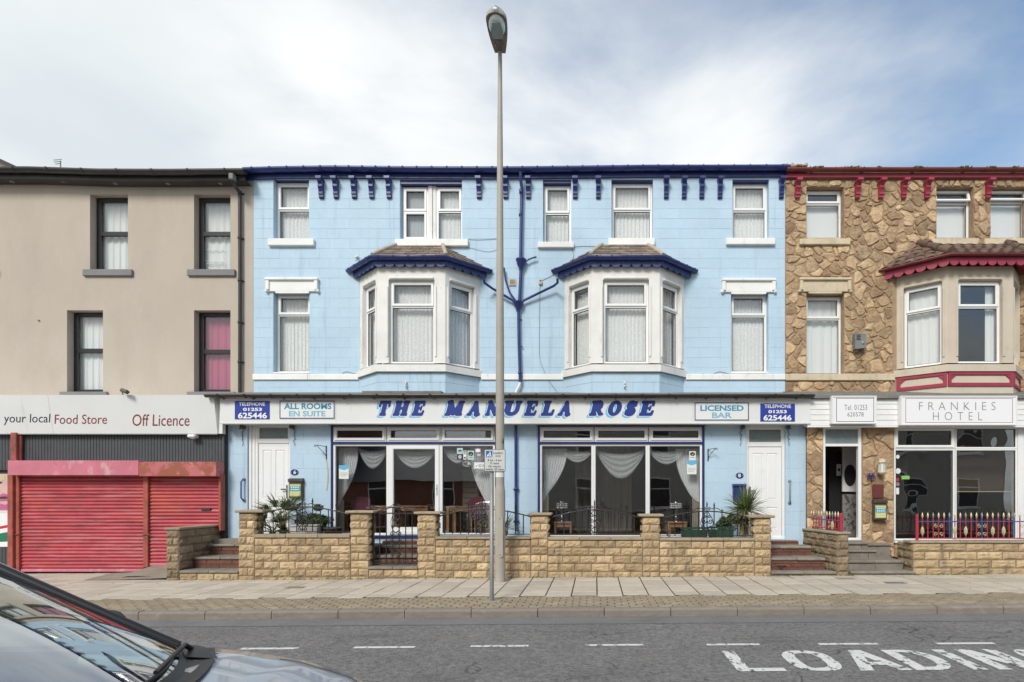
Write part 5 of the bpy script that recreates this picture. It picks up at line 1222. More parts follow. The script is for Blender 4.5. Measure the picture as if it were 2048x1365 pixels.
def crystal_lamp(px, label):
    Y = YG + .6; x = PX(px, Y); b = 1.011; v = thing('crystal_lamp', label, 'table lamp', (x, Y, b), 'crystal table lamps in the right shop window')
    top = PZ(1004, Y); m = MB(); m.lathe((x, Y, b), [(0, 0), (.06, .0), (.06, .015), (.012, .03), (.010, top - b - .15), (.02, top - b - .13)], 10); m.build('stem', M['silver'], v)
    m = MB(); r0, r1 = .115, .10
    for k in range(14):
        a = 2 * math.pi * k / 14
        for q in range(3):
            z = top - .03 - q * .042; cx, cy = x + r0 * math.cos(a), Y + r0 * math.sin(a); m.lathe((cx, cy, z - .02), [(0, -.02), (.014, -.004), (.014, .012), (0, .022)], 5)
    m.build('crystal_drops', M['crystal'], v); m = MB(); m.lathe((x, Y, top), [(r0 + .004, -.012), (r0 + .004, .0), (r0 - .01, .0), (r0 - .01, -.012)], 16); m.lathe((x, Y, top - .13), [(r0 + .004, -.012), (r0 + .004, .0), (r0 - .01, .0), (r0 - .01, -.012)], 16); m.build('shade_ring', M['silver'], v)
M['crystal'] = mat('cut crystal', (.62, .64, .64), .08, .2, 40, spec=1.0)
crystal_lamp(1124, 'crystal table lamp in the left pane of the right shop window'); crystal_lamp(1352, 'crystal table lamp in the right pane of the right shop window')
YSt = YG + .006
def sticker(px0, px1, py0, py1, mt, label, parts=(), name='window_sticker', shape=None):
    x0, x1, z0, z1 = PX(px0, YSt), PX(px1, YSt), PZ(py1, YSt), PZ(py0, YSt); v = thing(name, label, 'sticker', ((x0 + x1) / 2, YSt, z0)); m = MB()
    if shape == 'oval': n = 20; m.prism([((x0 + x1) / 2 + (x1 - x0) / 2 * math.cos(6.2832 * k / n), (z0 + z1) / 2 + (z1 - z0) / 2 * math.sin(6.2832 * k / n)) for k in range(n)], YSt - .002, YSt)
    else: m.box(x0, x1, YSt - .002, YSt, z0, z1)
    m.build('sheet', M[mt], v); y = YSt - .002
    for k, (a, b, c, d, mm, sh_) in enumerate(parts):
        m = MB(); p, q, r_, s_ = PX(a, y), PX(b, y), PZ(d, y), PZ(c, y); yy = y - .0012 * (k + 1)
        if sh_ == 'o': m.prism([((p + q) / 2 + (q - p) / 2 * math.cos(6.2832 * i / 16), (r_ + s_) / 2 + (s_ - r_) / 2 * math.sin(6.2832 * i / 16)) for i in range(16)], yy, yy + .001)
        elif sh_ == 't': m.prism([(p, r_ + (s_ - r_) * .35), ((p + q) / 2, r_), (q, r_ + (s_ - r_) * .35), (q, s_), (p, s_)], yy, yy + .001)
        elif sh_ == 'v': m.prism([(p, (r_ + s_) / 2), (p + (q - p) * .35, r_), (q, s_), (p + (q - p) * .38, r_ + (s_ - r_) * .35)], yy, yy + .001)
        else: m.box(p, q, yy, yy + .001, r_, s_)
        m.build('print', M[mm], v)
    return v
sticker(914, 925.7, 896.5, 919.5, 'posterpale', 'award sticker with pale green top and navy bottom, leftmost of the window stickers', [(914, 925.7, 908.5, 919.5, 'signblue', ''), (916, 923.5, 910, 918, 'cream', 'o'), (917, 923, 900, 903.5, 'leaf', '')]) if False else None
M['mint'] = mat('mint print', (.42, .60, .54), .5, 0)
M['mauve'] = mat('mauve print', (.22, .19, .25), .5, 0)
sticker(914, 925.7, 896.5, 919.5, 'mint', 'sticker with mint green top and navy bottom, leftmost of the window stickers', [(914, 925.7, 908.5, 919.5, 'navy', ''), (916.3, 923.5, 910.3, 918, 'cream', 'o'), (917, 923, 900.5, 903.5, 'letblack', '')])
sticker(926.8, 932.8, 901.8, 919.6, 'letwhite', 'narrow white sticker second from the left in the left shop window', [(927.8, 931.6, 903, 905.5, 'letblack', ''), (927.8, 931.6, 907, 909, 'letgrey', ''), (928, 931.6, 914, 918, 'letblack', 'o')])
sticker(935, 948, 901.8, 920.2, 'mint', 'white card with a dark oval and yellow tick in the left shop window', [(936.3, 946.8, 903.8, 912.5, 'letblack', 'o'), (939.5, 945, 905, 911.5, 'yellowad', 'v'), (938, 945.5, 914.5, 915.5, 'letgrey', '')])
sticker(949.5, 962, 897, 917, 'mauve', 'mauve sticker with a white speech bubble above the no vacancies sign', [(950.6, 961, 898, 905, 'letwhite', 'o'), (954, 962, 909, 910, 'letwhite', ''), (955, 961, 911, 912, 'letwhite', '')])
v = sticker(924.6, 943, 921.5, 934.5, 'letgrey', 'pale oval WiFi sticker in the left shop window', [(934.5, 942.3, 924.6, 932, 'letblack', '')], shape='oval')
letters('Wi', 926.4, 933.5, 925.5, 931.0, YSt - .003, M['letblack'], v, bold=.03); letters('Fi', 935.6, 941, 925.5, 931.0, YSt - .0045, M['letwhite'], v, bold=.02)
v = sticker(947.7, 985, 924.8, 938.3, 'letwhite', 'white NO VACANCIES sign hanging in the left shop window behind the loading sign', [(948.7, 984, 925.8, 937.3, 'letgrey', ''), (949.3, 983.4, 926.4, 936.7, 'letwhite', ''), (951, 956.5, 929, 934, 'letblack', 'v')], name='vacancies_sign')
letters('NO VACANCIES', 957.5, 982.5, 928.3, 935, YSt - .0062, M['letblack'], v)
for a, b, t, bt, nm in ((678, 697.3, 931, 958, 'left'), (1374, 1393, 921.5, 949, 'right')):
    sticker(a, b, t, bt, 'paper', f'white notice with a blue pointed header taped inside the {nm} shop window', [(a, b, t, t + 10, 'posterblue', 't'), (a + 2, b - 3, t + 15, t + 15.6, 'letgrey', ''), (a + 2, b - 2, t + 18, t + 18.5, 'letgrey', ''), (a + 2, b - 5, t + 21, t + 21.5, 'letgrey', '')], name='notice')
sticker(1378.5, 1391.5, 903, 921, 'signgrey', 'grey card with a dark oval above the notice in the right shop window', [(1380, 1390.3, 904.5, 912.5, 'letblack', 'o'), (1383, 1388.5, 905.5, 911.5, 'yellowad', 'v'), (1381, 1389, 915, 916, 'letgrey', '')])
# ================================================================ BEIGE BUILDING WITH THE SHUTTERED SHOP
XS0, XS1 = -19.0, XB0 - .004
shop = thing('shop_building', 'beige rendered building with black framed windows above a shuttered food shop', 'building', (-12, YU, 0))
WB = YU + .17
bw = [('upper left window of the beige building', 180, 256, 389, 541, 468), ('upper window beside the black downpipe of the beige building', 388, 461, 389, 541, 468),
      ('lower left window of the beige building', 134, 206, 621, 785, 702), ('lower window beside the black downpipe of the beige building', 388, 461, 621, 785, 704),
      ('far left upper beige building window', -88, -12, 389, 541, 468), ('far left lower window of the beige building beyond the picture edge', -120, -46, 621, 785, 702)]
holes = [H(a, b, PZ(t, YU), bt) for _, a, b, t, bt, _ in bw]
ZSE = 8.74
mb = MB(); holed(mb, XS0, XS1, 3.3, ZSE + .2, YU, holes, .17)
mb.quad((XS0, YU, 3.3), (XS0, YU + 9, 3.3), (XS0, YU + 9, ZSE), (XS0, YU, ZSE)); mb.quad((XS0, YU + 9, 0), (XS1, YU + 9, 0), (XS1, YU + 9, ZSE), (XS0, YU + 9, ZSE))
mb.build('wall', M['beige'], shop)
for z0, z1 in ((3.9, 6.15), (6.3, 8.7)): dark_room(shop, XS0 + .1, XS1 - .1, YU + .18, YU + 3, z0, z1, 'dark')
cols = ['sheet', 'sheet', 'sheet', 'pinkcloth', 'sheet', 'sheet']
for k, (d, a, b, t, bt, tr) in enumerate(bw):
    x0, x1 = PX(a, YU), PX(b, YU); z0, z1 = PZ(bt, YU), PZ(t, YU)
    fr = window(shop, x0 + .004, x1 - .004, z0 + .004, z1 - .004, WB, PZ(tr, WB), 'blackframe', fw=.085, sash='')
    m = MB(); m.box(x0 + .25, x1 - .2, WB - .015, WB - .001, z1 - .055, z1 - .025); m.build('trickle_vent', M['blackgutter'], fr)
    if k < 5: curtain(x0 + .03, x1 - .03, z0 + .02, z1 - .03, WB + .13, ('pink' if k == 3 else 'plain white') + ' curtain in the ' + d.replace(', pink curtain inside', ''), M[cols[k]], folds=5, amp=.014, seed=k * 5, name='curtain')
    Ys = YU - .05; s0, s1 = (x0 - .13, x1 + .13); z1s = z0 + .005
    sill(shop, s0, s1, z1s - .15, z1s, YU, 'greysill', d=.06)
# clutter standing behind the upper right window
Yc = WB + .09; x0, x1 = PX(402, Yc), PX(455, Yc); v = thing('clothes_rack', 'folded white rack standing inside the upper window beside the black downpipe', 'rack', ((x0 + x1) / 2, Yc, PZ(538, Yc)))
m = MB()
for x in (x0 + .04, x1 - .06): m.tube([(x, Yc, PZ(538, Yc)), (x, Yc, PZ(476, Yc))], .008, 6)
m.build('upright', M['letwhite'], v)
for py in (478, 500, 523, 528): m = MB(); m.tube([(x0 + .04, Yc, PZ(py, Yc)), (x1 - .06, Yc, PZ(py, Yc))], .008, 6); m.build('rail', M['letwhite'], v)
# eaves
G0 = [(XS0, 8.93), (PX(60, 12.5), 8.925), (PX(200, 12.5), 8.875), (PX(340, 12.5), 8.87), (PX(488, 12.5), 8.885)]
ye = YU - .36
gutter(shop, [(x, ye, z - .03 + .02) for x, z in G0], .09, 'blackgutter', .75)
mb = MB()
for (xa, za), (xb, zb) in zip(G0[:-1], G0[1:]):
    za -= .02; zb -= .02
    f = [(xa, ye + .08, za + .03), (xb, ye + .08, zb + .03), (xb, ye + .08, zb - .16), (xa, ye + .08, za - .16), (xa, YU - .02, za - .16), (xb, YU - .02, zb - .16)]
    if xb > XS1 - .1: f = [(min(x, XS1 - .01) if x > XS1 - .1 else x, y, z) for x, y, z in f]
    mb.add(f, [(0, 1, 2, 3), (3, 2, 5, 4)])
    mb.add([(xa, ye + .01, za + .03), (xb, ye + .01, zb + .03), (xb, YU + 4.5, zb + 1.6), (xa, YU + 4.5, za + 1.6)], [(0, 1, 2, 3)])
o = mb.build('soffit', M['blackgutter'], shop)
mb = MB(); mb.quad((XS0, YU + 4.5, 10.4), (XS1, YU + 4.5, 10.4), (XS1, YU + 9, 8.8), (XS0, YU + 9, 8.8)); mb.build('roof', M['roof'], shop)
for px in (24, 127, 231, 336, 441):
    Y = YU - .15; x = PX(px, Y); z = 8.69 if px > 150 else 8.735; m = MB(); m.lathe((x, Y, z), [(.0, -.006), (.03, -.008), (.045, -.004), (.045, .01)], 12); m.build('downlight', M['steel'], shop)
# downpipe
Yd = YU - .07
d = thing('drainpipe', 'black downpipe with swan neck at the right edge of the beige building', 'drainpipe', pt(479, 786, Yd))
m = MB(); m.bev(PX(464, ye - .05) - .05, PX(464, ye - .05) + .05, ye - .10, ye + .03, PZ(361, ye) - .02, PZ(351, ye), .01); m.build('outlet', M['greysill'], d)
m = MB(); m.tube([pt(465, 358, ye - .02), pt(466, 366, ye), pt(474, 378, YU - .15), pt(479, 386, Yd), pt(479.5, 400, Yd), pt(480, 600, Yd), pt(479.5, 786, Yd)], .037, 10); m.build('pipe', M['blackgutter'], d)
for py in (386, 476, 561, 645, 724):
    m = MB(); m.lathe(pt(479.5, py, Yd), [(.037, -.03), (.044, -.03), (.044, .03), (.037, .03)], 10); x, y, z = pt(479.5, py, Yd); m.box(x - .06, x + .065, YU - .03, YU - .002, z - .012, z + .012); m.build('collar', M['blackgutter'], d)
m = MB(); m.tube([pt(77, 641, YU - .03), pt(77, 641, YU)], .016, 6); tagp(m.build('wall_plug', M['rust'], shop))
# neighbour with the gable end seen over the roof at far left, and an aerial
nb = thing('far_building', 'dark roof slope of a further house rising over the gutter at far left', 'building', (-22, 24, 0))
m = MB(); Yn = 16.2; m.add([(PX(-300, Yn), Yn, PZ(180, Yn)), (PX(42, Yn), Yn, PZ(337, Yn)), (PX(42, Yn), Yn + 6, PZ(337, Yn)), (PX(-300, Yn), Yn + 6, PZ(180, Yn))], [(0, 1, 2, 3)])
m.build('roof', M['roof'], nb)
m = MB(); m.add([(PX(-300, Yn), Yn + .0, PZ(186, Yn)), (PX(36, Yn), Yn + .0, PZ(340, Yn)), (PX(36, Yn), Yn + 5.9, PZ(340, Yn)), (PX(36, Yn), Yn, 0), (PX(-300, Yn), Yn, 0), (PX(-300, Yn), Yn + 5.9, 0), (PX(36, Yn), Yn + 5.9, 0), (PX(-300, Yn), Yn + 5.9, PZ(186, Yn))], [(0, 1, 3, 4), (1, 2, 6, 3), (5, 6, 2, 7)]); m.build('wall', M['cream'], nb)
m = MB(); m.add([(PX(-300, Yn - .1), Yn - .1, PZ(182, Yn - .1)), (PX(40, Yn - .1), Yn - .1, PZ(337, Yn - .1)), (PX(40, Yn - .1), Yn - .1, PZ(344, Yn - .1)), (PX(-300, Yn - .1), Yn - .1, PZ(192, Yn - .1))], [(0, 1, 2, 3)]); m.build('barge_board', M['blackgutter'], nb)
Ya = 19.; v = thing('tv_aerial', 'thin television aerial standing above the beige building roof', 'aerial', (PX(121, Ya), Ya, PZ(345, Ya)))
m = MB(); m.tube([(PX(121, Ya), Ya, PZ(352, Ya)), (PX(121, Ya), Ya, PZ(322, Ya))], .018, 6); m.build('mast', M['steel'], v)
for py, w_ in ((324, .13), (328, .12), (332, .08)): m = MB(); m.tube([(PX(121, Ya) - w_, Ya - .1, PZ(py, Ya)), (PX(121, Ya) + w_, Ya - .1, PZ(py, Ya) + .02)], .012, 5); m.build('rod', M['steel'], v)

# ---- shopfront
YSF = 11.78
XQ0, XQ1 = XS0, PX(448, YSF)
ft = PZ(791, 11.6); fb = PZ(868, 11.7)
sg = thing('shop_sign', 'long tilted white fascia sign reading your local Food Store and Off Licence', 'sign', (-10, 11.6, fb))
mb = MB(); ja = PX(104, 11.65); lefts = [-19.0, -15.6, -13.2, ja, PX(436, 11.7)]
xend = PX(433, 11.65)
lefts[-1] = xend
for k, (a, b) in enumerate(zip(lefts[:-1], lefts[1:])):
    m = MB(); tp, bt = 11.56, 11.68; xs = .003 if k < 3 else 0
    m.add([(a + .002, bt, fb), (b - xs, bt, fb), (b - xs, tp, ft), (a + .002, tp, ft), (a + .002, bt + .02, fb), (b - xs, bt + .02, fb), (b - xs, tp + .02, ft), (a + .002, tp + .02, ft)], [(0, 1, 2, 3), (0, 4, 5, 1), (3, 2, 6, 7), (1, 5, 6, 2), (0, 3, 7, 4)])
    m.build('sign_panel', M['signgrey'], sg)
m = MB(); m.add([(xend + .002, 11.68, fb), (xend + .002, YSF + .1, fb), (xend + .10, YSF + .1, PZ(866, 11.8)), (xend + .002, 11.56, ft), (xend + .002, YSF + .4, ft - .03)], [(0, 1, 4, 3)])
m.box(XS0, xend + .12, 11.72, YU, ft - .04, ft - .01); m.build('sign_top', M['signwhite'], sg)
m = MB(); m.box(XS0, xend, 11.67, 11.70, fb - .018, fb + .0); m.build('bottom_trim', M['steel'], sg)
m = MB(); m.box(xend + .004, PX(448, 11.75), 11.70, 11.80, PZ(868, 11.72), PZ(797, 11.72)); m.build('end_box', M['signwhite'], sg)
Yt = 11.66; tilt = (11.68 - 11.56) / (ft - fb)
def tl(body, a, b, t, bt, mt):
    o = letters(body, a, b, t, bt, 11.62, M[mt], None, shear=.22, bold=.0)
    me = o.data; c = o.location
    for vv in me.vertices: vv.co.y = 11.68 - tilt * (vv.co.z + c.z - fb) - .003 - c.y
    attach(o, sg)
tl('your local', 4.5, 101, 828.5, 850.5, 'letblack'); tl('Food Store', 106.5, 212.5, 829.5, 848, 'letred'); tl('Off Licence', 263.5, 377.5, 829, 852, 'letred')
x = PX(258, 11.6); v = thing('floodlight', 'small floodlight on a curved arm on top of the food store sign', 'floodlight', (x, 11.6, ft))
m = MB(); m.tube([(x - .12, 11.6, ft), (x - .1, 11.55, ft + .05), (x - .02, 11.5, ft + .05)], .01, 6); m.build('arm', M['steel'], v); m = MB(Matrix.Translation((x + .04, 11.45, ft + .06)) @ Matrix.Rotation(R(-25), 4, 'X') @ Matrix.Rotation(R(20), 4, 'Y')); m.bev(-.08, .08, -.04, .04, -.04, .03, .01); m.build('head', M['bronze'], v)
x = PX(390, 11.72); v = thing('security_light', 'small white box under the right end of the food store sign', 'light', (x, 11.72, fb)); m = MB(); m.bev(x - .09, x + .07, 11.60, 11.76, fb - .09, fb - .02, .02); m.lathe((x - .01, 11.68, fb - .09), [(0, -.025), (.04, -.02), (.05, 0)], 10); m.build('housing', M['letwhite'], v)
# structure behind, cladding boards
m = MB(); m.box(XQ0, XQ1 + .0, YSF + .045, YSF + .3, -.2, 3.3); m.build('shopfront_wall', M['dark'], shop)
mb = MB(); bwid = .064
x = PX(45, YSF)
x = XQ0
while x < XQ1 - .02:
    zb_ = PZ(925, YSF) if x > PX(12, YSF) else PZ(941, YSF)
    mb.bev(x + .003, min(x + bwid, XQ1) - .003, YSF, YSF + .04, zb_, fb + .02, .005); x += bwid
o = mb.build('cladding_board', M['clad'], shop); o['kind'] = 'stuff'
mb = MB(); x = XQ0
while x < PX(24, YSF): mb.bev(x + .003, x + bwid - .003, YSF, YSF + .04, -.1, PZ(1094, YSF), .005); x += bwid
o = mb.build('cladding_board', M['clad'], shop); o['kind'] = 'stuff'
# shutters
def shutter(px0, px1, pyt, pyb, n, label):
    x0, x1, zt, zb = PX(px0, YSF), PX(px1, YSF), PZ(pyt, YSF), PZ(pyb, YSF); v = thing('roller_shutter', label, 'shutter', ((x0 + x1) / 2, YSF, zb), 'closed roller shutters of the food store')
    h = (zt - zb - .06) / n; m = MB(); prof = [(0, 0), (-.004, .1), (-.022, .30), (-.028, .5), (-.022, .72), (-.004, .92), (0, 1)]
    m.add([(x, y, z * h) for x in (-(x1 - x0) / 2, (x1 - x0) / 2) for y, z in prof], [(k, k + 7, k + 8, k + 1) for k in range(6)], True); me = m.build('slat', M['shutter'], mesh_only=True)
    for k in range(n): inst('slat', me, ((x0 + x1) / 2, YSF + .02 + random.uniform(-.002, .002), zb + .06 + k * h), v)
    m = MB(); m.bev(x0, x1, YSF - .02, YSF + .04, zb, zb + .06, .008); m.build('bottom_bar', M['hood'], v)
    return v
s1 = shutter(43, 289, 948, 1144, 27, 'wide closed red roller shutter, left of the two')
s2 = shutter(300, 439, 948, 1132, 25, 'narrow closed red roller shutter with a dark letter slot, right of the two')
m = MB(); m.box(PX(404, YSF), PX(422, YSF), YSF - .025, YSF + .0, PZ(1021.5, YSF), PZ(1016, YSF)); m.build('letter_slot', M['seal'], s2)
fr = thing('shutter_frame', 'rusty red posts and faded pink housing of the roller shutters', 'shutter frame', (PX(240, YSF), YSF, 0))
for a, b, bt in ((24, 35, 1146), (35.5, 42.5, 1144), (289.5, 299.5, 1133), (439.5, 443.5, 1060), (444, 448, 1060)):
    m = MB(); y0 = YSF - .10 if a in (24, 444) else YSF - .05; m.bev(PX(a, YSF) + .001, PX(b, YSF) - .001, y0, YSF + .044, PZ(bt, YSF) - .02, PZ(949, YSF), .008); m.build('post', M['redpost'], fr)
for py in (1070,):
    for px in (38, 293, 301): m = MB(); m.tube([(PX(px, YSF) - .03, YSF - .06, PZ(py, YSF)), (PX(px, YSF) + .04, YSF - .06, PZ(py, YSF) + .01)], .012, 6); m.build('bolt', M['rust'], fr)
Yh = 11.55
for a, b, t, bt, mt in ((15, 277, 921.5, 951, 'hood'), (277.6, 432, 924, 953, 'hood2')):
    m = MB(); m.bev(PX(a, Yh), PX(b, Yh), Yh, YSF + .04, PZ(bt, Yh), PZ(t, Yh), .006); m.build('shutter_housing', M[mt], fr)
m = MB(); m.bev(PX(24, YSF - .1), PX(36, YSF - .1), YSF - .14, YSF - .03, PZ(922, YSF - .1), fb + .02, .01); m.build('post', M['redpost'], fr)
m = MB(); m.tube([(PX(41, YSF - .05), YSF - .05, PZ(922, YSF)), (PX(42, YSF - .05), YSF - .05, fb)], .03, 8); m.build('pipe', M['redpost'], fr)
# poster at the left edge: portrait print, white board with red and green stripes
ps = thing('shop_poster', 'pink toned face poster above a white board with red and green stripes', 'poster', (PX(0, YSF), YSF, PZ(1094, YSF)))
xl = PX(-130, YSF); xr = PX(24, YSF) - .001
m = MB(); m.box(xl, xr, YSF + .01, YSF + .04, PZ(1021, YSF), PZ(948, YSF)); m.build('portrait_print', M['skin'], ps)
m = MB(); m.box(xl, xr, YSF - .002, YSF + .04, PZ(1094, YSF), PZ(1025, YSF)); m.build('board', M['letwhite'], ps)
m = MB(); m.box(xl, xr, YSF - .01, YSF + .04, PZ(1025, YSF) + .003, PZ(1021.5, YSF)); m.build('trim', M['signwhite'], ps)
m = MB(); m.add([(xl, YSF - .004, PZ(1084, YSF)), (xr, YSF - .004, PZ(1052, YSF) - .02), (xr, YSF - .004, PZ(1052, YSF) + .035), (xl, YSF - .004, PZ(1084, YSF) + .06)], [(0, 1, 2, 3)]); m.build('stripe', M['redad'], ps)
m = MB(); m.add([(xl, YSF - .004, PZ(1084, YSF)), (xr, YSF - .004, PZ(1083, YSF)), (xr, YSF - .004, PZ(1063, YSF)), (xl, YSF - .004, PZ(1090, YSF) )], [(0, 1, 2, 3)]); m.build('stripe', M['greenad'], ps)
def pprint(pts, mt, k): m = MB(); m.add([(PX(a, YSF), YSF + .008 - .0015 * k, PZ(b, YSF)) for a, b in pts], [tuple(range(len(pts)))]); m.build('print', M[mt], ps)
pprint([(-2, 965), (6, 961), (13, 964), (19, 961), (23.8, 960), (23.8, 949), (-2, 949)], 'cream', 1)
pprint([(17, 968), (20, 965), (23, 967), (21, 969.5)], 'letblack', 2); pprint([(-3, 966), (1, 963), (4, 966), (0, 968)], 'letblack', 2)
pprint([(-6, 993), (6, 987), (16, 990), (22, 996), (14, 1002), (0, 1003), (-8, 1000)], 'lips', 2); pprint([(-5, 995), (8, 993), (20, 996), (10, 998), (-5, 998)], 'letblack', 3)
pprint([(-8, 1006), (10, 1010), (23.8, 1004), (23.8, 1020), (-8, 1020)], 'lips', 1)
# ================================================================ STONE CLAD HOTEL AT THE RIGHT
XF0, XF1 = XB1 + .004, 13.6
fh = thing('stone_hotel_building', 'hotel clad in brown crazy stone with crimson trim at the right edge', 'hotel', (8, YU, 0))
WF = YU + .17
fw_ = [('top floor window of the stone hotel nearest the blue one', 1613, 1688, 374, 476, 409), ('middle top floor window of the stone hotel', 1873, 1947, 374, 476, 409), ('top floor window of the stone hotel at the right edge', 1981, 2056, 374, 476, 407),
       ('first floor window of the stone hotel left of its bay', 1613, 1688, 588, 749, 639)]
holes = [H(a, b, PZ(t, YU), bt) for _, a, b, t, bt, _ in fw_]
FB = 8.47
bayh = (FB - 1.46, FB + 1.18, 4.0, 6.6)
ZFE = 8.93
mb = MB(); holed(mb, XF0, XF1, 3.4, ZFE, YU, holes + [bayh], .18); mb.quad((XF1, YU, 0), (XF1, YU + 9, 0), (XF1, YU + 9, ZFE), (XF1, YU, ZFE)); mb.quad((XF0, YU + 9, 0), (XF1, YU + 9, 0), (XF1, YU + 9, ZFE), (XF0, YU + 9, ZFE))
fwall = mb.build('wall', M['claymortar'], fh)
for z0, z1 in ((4.0, 6.7), (6.8, 8.9)): dark_room(fh, XF0 + .1, XF1 - .1, YU + .19, YU + 3, z0, z1, 'room')
def clip(poly, nx, nz, d):          # keep the side nx*x+nz*z <= d
    o = []
    for i in range(len(poly)):
        a, b = poly[i], poly[(i + 1) % len(poly)]; fa, fb_ = nx * a[0] + nz * a[1] - d, nx * b[0] + nz * b[1] - d
        if fa <= 0: o.append(a)
        if (fa < 0 < fb_) or (fb_ < 0 < fa): t = fa / (fa - fb_); o.append((a[0] + t * (b[0] - a[0]), a[1] + t * (b[1] - a[1])))
    return o
def crazy(parent, x0, x1, z0, z1, y, holes, size, seed, limit, name='stone', gap=.013):
    r = random.Random(seed); pts = []
    for rad, tries in ((.80, 140), (.62, 400), (.45, 1200), (.30, 1500)):
        for _ in range(int(tries * (x1 - x0) * (z1 - z0) / 6) + 30):
            p = (r.uniform(x0, x1), r.uniform(z0, z1), size * rad * r.uniform(.8, 1.15), r.uniform(-.5, .5))
            if any(h[0] - .02 < p[0] < h[1] + .02 and h[2] - .02 < p[1] < h[3] + .02 for h in holes): continue
            if all((p[0] - q[0]) ** 2 + (p[1] - q[1]) ** 2 > ((p[2] + q[2]) * .80) ** 2 for q in pts): pts.append(p)
    cells = []
    for i, p in enumerate(pts):
        poly = [(x0, z0), (x1, z0), (x1, z1), (x0, z1)]
        for j, q in enumerate(pts):
            if i == j: continue
            dx, dz = q[0] - p[0], q[1] - p[1]; d2 = dx * dx + dz * dz
            if d2 > (4.5 * size) ** 2: continue
            L_ = math.sqrt(d2); t = .5 + (p[2] ** 2 - q[2] ** 2) / (2 * d2); jit = math.sin(i * 12.9 + j * 12.9) * .42; an = math.atan2(dz, dx) + jit; nx, nz = math.cos(an), math.sin(an); mx, mz = p[0] + dx * t, p[1] + dz * t
            if nx * (mx - p[0]) + nz * (mz - p[1]) < gap * 1.5: continue
            poly = clip(poly, nx, nz, nx * mx + nz * mz - gap * r.uniform(.35, 1.5))
            if len(poly) < 3: break
        for h in holes:
            if len(poly) < 3: break
            xs = [u for u, _ in poly]; zs = [v for _, v in poly]
            if max(xs) <= h[0] or min(xs) >= h[1] or max(zs) <= h[2] or min(zs) >= h[3]: continue
            opts = [(h[0] - p[0], (1, 0, h[0] - .01)), (p[0] - h[1], (-1, 0, -h[1] - .01)), (h[2] - p[1], (0, 1, h[2] - .01)), (p[1] - h[3], (0, -1, -h[3] - .01))]
            g = max(opts)[1]; poly = clip(poly, *g)
        if len(poly) >= 3:
            ar = abs(sum(poly[k][0] * poly[(k + 1) % len(poly)][1] - poly[(k + 1) % len(poly)][0] * poly[k][1] for k in range(len(poly)))) / 2
            if ar > .0022: cells.append((ar, p, poly))
    cells.sort(key=lambda c: -c[0]); st = MB()
    def warp(q):
        u, v = q; d = min(u - x0, x1 - u, v - z0, z1 - v)
        for h in holes: d = min(d, max(h[0] - u, u - h[1], h[2] - v, v - h[3]))
        k = max(0, min(1, d / .16)) * .042
        return (u + k * (math.sin(9 * v + 2.2 * math.sin(4 * u)) + .6 * math.sin(21 * v + 13 * u)), v + k * (math.sin(8 * u + 2 * math.sin(5 * v) + 1) + .6 * math.sin(19 * u - 15 * v)))
    for k, (ar, p, poly) in enumerate(cells):
        # round the corners and make the outline uneven
        out_ = []
        n = len(poly)
        for i in range(n):
            a, b, c = poly[i - 1], poly[i], poly[(i + 1) % n]
            for s_, t in ((a, .30), (c, .30)):
                out_.append((b[0] + (s_[0] - b[0]) * t * .5, b[1] + (s_[1] - b[1]) * t * .5))
        o2 = []
        for i in range(len(out_)):
            a, b = out_[i], out_[(i + 1) % len(out_)]; o2.append(a)
            if math.hypot(b[0] - a[0], b[1] - a[1]) > .07: o2.append(((a[0] + b[0]) / 2 + r.uniform(-.010, .010), (a[1] + b[1]) / 2 + r.uniform(-.010, .010)))
        o2 = [warp(q) for q in o2]
        cx = sum(u for u, _ in o2) / len(o2); cz = sum(v for _, v in o2) / len(o2); hgt = r.uniform(.012, .034); n = len(o2)
        tx, tz = r.uniform(-.12, .12), r.uniform(-.12, .12); fl_ = r.uniform(.80, .92)
        ring = [[(u, y + .004, v) for u, v in o2], [(cx + (u - cx) * .96, y - hgt * .62, cz + (v - cz) * .96) for u, v in o2],
                [(cx + (u - cx) * fl_ * r.uniform(.9, 1.06), y - hgt * r.uniform(.9, 1.1) - tx * (u - cx) * .5 - tz * (v - cz) * .5, cz + (v - cz) * fl_) for u, v in o2], [(cx + (u - cx) * .4, y - hgt * r.uniform(.95, 1.25) - tx * (u - cx) * .4, cz + (v - cz) * .4) for u, v in o2]]
        vs = [q for rg in ring for q in rg] + [(cx, y - hgt * 1.08, cz)]
        fs = [(a * n + i, a * n + (i + 1) % n, (a + 1) * n + (i + 1) % n, (a + 1) * n + i) for a in range(3) for i in range(n)] + [(3 * n + i, 3 * n + (i + 1) % n, 4 * n) for i in range(n)]
        mb = MB() if k < limit else st; mb.add(vs, fs, False)
        if k < limit: mb.build(name, M['claystone'], parent)
    if st.v: o = st.build(name, M['claystone'], parent); o['kind'] = 'stuff'
ch_ = holes + [(FB - 1.62, FB + 1.3, 3.0, 6.75), (XF0, XF0 + 2.05, 4.22, 4.41), (PX(1596, YU), PX(1707, YU), PZ(585, YU), PZ(555, YU)), (FB - 1.4, FB + 1.5, 6.7, 7.2)]
crazy(fwall, XF0 + .01, PX(2095, YU), 3.9, 8.84, YU, ch_, .20, 5, 285)
crazy(fwall, PX(2095, YU) + .005, XF1 - .01, 3.9, 8.84, YU, [], .20, 6, 0)
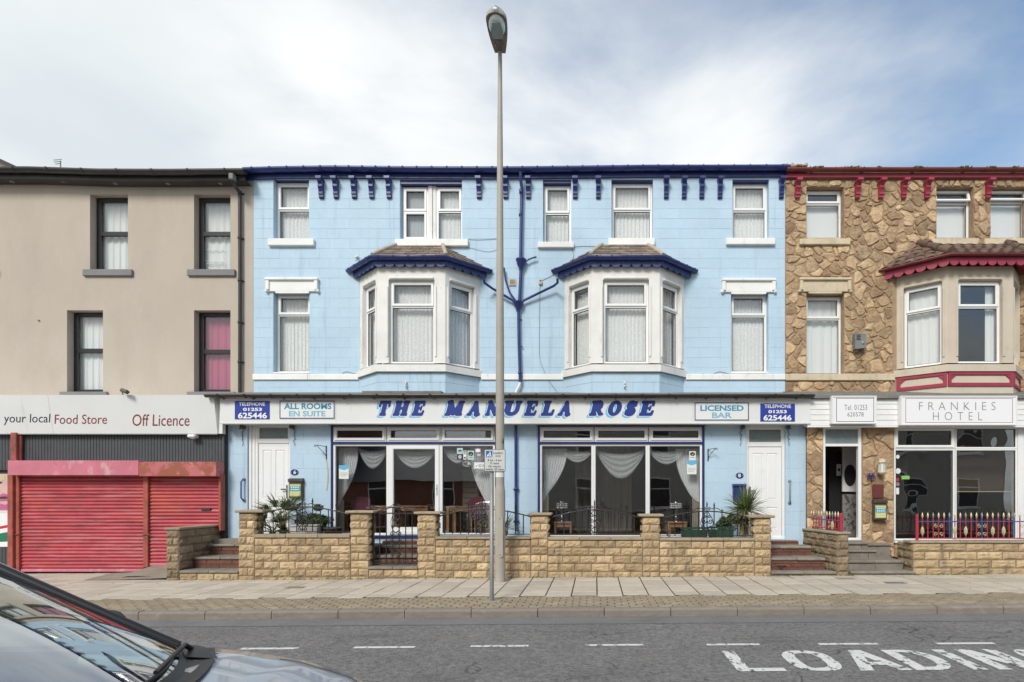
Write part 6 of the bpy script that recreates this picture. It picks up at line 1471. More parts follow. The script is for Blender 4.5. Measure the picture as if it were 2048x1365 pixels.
# eaves
gp = [(XF0 - .02, YU - .15, PZ(338, YU - .15)), (XF1, YU - .15, PZ(338, YU - .15))]
gutter(fh, gp, .07, 'darkred', 1.1)
mb = MB(); z = gp[0][2]; mb.bev(XF0, XF1, YU - .09, YU - .045, z - .165, z - .06, .01); mb.build('fascia_board', M['crimson'], fh)
mb = MB(); mb.box(XF0, XF1, YU - .046, YU + .02, z - .15, z); mb.build('soffit_board', M['claymortar'], fh)
mb = MB(); mb.quad((XF0, YU - .1, z + .03), (XF1, YU - .1, z + .03), (XF1, YU + 4.5, z + 1.9), (XF0, YU + 4.5, z + 1.9)); mb.quad((XF0, YU + 9, z), (XF1, YU + 9, z), (XF1, YU + 4.5, z + 1.9), (XF0, YU + 4.5, z + 1.9)); mb.build('roof', M['roof'], fh)
mb = MB(); rr = random.Random(3)
for k in range(9): x = PX(1560 + k * 5.5, YU); mb.bev(x, x + .07, YU - .2, YU + .1, z + .03 + rr.uniform(-.01, .02), z + .10 + rr.uniform(-.02, .03), .02)
o = mb.build('broken_mortar', M['mortar'], fh); o['kind'] = 'stuff'
mb = MB()
for c0, wd_ in ((1640, 14), (1700, 26), (1760, 6), (1835, 20), (1930, 16), (1985, 14), (2030, 8)):
    for k in range(wd_ * 3):
        x = PX(c0 + rr.gauss(0, wd_ * .4), YU - .2); s_ = rr.uniform(.01, .022); mb.lathe((x, YU - .2 + rr.uniform(-.03, .05), z + .0 + rr.uniform(-.005, .02)), [(0, s_), (s_, s_ * .3), (s_ * .8, -s_ * .6), (0, -s_)], 5)
tagp(mb.build('moss', M['moss']), 'green moss tufts growing along the dark red gutter of the stone hotel', 'moss', None, 'stuff')
for px in (1596, 1716.5, 1763, 1809, 1856, 1978.5): corbel(fh, PX(px, YU - .1), 8.40, 8.79, YU - .03, 'crimson', .10, .2)
for k, (d, a, b, t, bt, tr) in enumerate(fw_):
    x0, x1, z0, z1 = *H(a, b, PZ(t, YU), bt)[:2], PZ(bt, YU), PZ(t, YU); z1 -= .01
    if k == 2: x1 = PX(2062, YU)
    op = k in (1, 2)
    if not op: fr = window(fh, x0 + .004, x1 - .004, z0 + .004, z1, WF, PZ(tr, WF), fw=.045)
    else:
        fr = window(fh, x0 + .004, x1 - .004, z0 + .004, z1, WF, PZ(tr, WF), fw=.045, sash='')
        # tilted vent sash
        zt = PZ(tr, WF) + .03; hh = z1 - .03 - zt; Mx = Matrix.Translation((0, WF - .01, z1 - .02)) @ Matrix.Rotation(R(-14), 4, 'X'); m = MB(Mx); m.ring(x0 + .02, x1 - .02, -hh - .02, 0, .05, -.03, .02, .01); s_ = m.build('open_sash', M['upvc'], fr)
        m = MB(Mx); m.box(x0 + .07, x1 - .07, -.006, 0, -hh + .03, -.05); m.build('pane', M['glass'], s_)
    if k == 3: curtain(x0, x1, z0, z1, WF + .13, 'sheer white curtain in the first floor window of the stone hotel', M['sheet'], folds=4, amp=.014, name='curtain')
    elif k < 3: curtain(x0, x1, z0, PZ(tr, WF) + .06, WF + .13, 'white blind in the ' + d.replace(' with its vent tilted open', ''), M['sheet'], folds=1, amp=.004, name='blind', cat='blind')
for px0, px1, t, b in ((1600, 1701.5, 477, 489), (1864, 1957, 477, 489.5), (1970, 2075, 477, 489.5)): sill(fh, PX(px0, YU - .08), PX(px1, YU - .08), PZ(b, YU - .08), PZ(t, YU - .08), YU, 'cream')
lintel(fh, PX(1596, YU - .06), PX(1706, YU - .06), PZ(585, YU - .06), PZ(556, YU - .06), YU, 'cream')
mb = MB(); mb.bev(XF0 + .002, FB - 1.58, YU - .055, YU + .02, 4.235, 4.385, .01); mb.build('string_course', M['cream'], fh)
# bay
ho, hf, dpz = 1.33, .72, .62
Fc = FB - .02; EXL = .17
FS = bay(fh, Fc, 'stone hotel', ho=ho, hf=hf, dp=dpz, wm='bayc', wz=(4.50, 6.29), tz=5.75, top=6.62, sillz=(4.31, 4.50), cur='')
mb = MB(); P4 = [(Fc - ho - EXL, YU), (Fc - hf, YU - dpz), (Fc + hf, YU - dpz), (Fc + ho, YU)]
for i in range(3): mb.quad((*P4[i], 3.7), (*P4[i + 1], 3.7), (*P4[i + 1], 4.31), (*P4[i], 4.31))
bb = mb.build('bay_base', M['bayc'], fh)
for Mx, Ln in FS:
    m = MB(Mx); m.ring(.005, Ln - .005, 3.99, 4.305, .075, -.03, .005, .01); 
    for s_, c in ((1, .075), (-1, Ln - .075)):
        m.prism([(c, 4.23), (c + s_ * .10, 4.23), (c, 4.14)][::s_], -.028, .004)
    m.build('panel_frame', M['crimson'], bb)
m = MB(FS[0][0]); Ln = FS[0][1]
curtain(.12, Ln - .08, 4.52, 6.3, .22, 'white curtain filling the left facet of the bay of the stone hotel', M['sheet'], M_=FS[0][0], folds=5, amp=.014, name='curtain')
Ln = FS[1][1]; curtain(Ln - .46, Ln - .24, 4.52, 6.3, .22, 'white curtain at the right side of the front bay window of the stone hotel', M['sheet'], M_=FS[1][0], folds=3, amp=.014, name='curtain')
zgt = 6.80
rf, faces, E, T = bay_roof(fh, Fc, ho, hf, dpz, zgt - .03, 7.38, 1.0, 'darkred', 'crimson', 'pantile', gr=.045, off=.30, sk=.20)
slates(rf, faces, 'pantile', 5, .24, name='roof_tile', wave=.028)
for e, t in ((E[1], T[0]), (E[2], T[1])):
    e, t = Vector(e), Vector(t)
    for q in range(3):
        a = e.lerp(t, q / 3 - .02) + Vector((0, 0, .045)); b = e.lerp(t, (q + 1) / 3) + Vector((0, 0, .03)); m = MB(); m.tube([a, b], [.095, .075], 10); m.build('hip_tile', M['pantile'], rf)
# alarm box
x, z = PX(1716, YU - .05), PZ(687, YU - .05); v = thing('alarm_box', 'grey louvred alarm box on the brown stone wall left of the bay', 'alarm box', (x, YU, z)); m = MB(); m.prism([(x - .12, z - .16), (x + .13, z - .13), (x + .13, z + .19), (x - .12, z + .19)], YU - .17, YU - .03); m.build('housing', M['greysill'], v)
for k in range(4): m = MB(); m.box(x - .09, x + .0, YU - .178, YU - .17, z + .15 - k * .035, z + .165 - k * .035); m.build('louvre', M['blackgutter'], v)
m = MB(); m.lathe((x + .06, YU - .17, z - .02), [(0, -.02), (.035, -.015), (.045, 0)], 12, 'y'); m.build('lamp_dome', M['lensin'], v)

# ---- ground floor
YFG = 11.82
x00 = PX(1613, YFG) + .004
fd = (PX(1646, YFG), PX(1724, YFG), PZ(1081, YFG), PZ(854, YFG)); fv = (PX(1788, YFG), PX(2034, YFG), PZ(1082, YFG), PZ(854, YFG)); fx = (PX(2046, YFG), PX(2200, YFG), PZ(1082, YFG), PZ(854, YFG))
mb = MB(); holed(mb, x00, XF1, -.1, 3.4, YFG, [fd, fv, fx], .16); mb.quad((XF1, YFG, -.1), (XF1, YU, -.1), (XF1, YU, 3.6), (XF1, YFG, 3.4))
fg = mb.build('ground_floor_wall', M['claymortar'], fh)
crazy(fg, x00, fd[0] - .01, .30, 3.06, YFG, [], .19, 8, 60, gap=.013); crazy(fg, fd[1] + .01, fv[0] - .01, .30, 3.06, YFG, [], .25, 21, 80, gap=.013)
crazy(fg, fv[0], fv[1], .2, fv[2] - .06, YFG, [], .22, 9, 30)
# lead strip roof, boarded fascia
Yb = 11.62; xa = PX(1612, Yb)
mb = MB(); mb.add([(xa - .05, Yb - .06, 3.66), (XF1, Yb - .06, 3.66), (XF1, YU, 3.99), (xa - .05, YU, 3.99), (xa - .05, Yb - .06, 3.60), (XF1, Yb - .06, 3.60), (XF1, YU, 3.9), (xa - .05, YU, 3.9)], [(0, 1, 2, 3), (4, 7, 6, 5), (0, 4, 5, 1), (0, 3, 7, 4)]); mb.build('lean_to_roof', M['lead'], fh)
zt, zb = 3.60, PZ(852, Yb); n = 5; hh = (zt - zb) / n
for k in range(n): m = MB(); m.bev(xa + .03, XF1, Yb, Yb + .03, zb + k * hh + .003, zb + (k + 1) * hh - .003, .006); m.build('fascia_plank', M['upvc'], fh)
m = MB(); m.box(xa + .03, XF1, Yb + .03, YFG - .002, zb, zt); m.build('fascia_box', M['signwhite'], fh)
m = MB(); m.bev(xa + .03, XF1, Yb - .015, Yb + .05, zb - .035, zb - .001, .006); m.build('bottom_trim', M['letwhite'], fh)
def fsign(px0, px1, py0, py1, label, cm):
    Ys = Yb - .12; x0, x1, z0, z1 = PX(px0, Ys), PX(px1, Ys), PZ(py1, Ys), PZ(py0, Ys); v = thing('sign', label, 'sign', ((x0 + x1) / 2, Ys, z0)); m = MB(); m.bev(x0, x1, Ys, Yb - .002, z0, z1, .012); m.build('box', M['letwhite'], v)
    m = MB(); m.ring(x0 + .001, x1 - .001, z0 + .001, z1 - .001, .03, Ys - .012, Ys + .01, .006); m.build('rim', M['signwhite'], v); return v, Ys
v, Ys = fsign(1663, 1753, 792, 848, 'white box sign with a dark border reading Tel. 01253 620578', 'letblack')
m = MB(); m.ring(PX(1672.5, Ys), PX(1748, Ys), PZ(844, Ys), PZ(796.5, Ys), .010, Ys - .002, Ys + .001); m.build('border', M['letblack'], v)
letters('Tel. 01253', 1689, 1734, 810, 820.5, Ys - .0005, M['letblack'], v, bold=-.008, space=1.1); letters('620578', 1695, 1727, 825, 833.5, Ys - .0005, M['letblack'], v, bold=-.008, space=1.1)
v, Ys = fsign(1801, 2034, 792, 851, 'wide white box sign with thin red border reading FRANKIES HOTEL', 'letred')
m = MB(); m.ring(PX(1811, Ys), PX(2025.5, Ys), PZ(846, Ys), PZ(797, Ys), .008, Ys - .002, Ys + .001); m.build('border', M['letred'], v)
letters('FRANKIES', 1838, 1991, 804.6, 820.8, Ys - .0005, M['letgrey'], v, bold=-.015, space=1.7); letters('HOTEL', 1866, 1964.6, 824.6, 841, Ys - .0005, M['letgrey'], v, bold=-.015, space=1.8)
# shop windows
Yf = YFG - .01
for a, b, t, bt, sash, gm in ((1788, 1909, 855, 898, 1, 'wavyglass'), (1788, 1909, 898.5, 1081, 0, 'wavyglass'), (1910, 2034, 855, 898, 0, 'wavyglass'), (1910, 2034, 898.5, 1081, 0, 'shopglass'), (2046, 2170, 898.5, 1081, 0, 'shopglass'), (2046, 2170, 855, 898, 0, 'shopglass')):
    x0, x1, z0, z1 = PX(a, YFG) + .001, PX(b, YFG) - .001, PZ(bt, YFG), PZ(t, YFG); m = MB(); m.ring(x0, x1, z0, z1, .035, Yf, Yf + .07, .01); f = m.build('shop_window', M['upvc'], fh); i = .035
    if sash: m = MB(); m.ring(x0 + .025, x1 - .025, z0 + .025, z1 - .025, .05, Yf - .02, Yf + .05, .01); m.build('sash', M['upvc'], f); i = .075
    m = MB(); m.box(x0 + i, x1 - i, Yf + .03, Yf + .035, z0 + i, z1 - i); m.build('pane', M[gm], f); m = MB(); m.ring(x0 + i, x1 - i, z0 + i, z1 - i, .008, Yf + .01, Yf + .028); m.build('window_seal', M['seal'], f)
m = MB(); m.bev(PX(2034, YFG) + .002, PX(2046, YFG) - .002, Yf - .02, Yf + .1, PZ(1082, YFG), PZ(854, YFG), .01); m.build('mullion', M['upvc'], fh)
m = MB(); m.bev(fv[0] - .01, fv[1], Yf - .06, Yf + .08, fv[2] - .05, fv[2] - .0, .01); m.build('window_sill', M['upvc'], fh)
x0, x1 = fd[0], fd[1]
m = MB(); m.ring(x0 + .002, x1 - .03, fd[2], fd[3] - .002, .05, Yf, Yf + .1, .012); m.box(x0 + .052, x1 - .08, Yf + .002, Yf + .09, PZ(893, YFG), PZ(888, YFG)); m.bev(x1 - .028, x1 - .003, Yf + .02, Yf + .1, fd[2], fd[3], .005); f = m.build('door_frame', M['upvc'], fh)
m = MB(); m.box(x0 + .052, x1 - .08, Yf + .03, Yf + .036, PZ(888, YFG), fd[3] - .053); m.build('transom_pane', M['lensin'], f)
# hall behind the open door
m = MB(); hb = YFG + 2.6; m.quad((x0 - .3, hb, .5), (x1 + .3, hb, .5), (x1 + .3, hb, 3.3), (x0 - .3, hb, 3.3)); m.quad((x0 - .3, YFG + .15, .5), (x0 - .3, hb, .5), (x0 - .3, hb, 3.3), (x0 - .3, YFG + .15, 3.3)); m.quad((x0 - .3, YFG + .15, fd[2] - .01), (x1 + .3, YFG + .15, fd[2] - .01), (x1 + .3, hb, fd[2] - .01), (x0 - .3, hb, fd[2] - .01)); m.quad((x0 - .3, YFG + .15, 3.3), (x1 + .3, YFG + .15, 3.3), (x1 + .3, hb, 3.3), (x0 - .3, hb, 3.3))
m.build('hall_interior', mat('yellow hall wall', (.20, .15, .07), .9, .2, 3), fh)
m = MB(); m.quad((x1 + .3, YFG + .15, .5), (x1 + .3, hb, .5), (x1 + .3, hb, 3.3), (x1 + .3, YFG + .15, 3.3)); m.build('hall_side_wall', M['signgrey'], fh)
Yi = YFG + 1.0; v = thing('inner_door', 'black inner door standing open in the hall of the stone hotel', 'door', (PX(1670, Yi), Yi, fd[2])); m = MB(); a, b = PX(1658, Yi), PX(1684, Yi); m.bev(a, b, Yi, Yi + .05, fd[2], PZ(905, Yi), .01); m.build('door_leaf', M['black'], v)
m = MB(); m.box(PX(1673, Yi), PX(1682, Yi), Yi - .005, Yi - .001, PZ(952, Yi), PZ(929, Yi)); m.build('notice', M['paper'], v); m = MB(); m.lathe((PX(1677.5, Yi), Yi - .006, PZ(940, Yi)), [(0, -.002), (.035, -.002), (.035, 0)], 12, 'y'); m.build('print', M['letblack'], v)
Yi = YFG + .8; v = thing('hall_mirror', 'oval dark mirror on the white wall inside the open doorway', 'mirror', (PX(1698, Yi), Yi, PZ(951, Yi)))
m = MB(); m.bev(PX(1685.5, Yi), PX(1726, Yi), Yi + .01, Yi + .06, PZ(984, Yi), PZ(860, Yi), .005); m.build('white_panel', M['signgrey'], v)
m = MB(); n = 24; cx, cz = PX(1700, Yi), PZ(951, Yi); m.prism([(cx + .13 * math.cos(6.2832 * k / n), cz + .24 * math.sin(6.2832 * k / n)) for k in range(n)], Yi - .01, Yi + .009); m.build('mirror_glass', M['black'], v)
m = MB(); m.bev(PX(1685.5, Yi), PX(1726, Yi), Yi + .01, Yi + .06, fd[2], PZ(989, Yi), .005); o = m.build('dado_panel', mat('patterned grey dado', (.22, .215, .20), .7, .1, 3, dirt=[((.04, .04, .04, .9), (.5, .56), 14, (1, 1, .7))]), v)
# shop window contents
m = MB(); a, b = XF0 + 2.3, XF1 - .1; m.quad((a, YFG + 4, .4), (b, YFG + 4, .4), (b, YFG + 4, 3.3), (a, YFG + 4, 3.3)); m.quad((a, YFG + .15, .4), (a, YFG + 4, .4), (a, YFG + 4, 3.3), (a, YFG + .15, 3.3)); m.quad((b, YFG + .15, .4), (b, YFG + 4, .4), (b, YFG + 4, 3.3), (b, YFG + .15, 3.3)); m.quad((a, YFG + .15, .55), (b, YFG + .15, .55), (b, YFG + 4, .55), (a, YFG + 4, .55)); m.quad((a, YFG + .15, 3.3), (b, YFG + .15, 3.3), (b, YFG + 4, 3.3), (a, YFG + 4, 3.3)); m.build('room_interior', M['dark'], fh)
YSt_old = YSt; YSt = YFG + .006
sticker(1792, 1799, 910, 918, 'signgrey', 'small round pale sticker at the top left of the stone hotel shop window', shape='oval'); sticker(1790.5, 1801.5, 937, 948, 'signgrey', 'round grey sticker below the top one in the stone hotel shop window', shape='oval')
sticker(1790, 1797.5, 956.5, 963, 'redad', 'small red square sticker in the stone hotel shop window'); sticker(1791, 1799, 965, 972.5, 'letgrey', 'small round sticker under the red one in the stone hotel shop window', shape='oval'); sticker(1803, 1819, 952, 959, 'greenlight', 'bright green strip sticker in the stone hotel shop window') if 'greenlight' in M else None
M['greenlight'] = mat('bright green print', (.25, .50, .10), .5, 0); sticker(1803, 1819, 952, 959, 'greenlight', 'bright green strip sticker in the stone hotel shop window')
sticker(1792, 1798, 976, 989, 'paper', 'small pale upright card at the left edge of the stone hotel shop window')
v = sticker(2050, 2068, 926, 937, 'signblue', 'blue sticker in the pane at the far right edge', name='window_sticker')
YSt = YSt_old
# white blind in the right pane with hem bar
Yi = YFG + .5; v = thing('window_bar', 'pale horizontal curtain bar behind the right pane of the stone hotel', 'curtain bar', (PX(1975, Yi), Yi, PZ(984, Yi))); m = MB(); m.box(PX(1914, Yi), PX(2026, Yi), Yi, Yi + .02, PZ(984.5, Yi), PZ(983, Yi)); m.build('bar', M['cream'], v)
m = MB(); m.quad((PX(1914, Yi), Yi + .03, PZ(983.5, Yi)), (PX(2026, Yi), Yi + .03, PZ(983.5, Yi)), (PX(2026, Yi), Yi + .03, 3.1), (PX(1914, Yi), Yi + .03, 3.1)); m.build('blind', fabric('brown sheer blind', (.16, .12, .095), .8, .3), v)
# wall lamp, flowers, plaque, letter box
x, z = PX(1762, YFG - .1), PZ(934, YFG - .1); v = thing('wall_lantern', 'cream caged wall lantern right of the open door of the stone hotel', 'wall lamp', (x, YFG, z)); y = YFG - .14
m = MB(); m.lathe((x, y, z), [(0, .17), (.03, .165), (.06, .14), (.075, .10), (.085, .095), (.085, .08), (.07, .08)], 12); m.lathe((x, y, z), [(.07, -.10), (.085, -.10), (.08, -.13), (.04, -.16), (.015, -.18), (0, -.185)], 12); m.build('cap', M['cream'], v)
m = MB(); m.lathe((x, y, z), [(.06, .08), (.062, -.10)], 12); m.build('glass_shade', M['lens'], v)
for k in range(8): a = k * math.pi / 4; m = MB(); m.tube([(x + .076 * math.cos(a), y + .076 * math.sin(a), z - .10), (x + .076 * math.cos(a), y + .076 * math.sin(a), z + .085)], .007, 5); m.build('cage_bar', M['cream'], v)
m = MB(); m.tube([(x, y + .05, z - .14), (x, YFG, z - .12)], .02, 8); m.build('arm', M['cream'], v)
x, z = PX(1741.5, YFG - .06), PZ(953, YFG - .06); v = thing('artificial_flowers', 'bunch of purple artificial flowers on the stone wall by the lantern', 'flowers', (x, YFG, z)); m = MB(); rr = random.Random(5)
for k in range(70):
    a, e_ = rr.uniform(0, 6.28), rr.uniform(-1, 1); r_ = rr.uniform(.02, .10); c = Vector((x + r_ * math.cos(a), YFG - .07 + rr.uniform(-.05, .02), z + r_ * math.sin(a) * .7)); u = Vector((rr.uniform(-1, 1), rr.uniform(-1, 1), rr.uniform(-1, 1))).normalized() * .026; w_ = Vector((rr.uniform(-1, 1), rr.uniform(-1, 1), rr.uniform(-1, 1))).normalized() * .018
    m.add([tuple(c - u), tuple(c + w_), tuple(c + u), tuple(c - w_)], [(0, 1, 2, 3)])
m.build('petals', M['flower'], v)
x0, x1, z0, z1 = PX(1745.5, YFG - .05), PX(1767, YFG - .05), PZ(997, YFG - .05), PZ(969, YFG - .05); m = MB(); m.bev(x0, x1, YFG - .065, YFG - .03, z0, z1, .006); tagp(m.build('plaque', M['maroonp']), 'plain maroon plaque above the post box on the stone wall', 'plaque')
post_box(1744, 1770, 999, 1040, YFG - .045, 'bronze post box with a yellow and turquoise card on the stone clad wall')
# ================================================================ GARDEN WALLS, STEPS, RAILINGS, GATE
ROT_R = lambda X_, Y_: Matrix.Translation((X_, Y_, 0)) @ Matrix.Rotation(R(90), 4, 'Z')      # local -Y faces +X, local +x runs to +Y
ROT_L = lambda X_, Y_: Matrix.Translation((X_, Y_, 0)) @ Matrix.Rotation(R(-90), 4, 'Z')     # local -Y faces -X, local +x runs to -Y
def rowlines(top, bottom, pitch=.150):
    o = [top]
    while o[-1] > bottom + .02: o.append(o[-1] - pitch)
    return o
def coping(parent, x0, x1, y0, y1, zt, zb, lens=.62, name='coping_stone', mt='coping', gz=None):
    n = max(1, round((x1 - x0) / lens)); 
    for k in range(n):
        a, b = x0 + (x1 - x0) * k / n, x0 + (x1 - x0) * (k + 1) / n; m = MB(); d = random.uniform(-.004, .004); m.bev(a + .003, b - .003, y0 + random.uniform(-.006, .004), y1, zb, zt + d, .01); m.build(name, M[mt], parent)
def pillar(px0, px1, cap0, cap1, ct, cb, label, seed):
    x0, x1 = PX(px0, YW), PX(px1, YW); zt, zb = PZ(ct, YW - .03), PZ(cb, YW - .03); base = GZ(x0) - .02
    v = thing('gate_pillar' if False else 'wall_pillar', label, 'pillar', ((x0 + x1) / 2, YW + .15, base), 'pillars of the front garden wall of the blue hotel')
    m = MB(); m.box(x0 + .006, x1 - .006, YW + .003, YW + .30, base, zb); m.build('mortar_core', M['joint'], v)
    rl = rowlines(zb - .002, base)
    brick_wall_rows(v, x0, x1, YW, rl, 'block', base, bl=.315, seed=seed, minl=.1)
    brick_wall_rows(v, 0, .30, 0, rl, 'block', base, bl=.30, seed=seed + 1, M_=ROT_R(x1, YW + .003)); brick_wall_rows(v, 0, .30, 0, rl, 'block', base, bl=.30, seed=seed + 2, M_=ROT_L(x0, YW + .303))
    m = MB(); m.bev(PX(cap0, YW - .05), PX(cap1, YW - .05), YW - .06, YW + .36, zb + .001, zt, .012); m.build('cap_stone', M['coping'], v)
    return x0, x1
PIL = [(477.5, 509, 469, 526, 1020.5, 1026, 'leftmost stone pillar of the hotel wall, left of the fan palm'), (701, 737, 690, 747, 1022, 1027, 'stone pillar left of the black gate'), (836, 871, 827, 881, 1024, 1029, 'stone pillar right of the black gate'),
       (1062, 1095.5, 1055, 1103, 1026.5, 1031.5, 'stone pillar just right of the lamp post'), (1285.5, 1319, 1278, 1328, 1029, 1034, 'stone pillar between the two right railings'), (1509.5, 1541.5, 1497, 1550, 1031, 1036.5, 'rightmost stone pillar of the hotel wall, beside the spiky palm')]
PX_ = [pillar(*p[:6], p[6], 30 + k * 5) for k, p in enumerate(PIL)]
def low_wall(x0, x1, ct, cb, label, seed, mt='block', y=YW, pitch=.150, bl=.315, base=None, thick=.22, grp='low front walls of the blue hotel', cp=.62, ext=0):
    zt, zb = PZ(ct, y), PZ(cb, y); base = GZ(x0) - .02 if base is None else base; v = thing('garden_wall', label, 'wall', ((x0 + x1) / 2, y, base), grp)
    m = MB(); m.box(x0, x1, y + .003, y + thick, base, zb); m.build('mortar_core', M['joint'], v); brick_wall_rows(v, x0, x1, y, rowlines(zb - .002, base, pitch), mt, base, bl=bl, seed=seed)
    coping(v, x0 - ext, x1, y - .035, y + thick + .03, zt, zb + .001, cp); return v, zt
W_ = []
W_.append(low_wall(PX_[0][1] + .002, PX_[1][0] - .002, 1069, 1076, 'low buff stone wall between the leftmost pillar and the gate', 3))
W_.append(low_wall(PX_[2][1] + .002, PX_[3][0] - .002, 1074, 1079, 'low buff stone wall behind the lamp post', 4))
W_.append(low_wall(PX_[3][1] + .002, PX_[4][0] - .002, 1075, 1080.5, 'low buff stone wall in front of the right shop window', 5))
W_.append(low_wall(PX_[4][1] + .002, PX_[5][0] - .002, 1077, 1082, 'low buff stone wall in front of the spiky palm', 6))
# dirt running down beside the joints: mossy foot of the wall
# gate threshold and steps behind it
def step(parent, x0, x1, y0, y1, zt, zr, riser='terra', slab=True, rows=1, bl=.23, lip=.03):
    m = MB(); m.box(x0 + .004, x1 - .004, y0 + .02, y1, zr - .02, zt - .05); m.build('step_core', M['joint'], parent)
    H_ = (zt - .052 - zr) / rows; r = random.Random(int(x0 * 100 + zt * 10)); 
    for k in range(rows):
        x = x0
        while x < x1 - .01:
            l = min(bl * (.5 if (x == x0 and k % 2) else 1), x1 - x); 
            if x1 - x - l < .05: l = x1 - x
            if riser in ('terra', 'step', 'claystone'): m = MB(); m.bev(x + .003, x + l - .003, y0 + r.uniform(0, .004), y0 + .05, zr + k * H_ + .003, zr + (k + 1) * H_ - .003, .005); m.build('brick', M[riser], parent)
            x += l
    if riser in BR: brick_wall_rows(parent, x0, x1, y0, [zt - .052, zr - .01], riser, zr - .02, seed=int(abs(x0) * 10))
    if slab:
        n = max(1, round((x1 - x0) / .6)); 
        for k in range(n): a, b = x0 + (x1 - x0) * k / n, x0 + (x1 - x0) * (k + 1) / n; m = MB(); m.bev(a + .003, b - .003, y0 - lip + r.uniform(-.005, .005), y1, zt - .05, zt + r.uniform(-.003, .003), .012); m.build('step_slab', M['step'], parent)
g0, g1 = PX_[1][1] + .002, PX_[2][0] - .002
st = thing('entrance_steps', 'stone and terracotta steps behind the black gate up to the french door', 'steps', ((g0 + g1) / 2, YW, 0))
zt = PZ(1134, YW - .03)
brick_wall_rows(st, g0, g1, YW + .0, [zt - .05, zt - .205], 'block', GZ(g0) - .02, seed=77); m = MB(); m.box(g0, g1, YW + .003, YW + .25, -.1, zt - .05); m.build('mortar_core', M['joint'], st)
for k in range(2): a = g0 + (g1 - g0) * k / 2; m = MB(); m.bev(a + .002, a + (g1 - g0) / 2 - .002, YW - .04, YW + .30, zt - .05, zt, .01); m.build('step_slab', M['step'], st)
step(st, g0 - .02, g1 + .02, YW + .31, YW + .70, .42, zt - .1, 'terra', rows=2); step(st, g0 - .02, g1 + .02, YW + .70, YG - .30, .58, .40, 'terra', rows=2); step(st, g0 - .1, g1 + .1, YG - .30, YG + .02, .70, .56, 'terra', slab=False, rows=1)
# left steps
xa, xb = PX(358.5, YW), PX_[0][0] - .004
sl = thing('left_entrance_steps'.replace('left_', ''), 'stone and terracotta steps between the weathered side wall and the leftmost pillar', 'steps', ((xa + xb) / 2, YW, 0))
step(sl, xa, xb, YW + .01, YW + .42, .165, GZ(xa) - .02, 'block'); step(sl, xa + .02, xb + .5, YW + .36, YW + .85, .385, .15, 'terra', rows=2, bl=.5); step(sl, xa + .02, xb + .5, YW + .80, YG - .02, .60, .37, 'terra', rows=2, bl=.5)
m = MB(); m.box(xa + .02, xb + .9, YG - .30, YG, .3, .69); m.build('top_slab', M['step'], sl)
# right steps
xa, xb = PX_[5][1] + .004, PX(1660, YW)
sr = thing('entrance_steps', 'stone and terracotta steps right of the rightmost pillar up to the door numbered 8', 'steps', ((xa + xb) / 2, YW, 0))
step(sr, xa, PX(1672, YW), YW - .02, YW + .30, .150, GZ(xa) - .02, 'step', bl=.5); step(sr, xa, PX(1659, YW), YW + .20, YW + .74, .385, .14, 'terra', rows=3, bl=.3); step(sr, xa - .3, PX(1648, YW), YW + .62, YW + .98, .575, .38, 'terra', rows=2, bl=.3); step(sr, xa - .3, PX(1645, YW) - .1, YW + .96, YG - .01, .70, .57, 'terra', slab=False, rows=2, bl=.3)
x, z = PX(1564, YW + .17), PZ(1136, YW + .17); v = m = MB(); m.ring(x - .10, x + .10, z - .05, z + .05, .012, YW + .175, YW + .21); o = m.build('air_brick', M['terra'], sr); m = MB(); m.box(x - .05, x + .02, YW + .185, YW + .195, z - .03, z + .03); m.build('vent_hole', M['seal'], o)

# left side wall, weathered
xs, xe = PX(333, YW), PX(358, YW); zt = .985
sw = thing('garden_wall', 'weathered brown stone side wall between the shutters and the left steps', 'wall', (xe, YW, 0))
m = MB(); m.box(xs + .004, xe - .004, YW + .003, YG, -.1, zt - .045); m.build('mortar_core', M['joint'], sw)
rl = rowlines(zt - .05, -.05, .152)
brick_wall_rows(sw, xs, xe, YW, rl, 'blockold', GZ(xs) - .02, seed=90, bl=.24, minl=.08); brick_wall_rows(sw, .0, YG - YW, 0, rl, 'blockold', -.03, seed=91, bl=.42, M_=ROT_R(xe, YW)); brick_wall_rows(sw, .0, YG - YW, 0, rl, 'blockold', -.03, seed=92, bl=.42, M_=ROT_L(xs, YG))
for k in range(3): m = MB(); a = YW - .03 + k * (YG - YW + .03) / 3; m.bev(xs - .03, xe + .03, a + .003, a + (YG - YW + .03) / 3 - .003, zt - .045, zt, .01); m.build('coping_stone', M['coping'], sw)
# right side wall, angled, with the short railing on it
f0, f1, r0, r1 = 4.62, 4.85, 4.43, 4.66
ang = math.atan2(r0 - f0, YG - YW); Ls = math.hypot(YG - YW, r0 - f0); zt = .90
rw = thing('garden_wall', 'weathered stone side wall carrying the short red and gold railing', 'wall', (f0, YW, 0))
Mw = Matrix.Translation((f0, YW, 0)) @ Matrix.Rotation(-ang, 4, 'Z')            # local y runs back along the wall
m = MB(Mw); m.box(.004, .226, .003, Ls, -.1, zt - .045); m.build('mortar_core', M['joint'], rw)
rl = rowlines(zt - .05, -.05, .142); base = GZ(f0) - .02
ML = Mw @ Matrix.Translation((0, Ls, 0)) @ Matrix.Rotation(R(-90), 4, 'Z'); MR = Mw @ Matrix.Translation((.23, 0, 0)) @ Matrix.Rotation(R(90), 4, 'Z')
brick_wall_rows(rw, 0, Ls, 0, rl, 'blockold', base, seed=95, bl=.30, M_=ML); brick_wall_rows(rw, 0, Ls, 0, rl, 'blockold', base, seed=96, bl=.30, M_=MR); brick_wall_rows(rw, 0, .23, 0, rl, 'blockold', base, seed=97, bl=.16, M_=Mw)
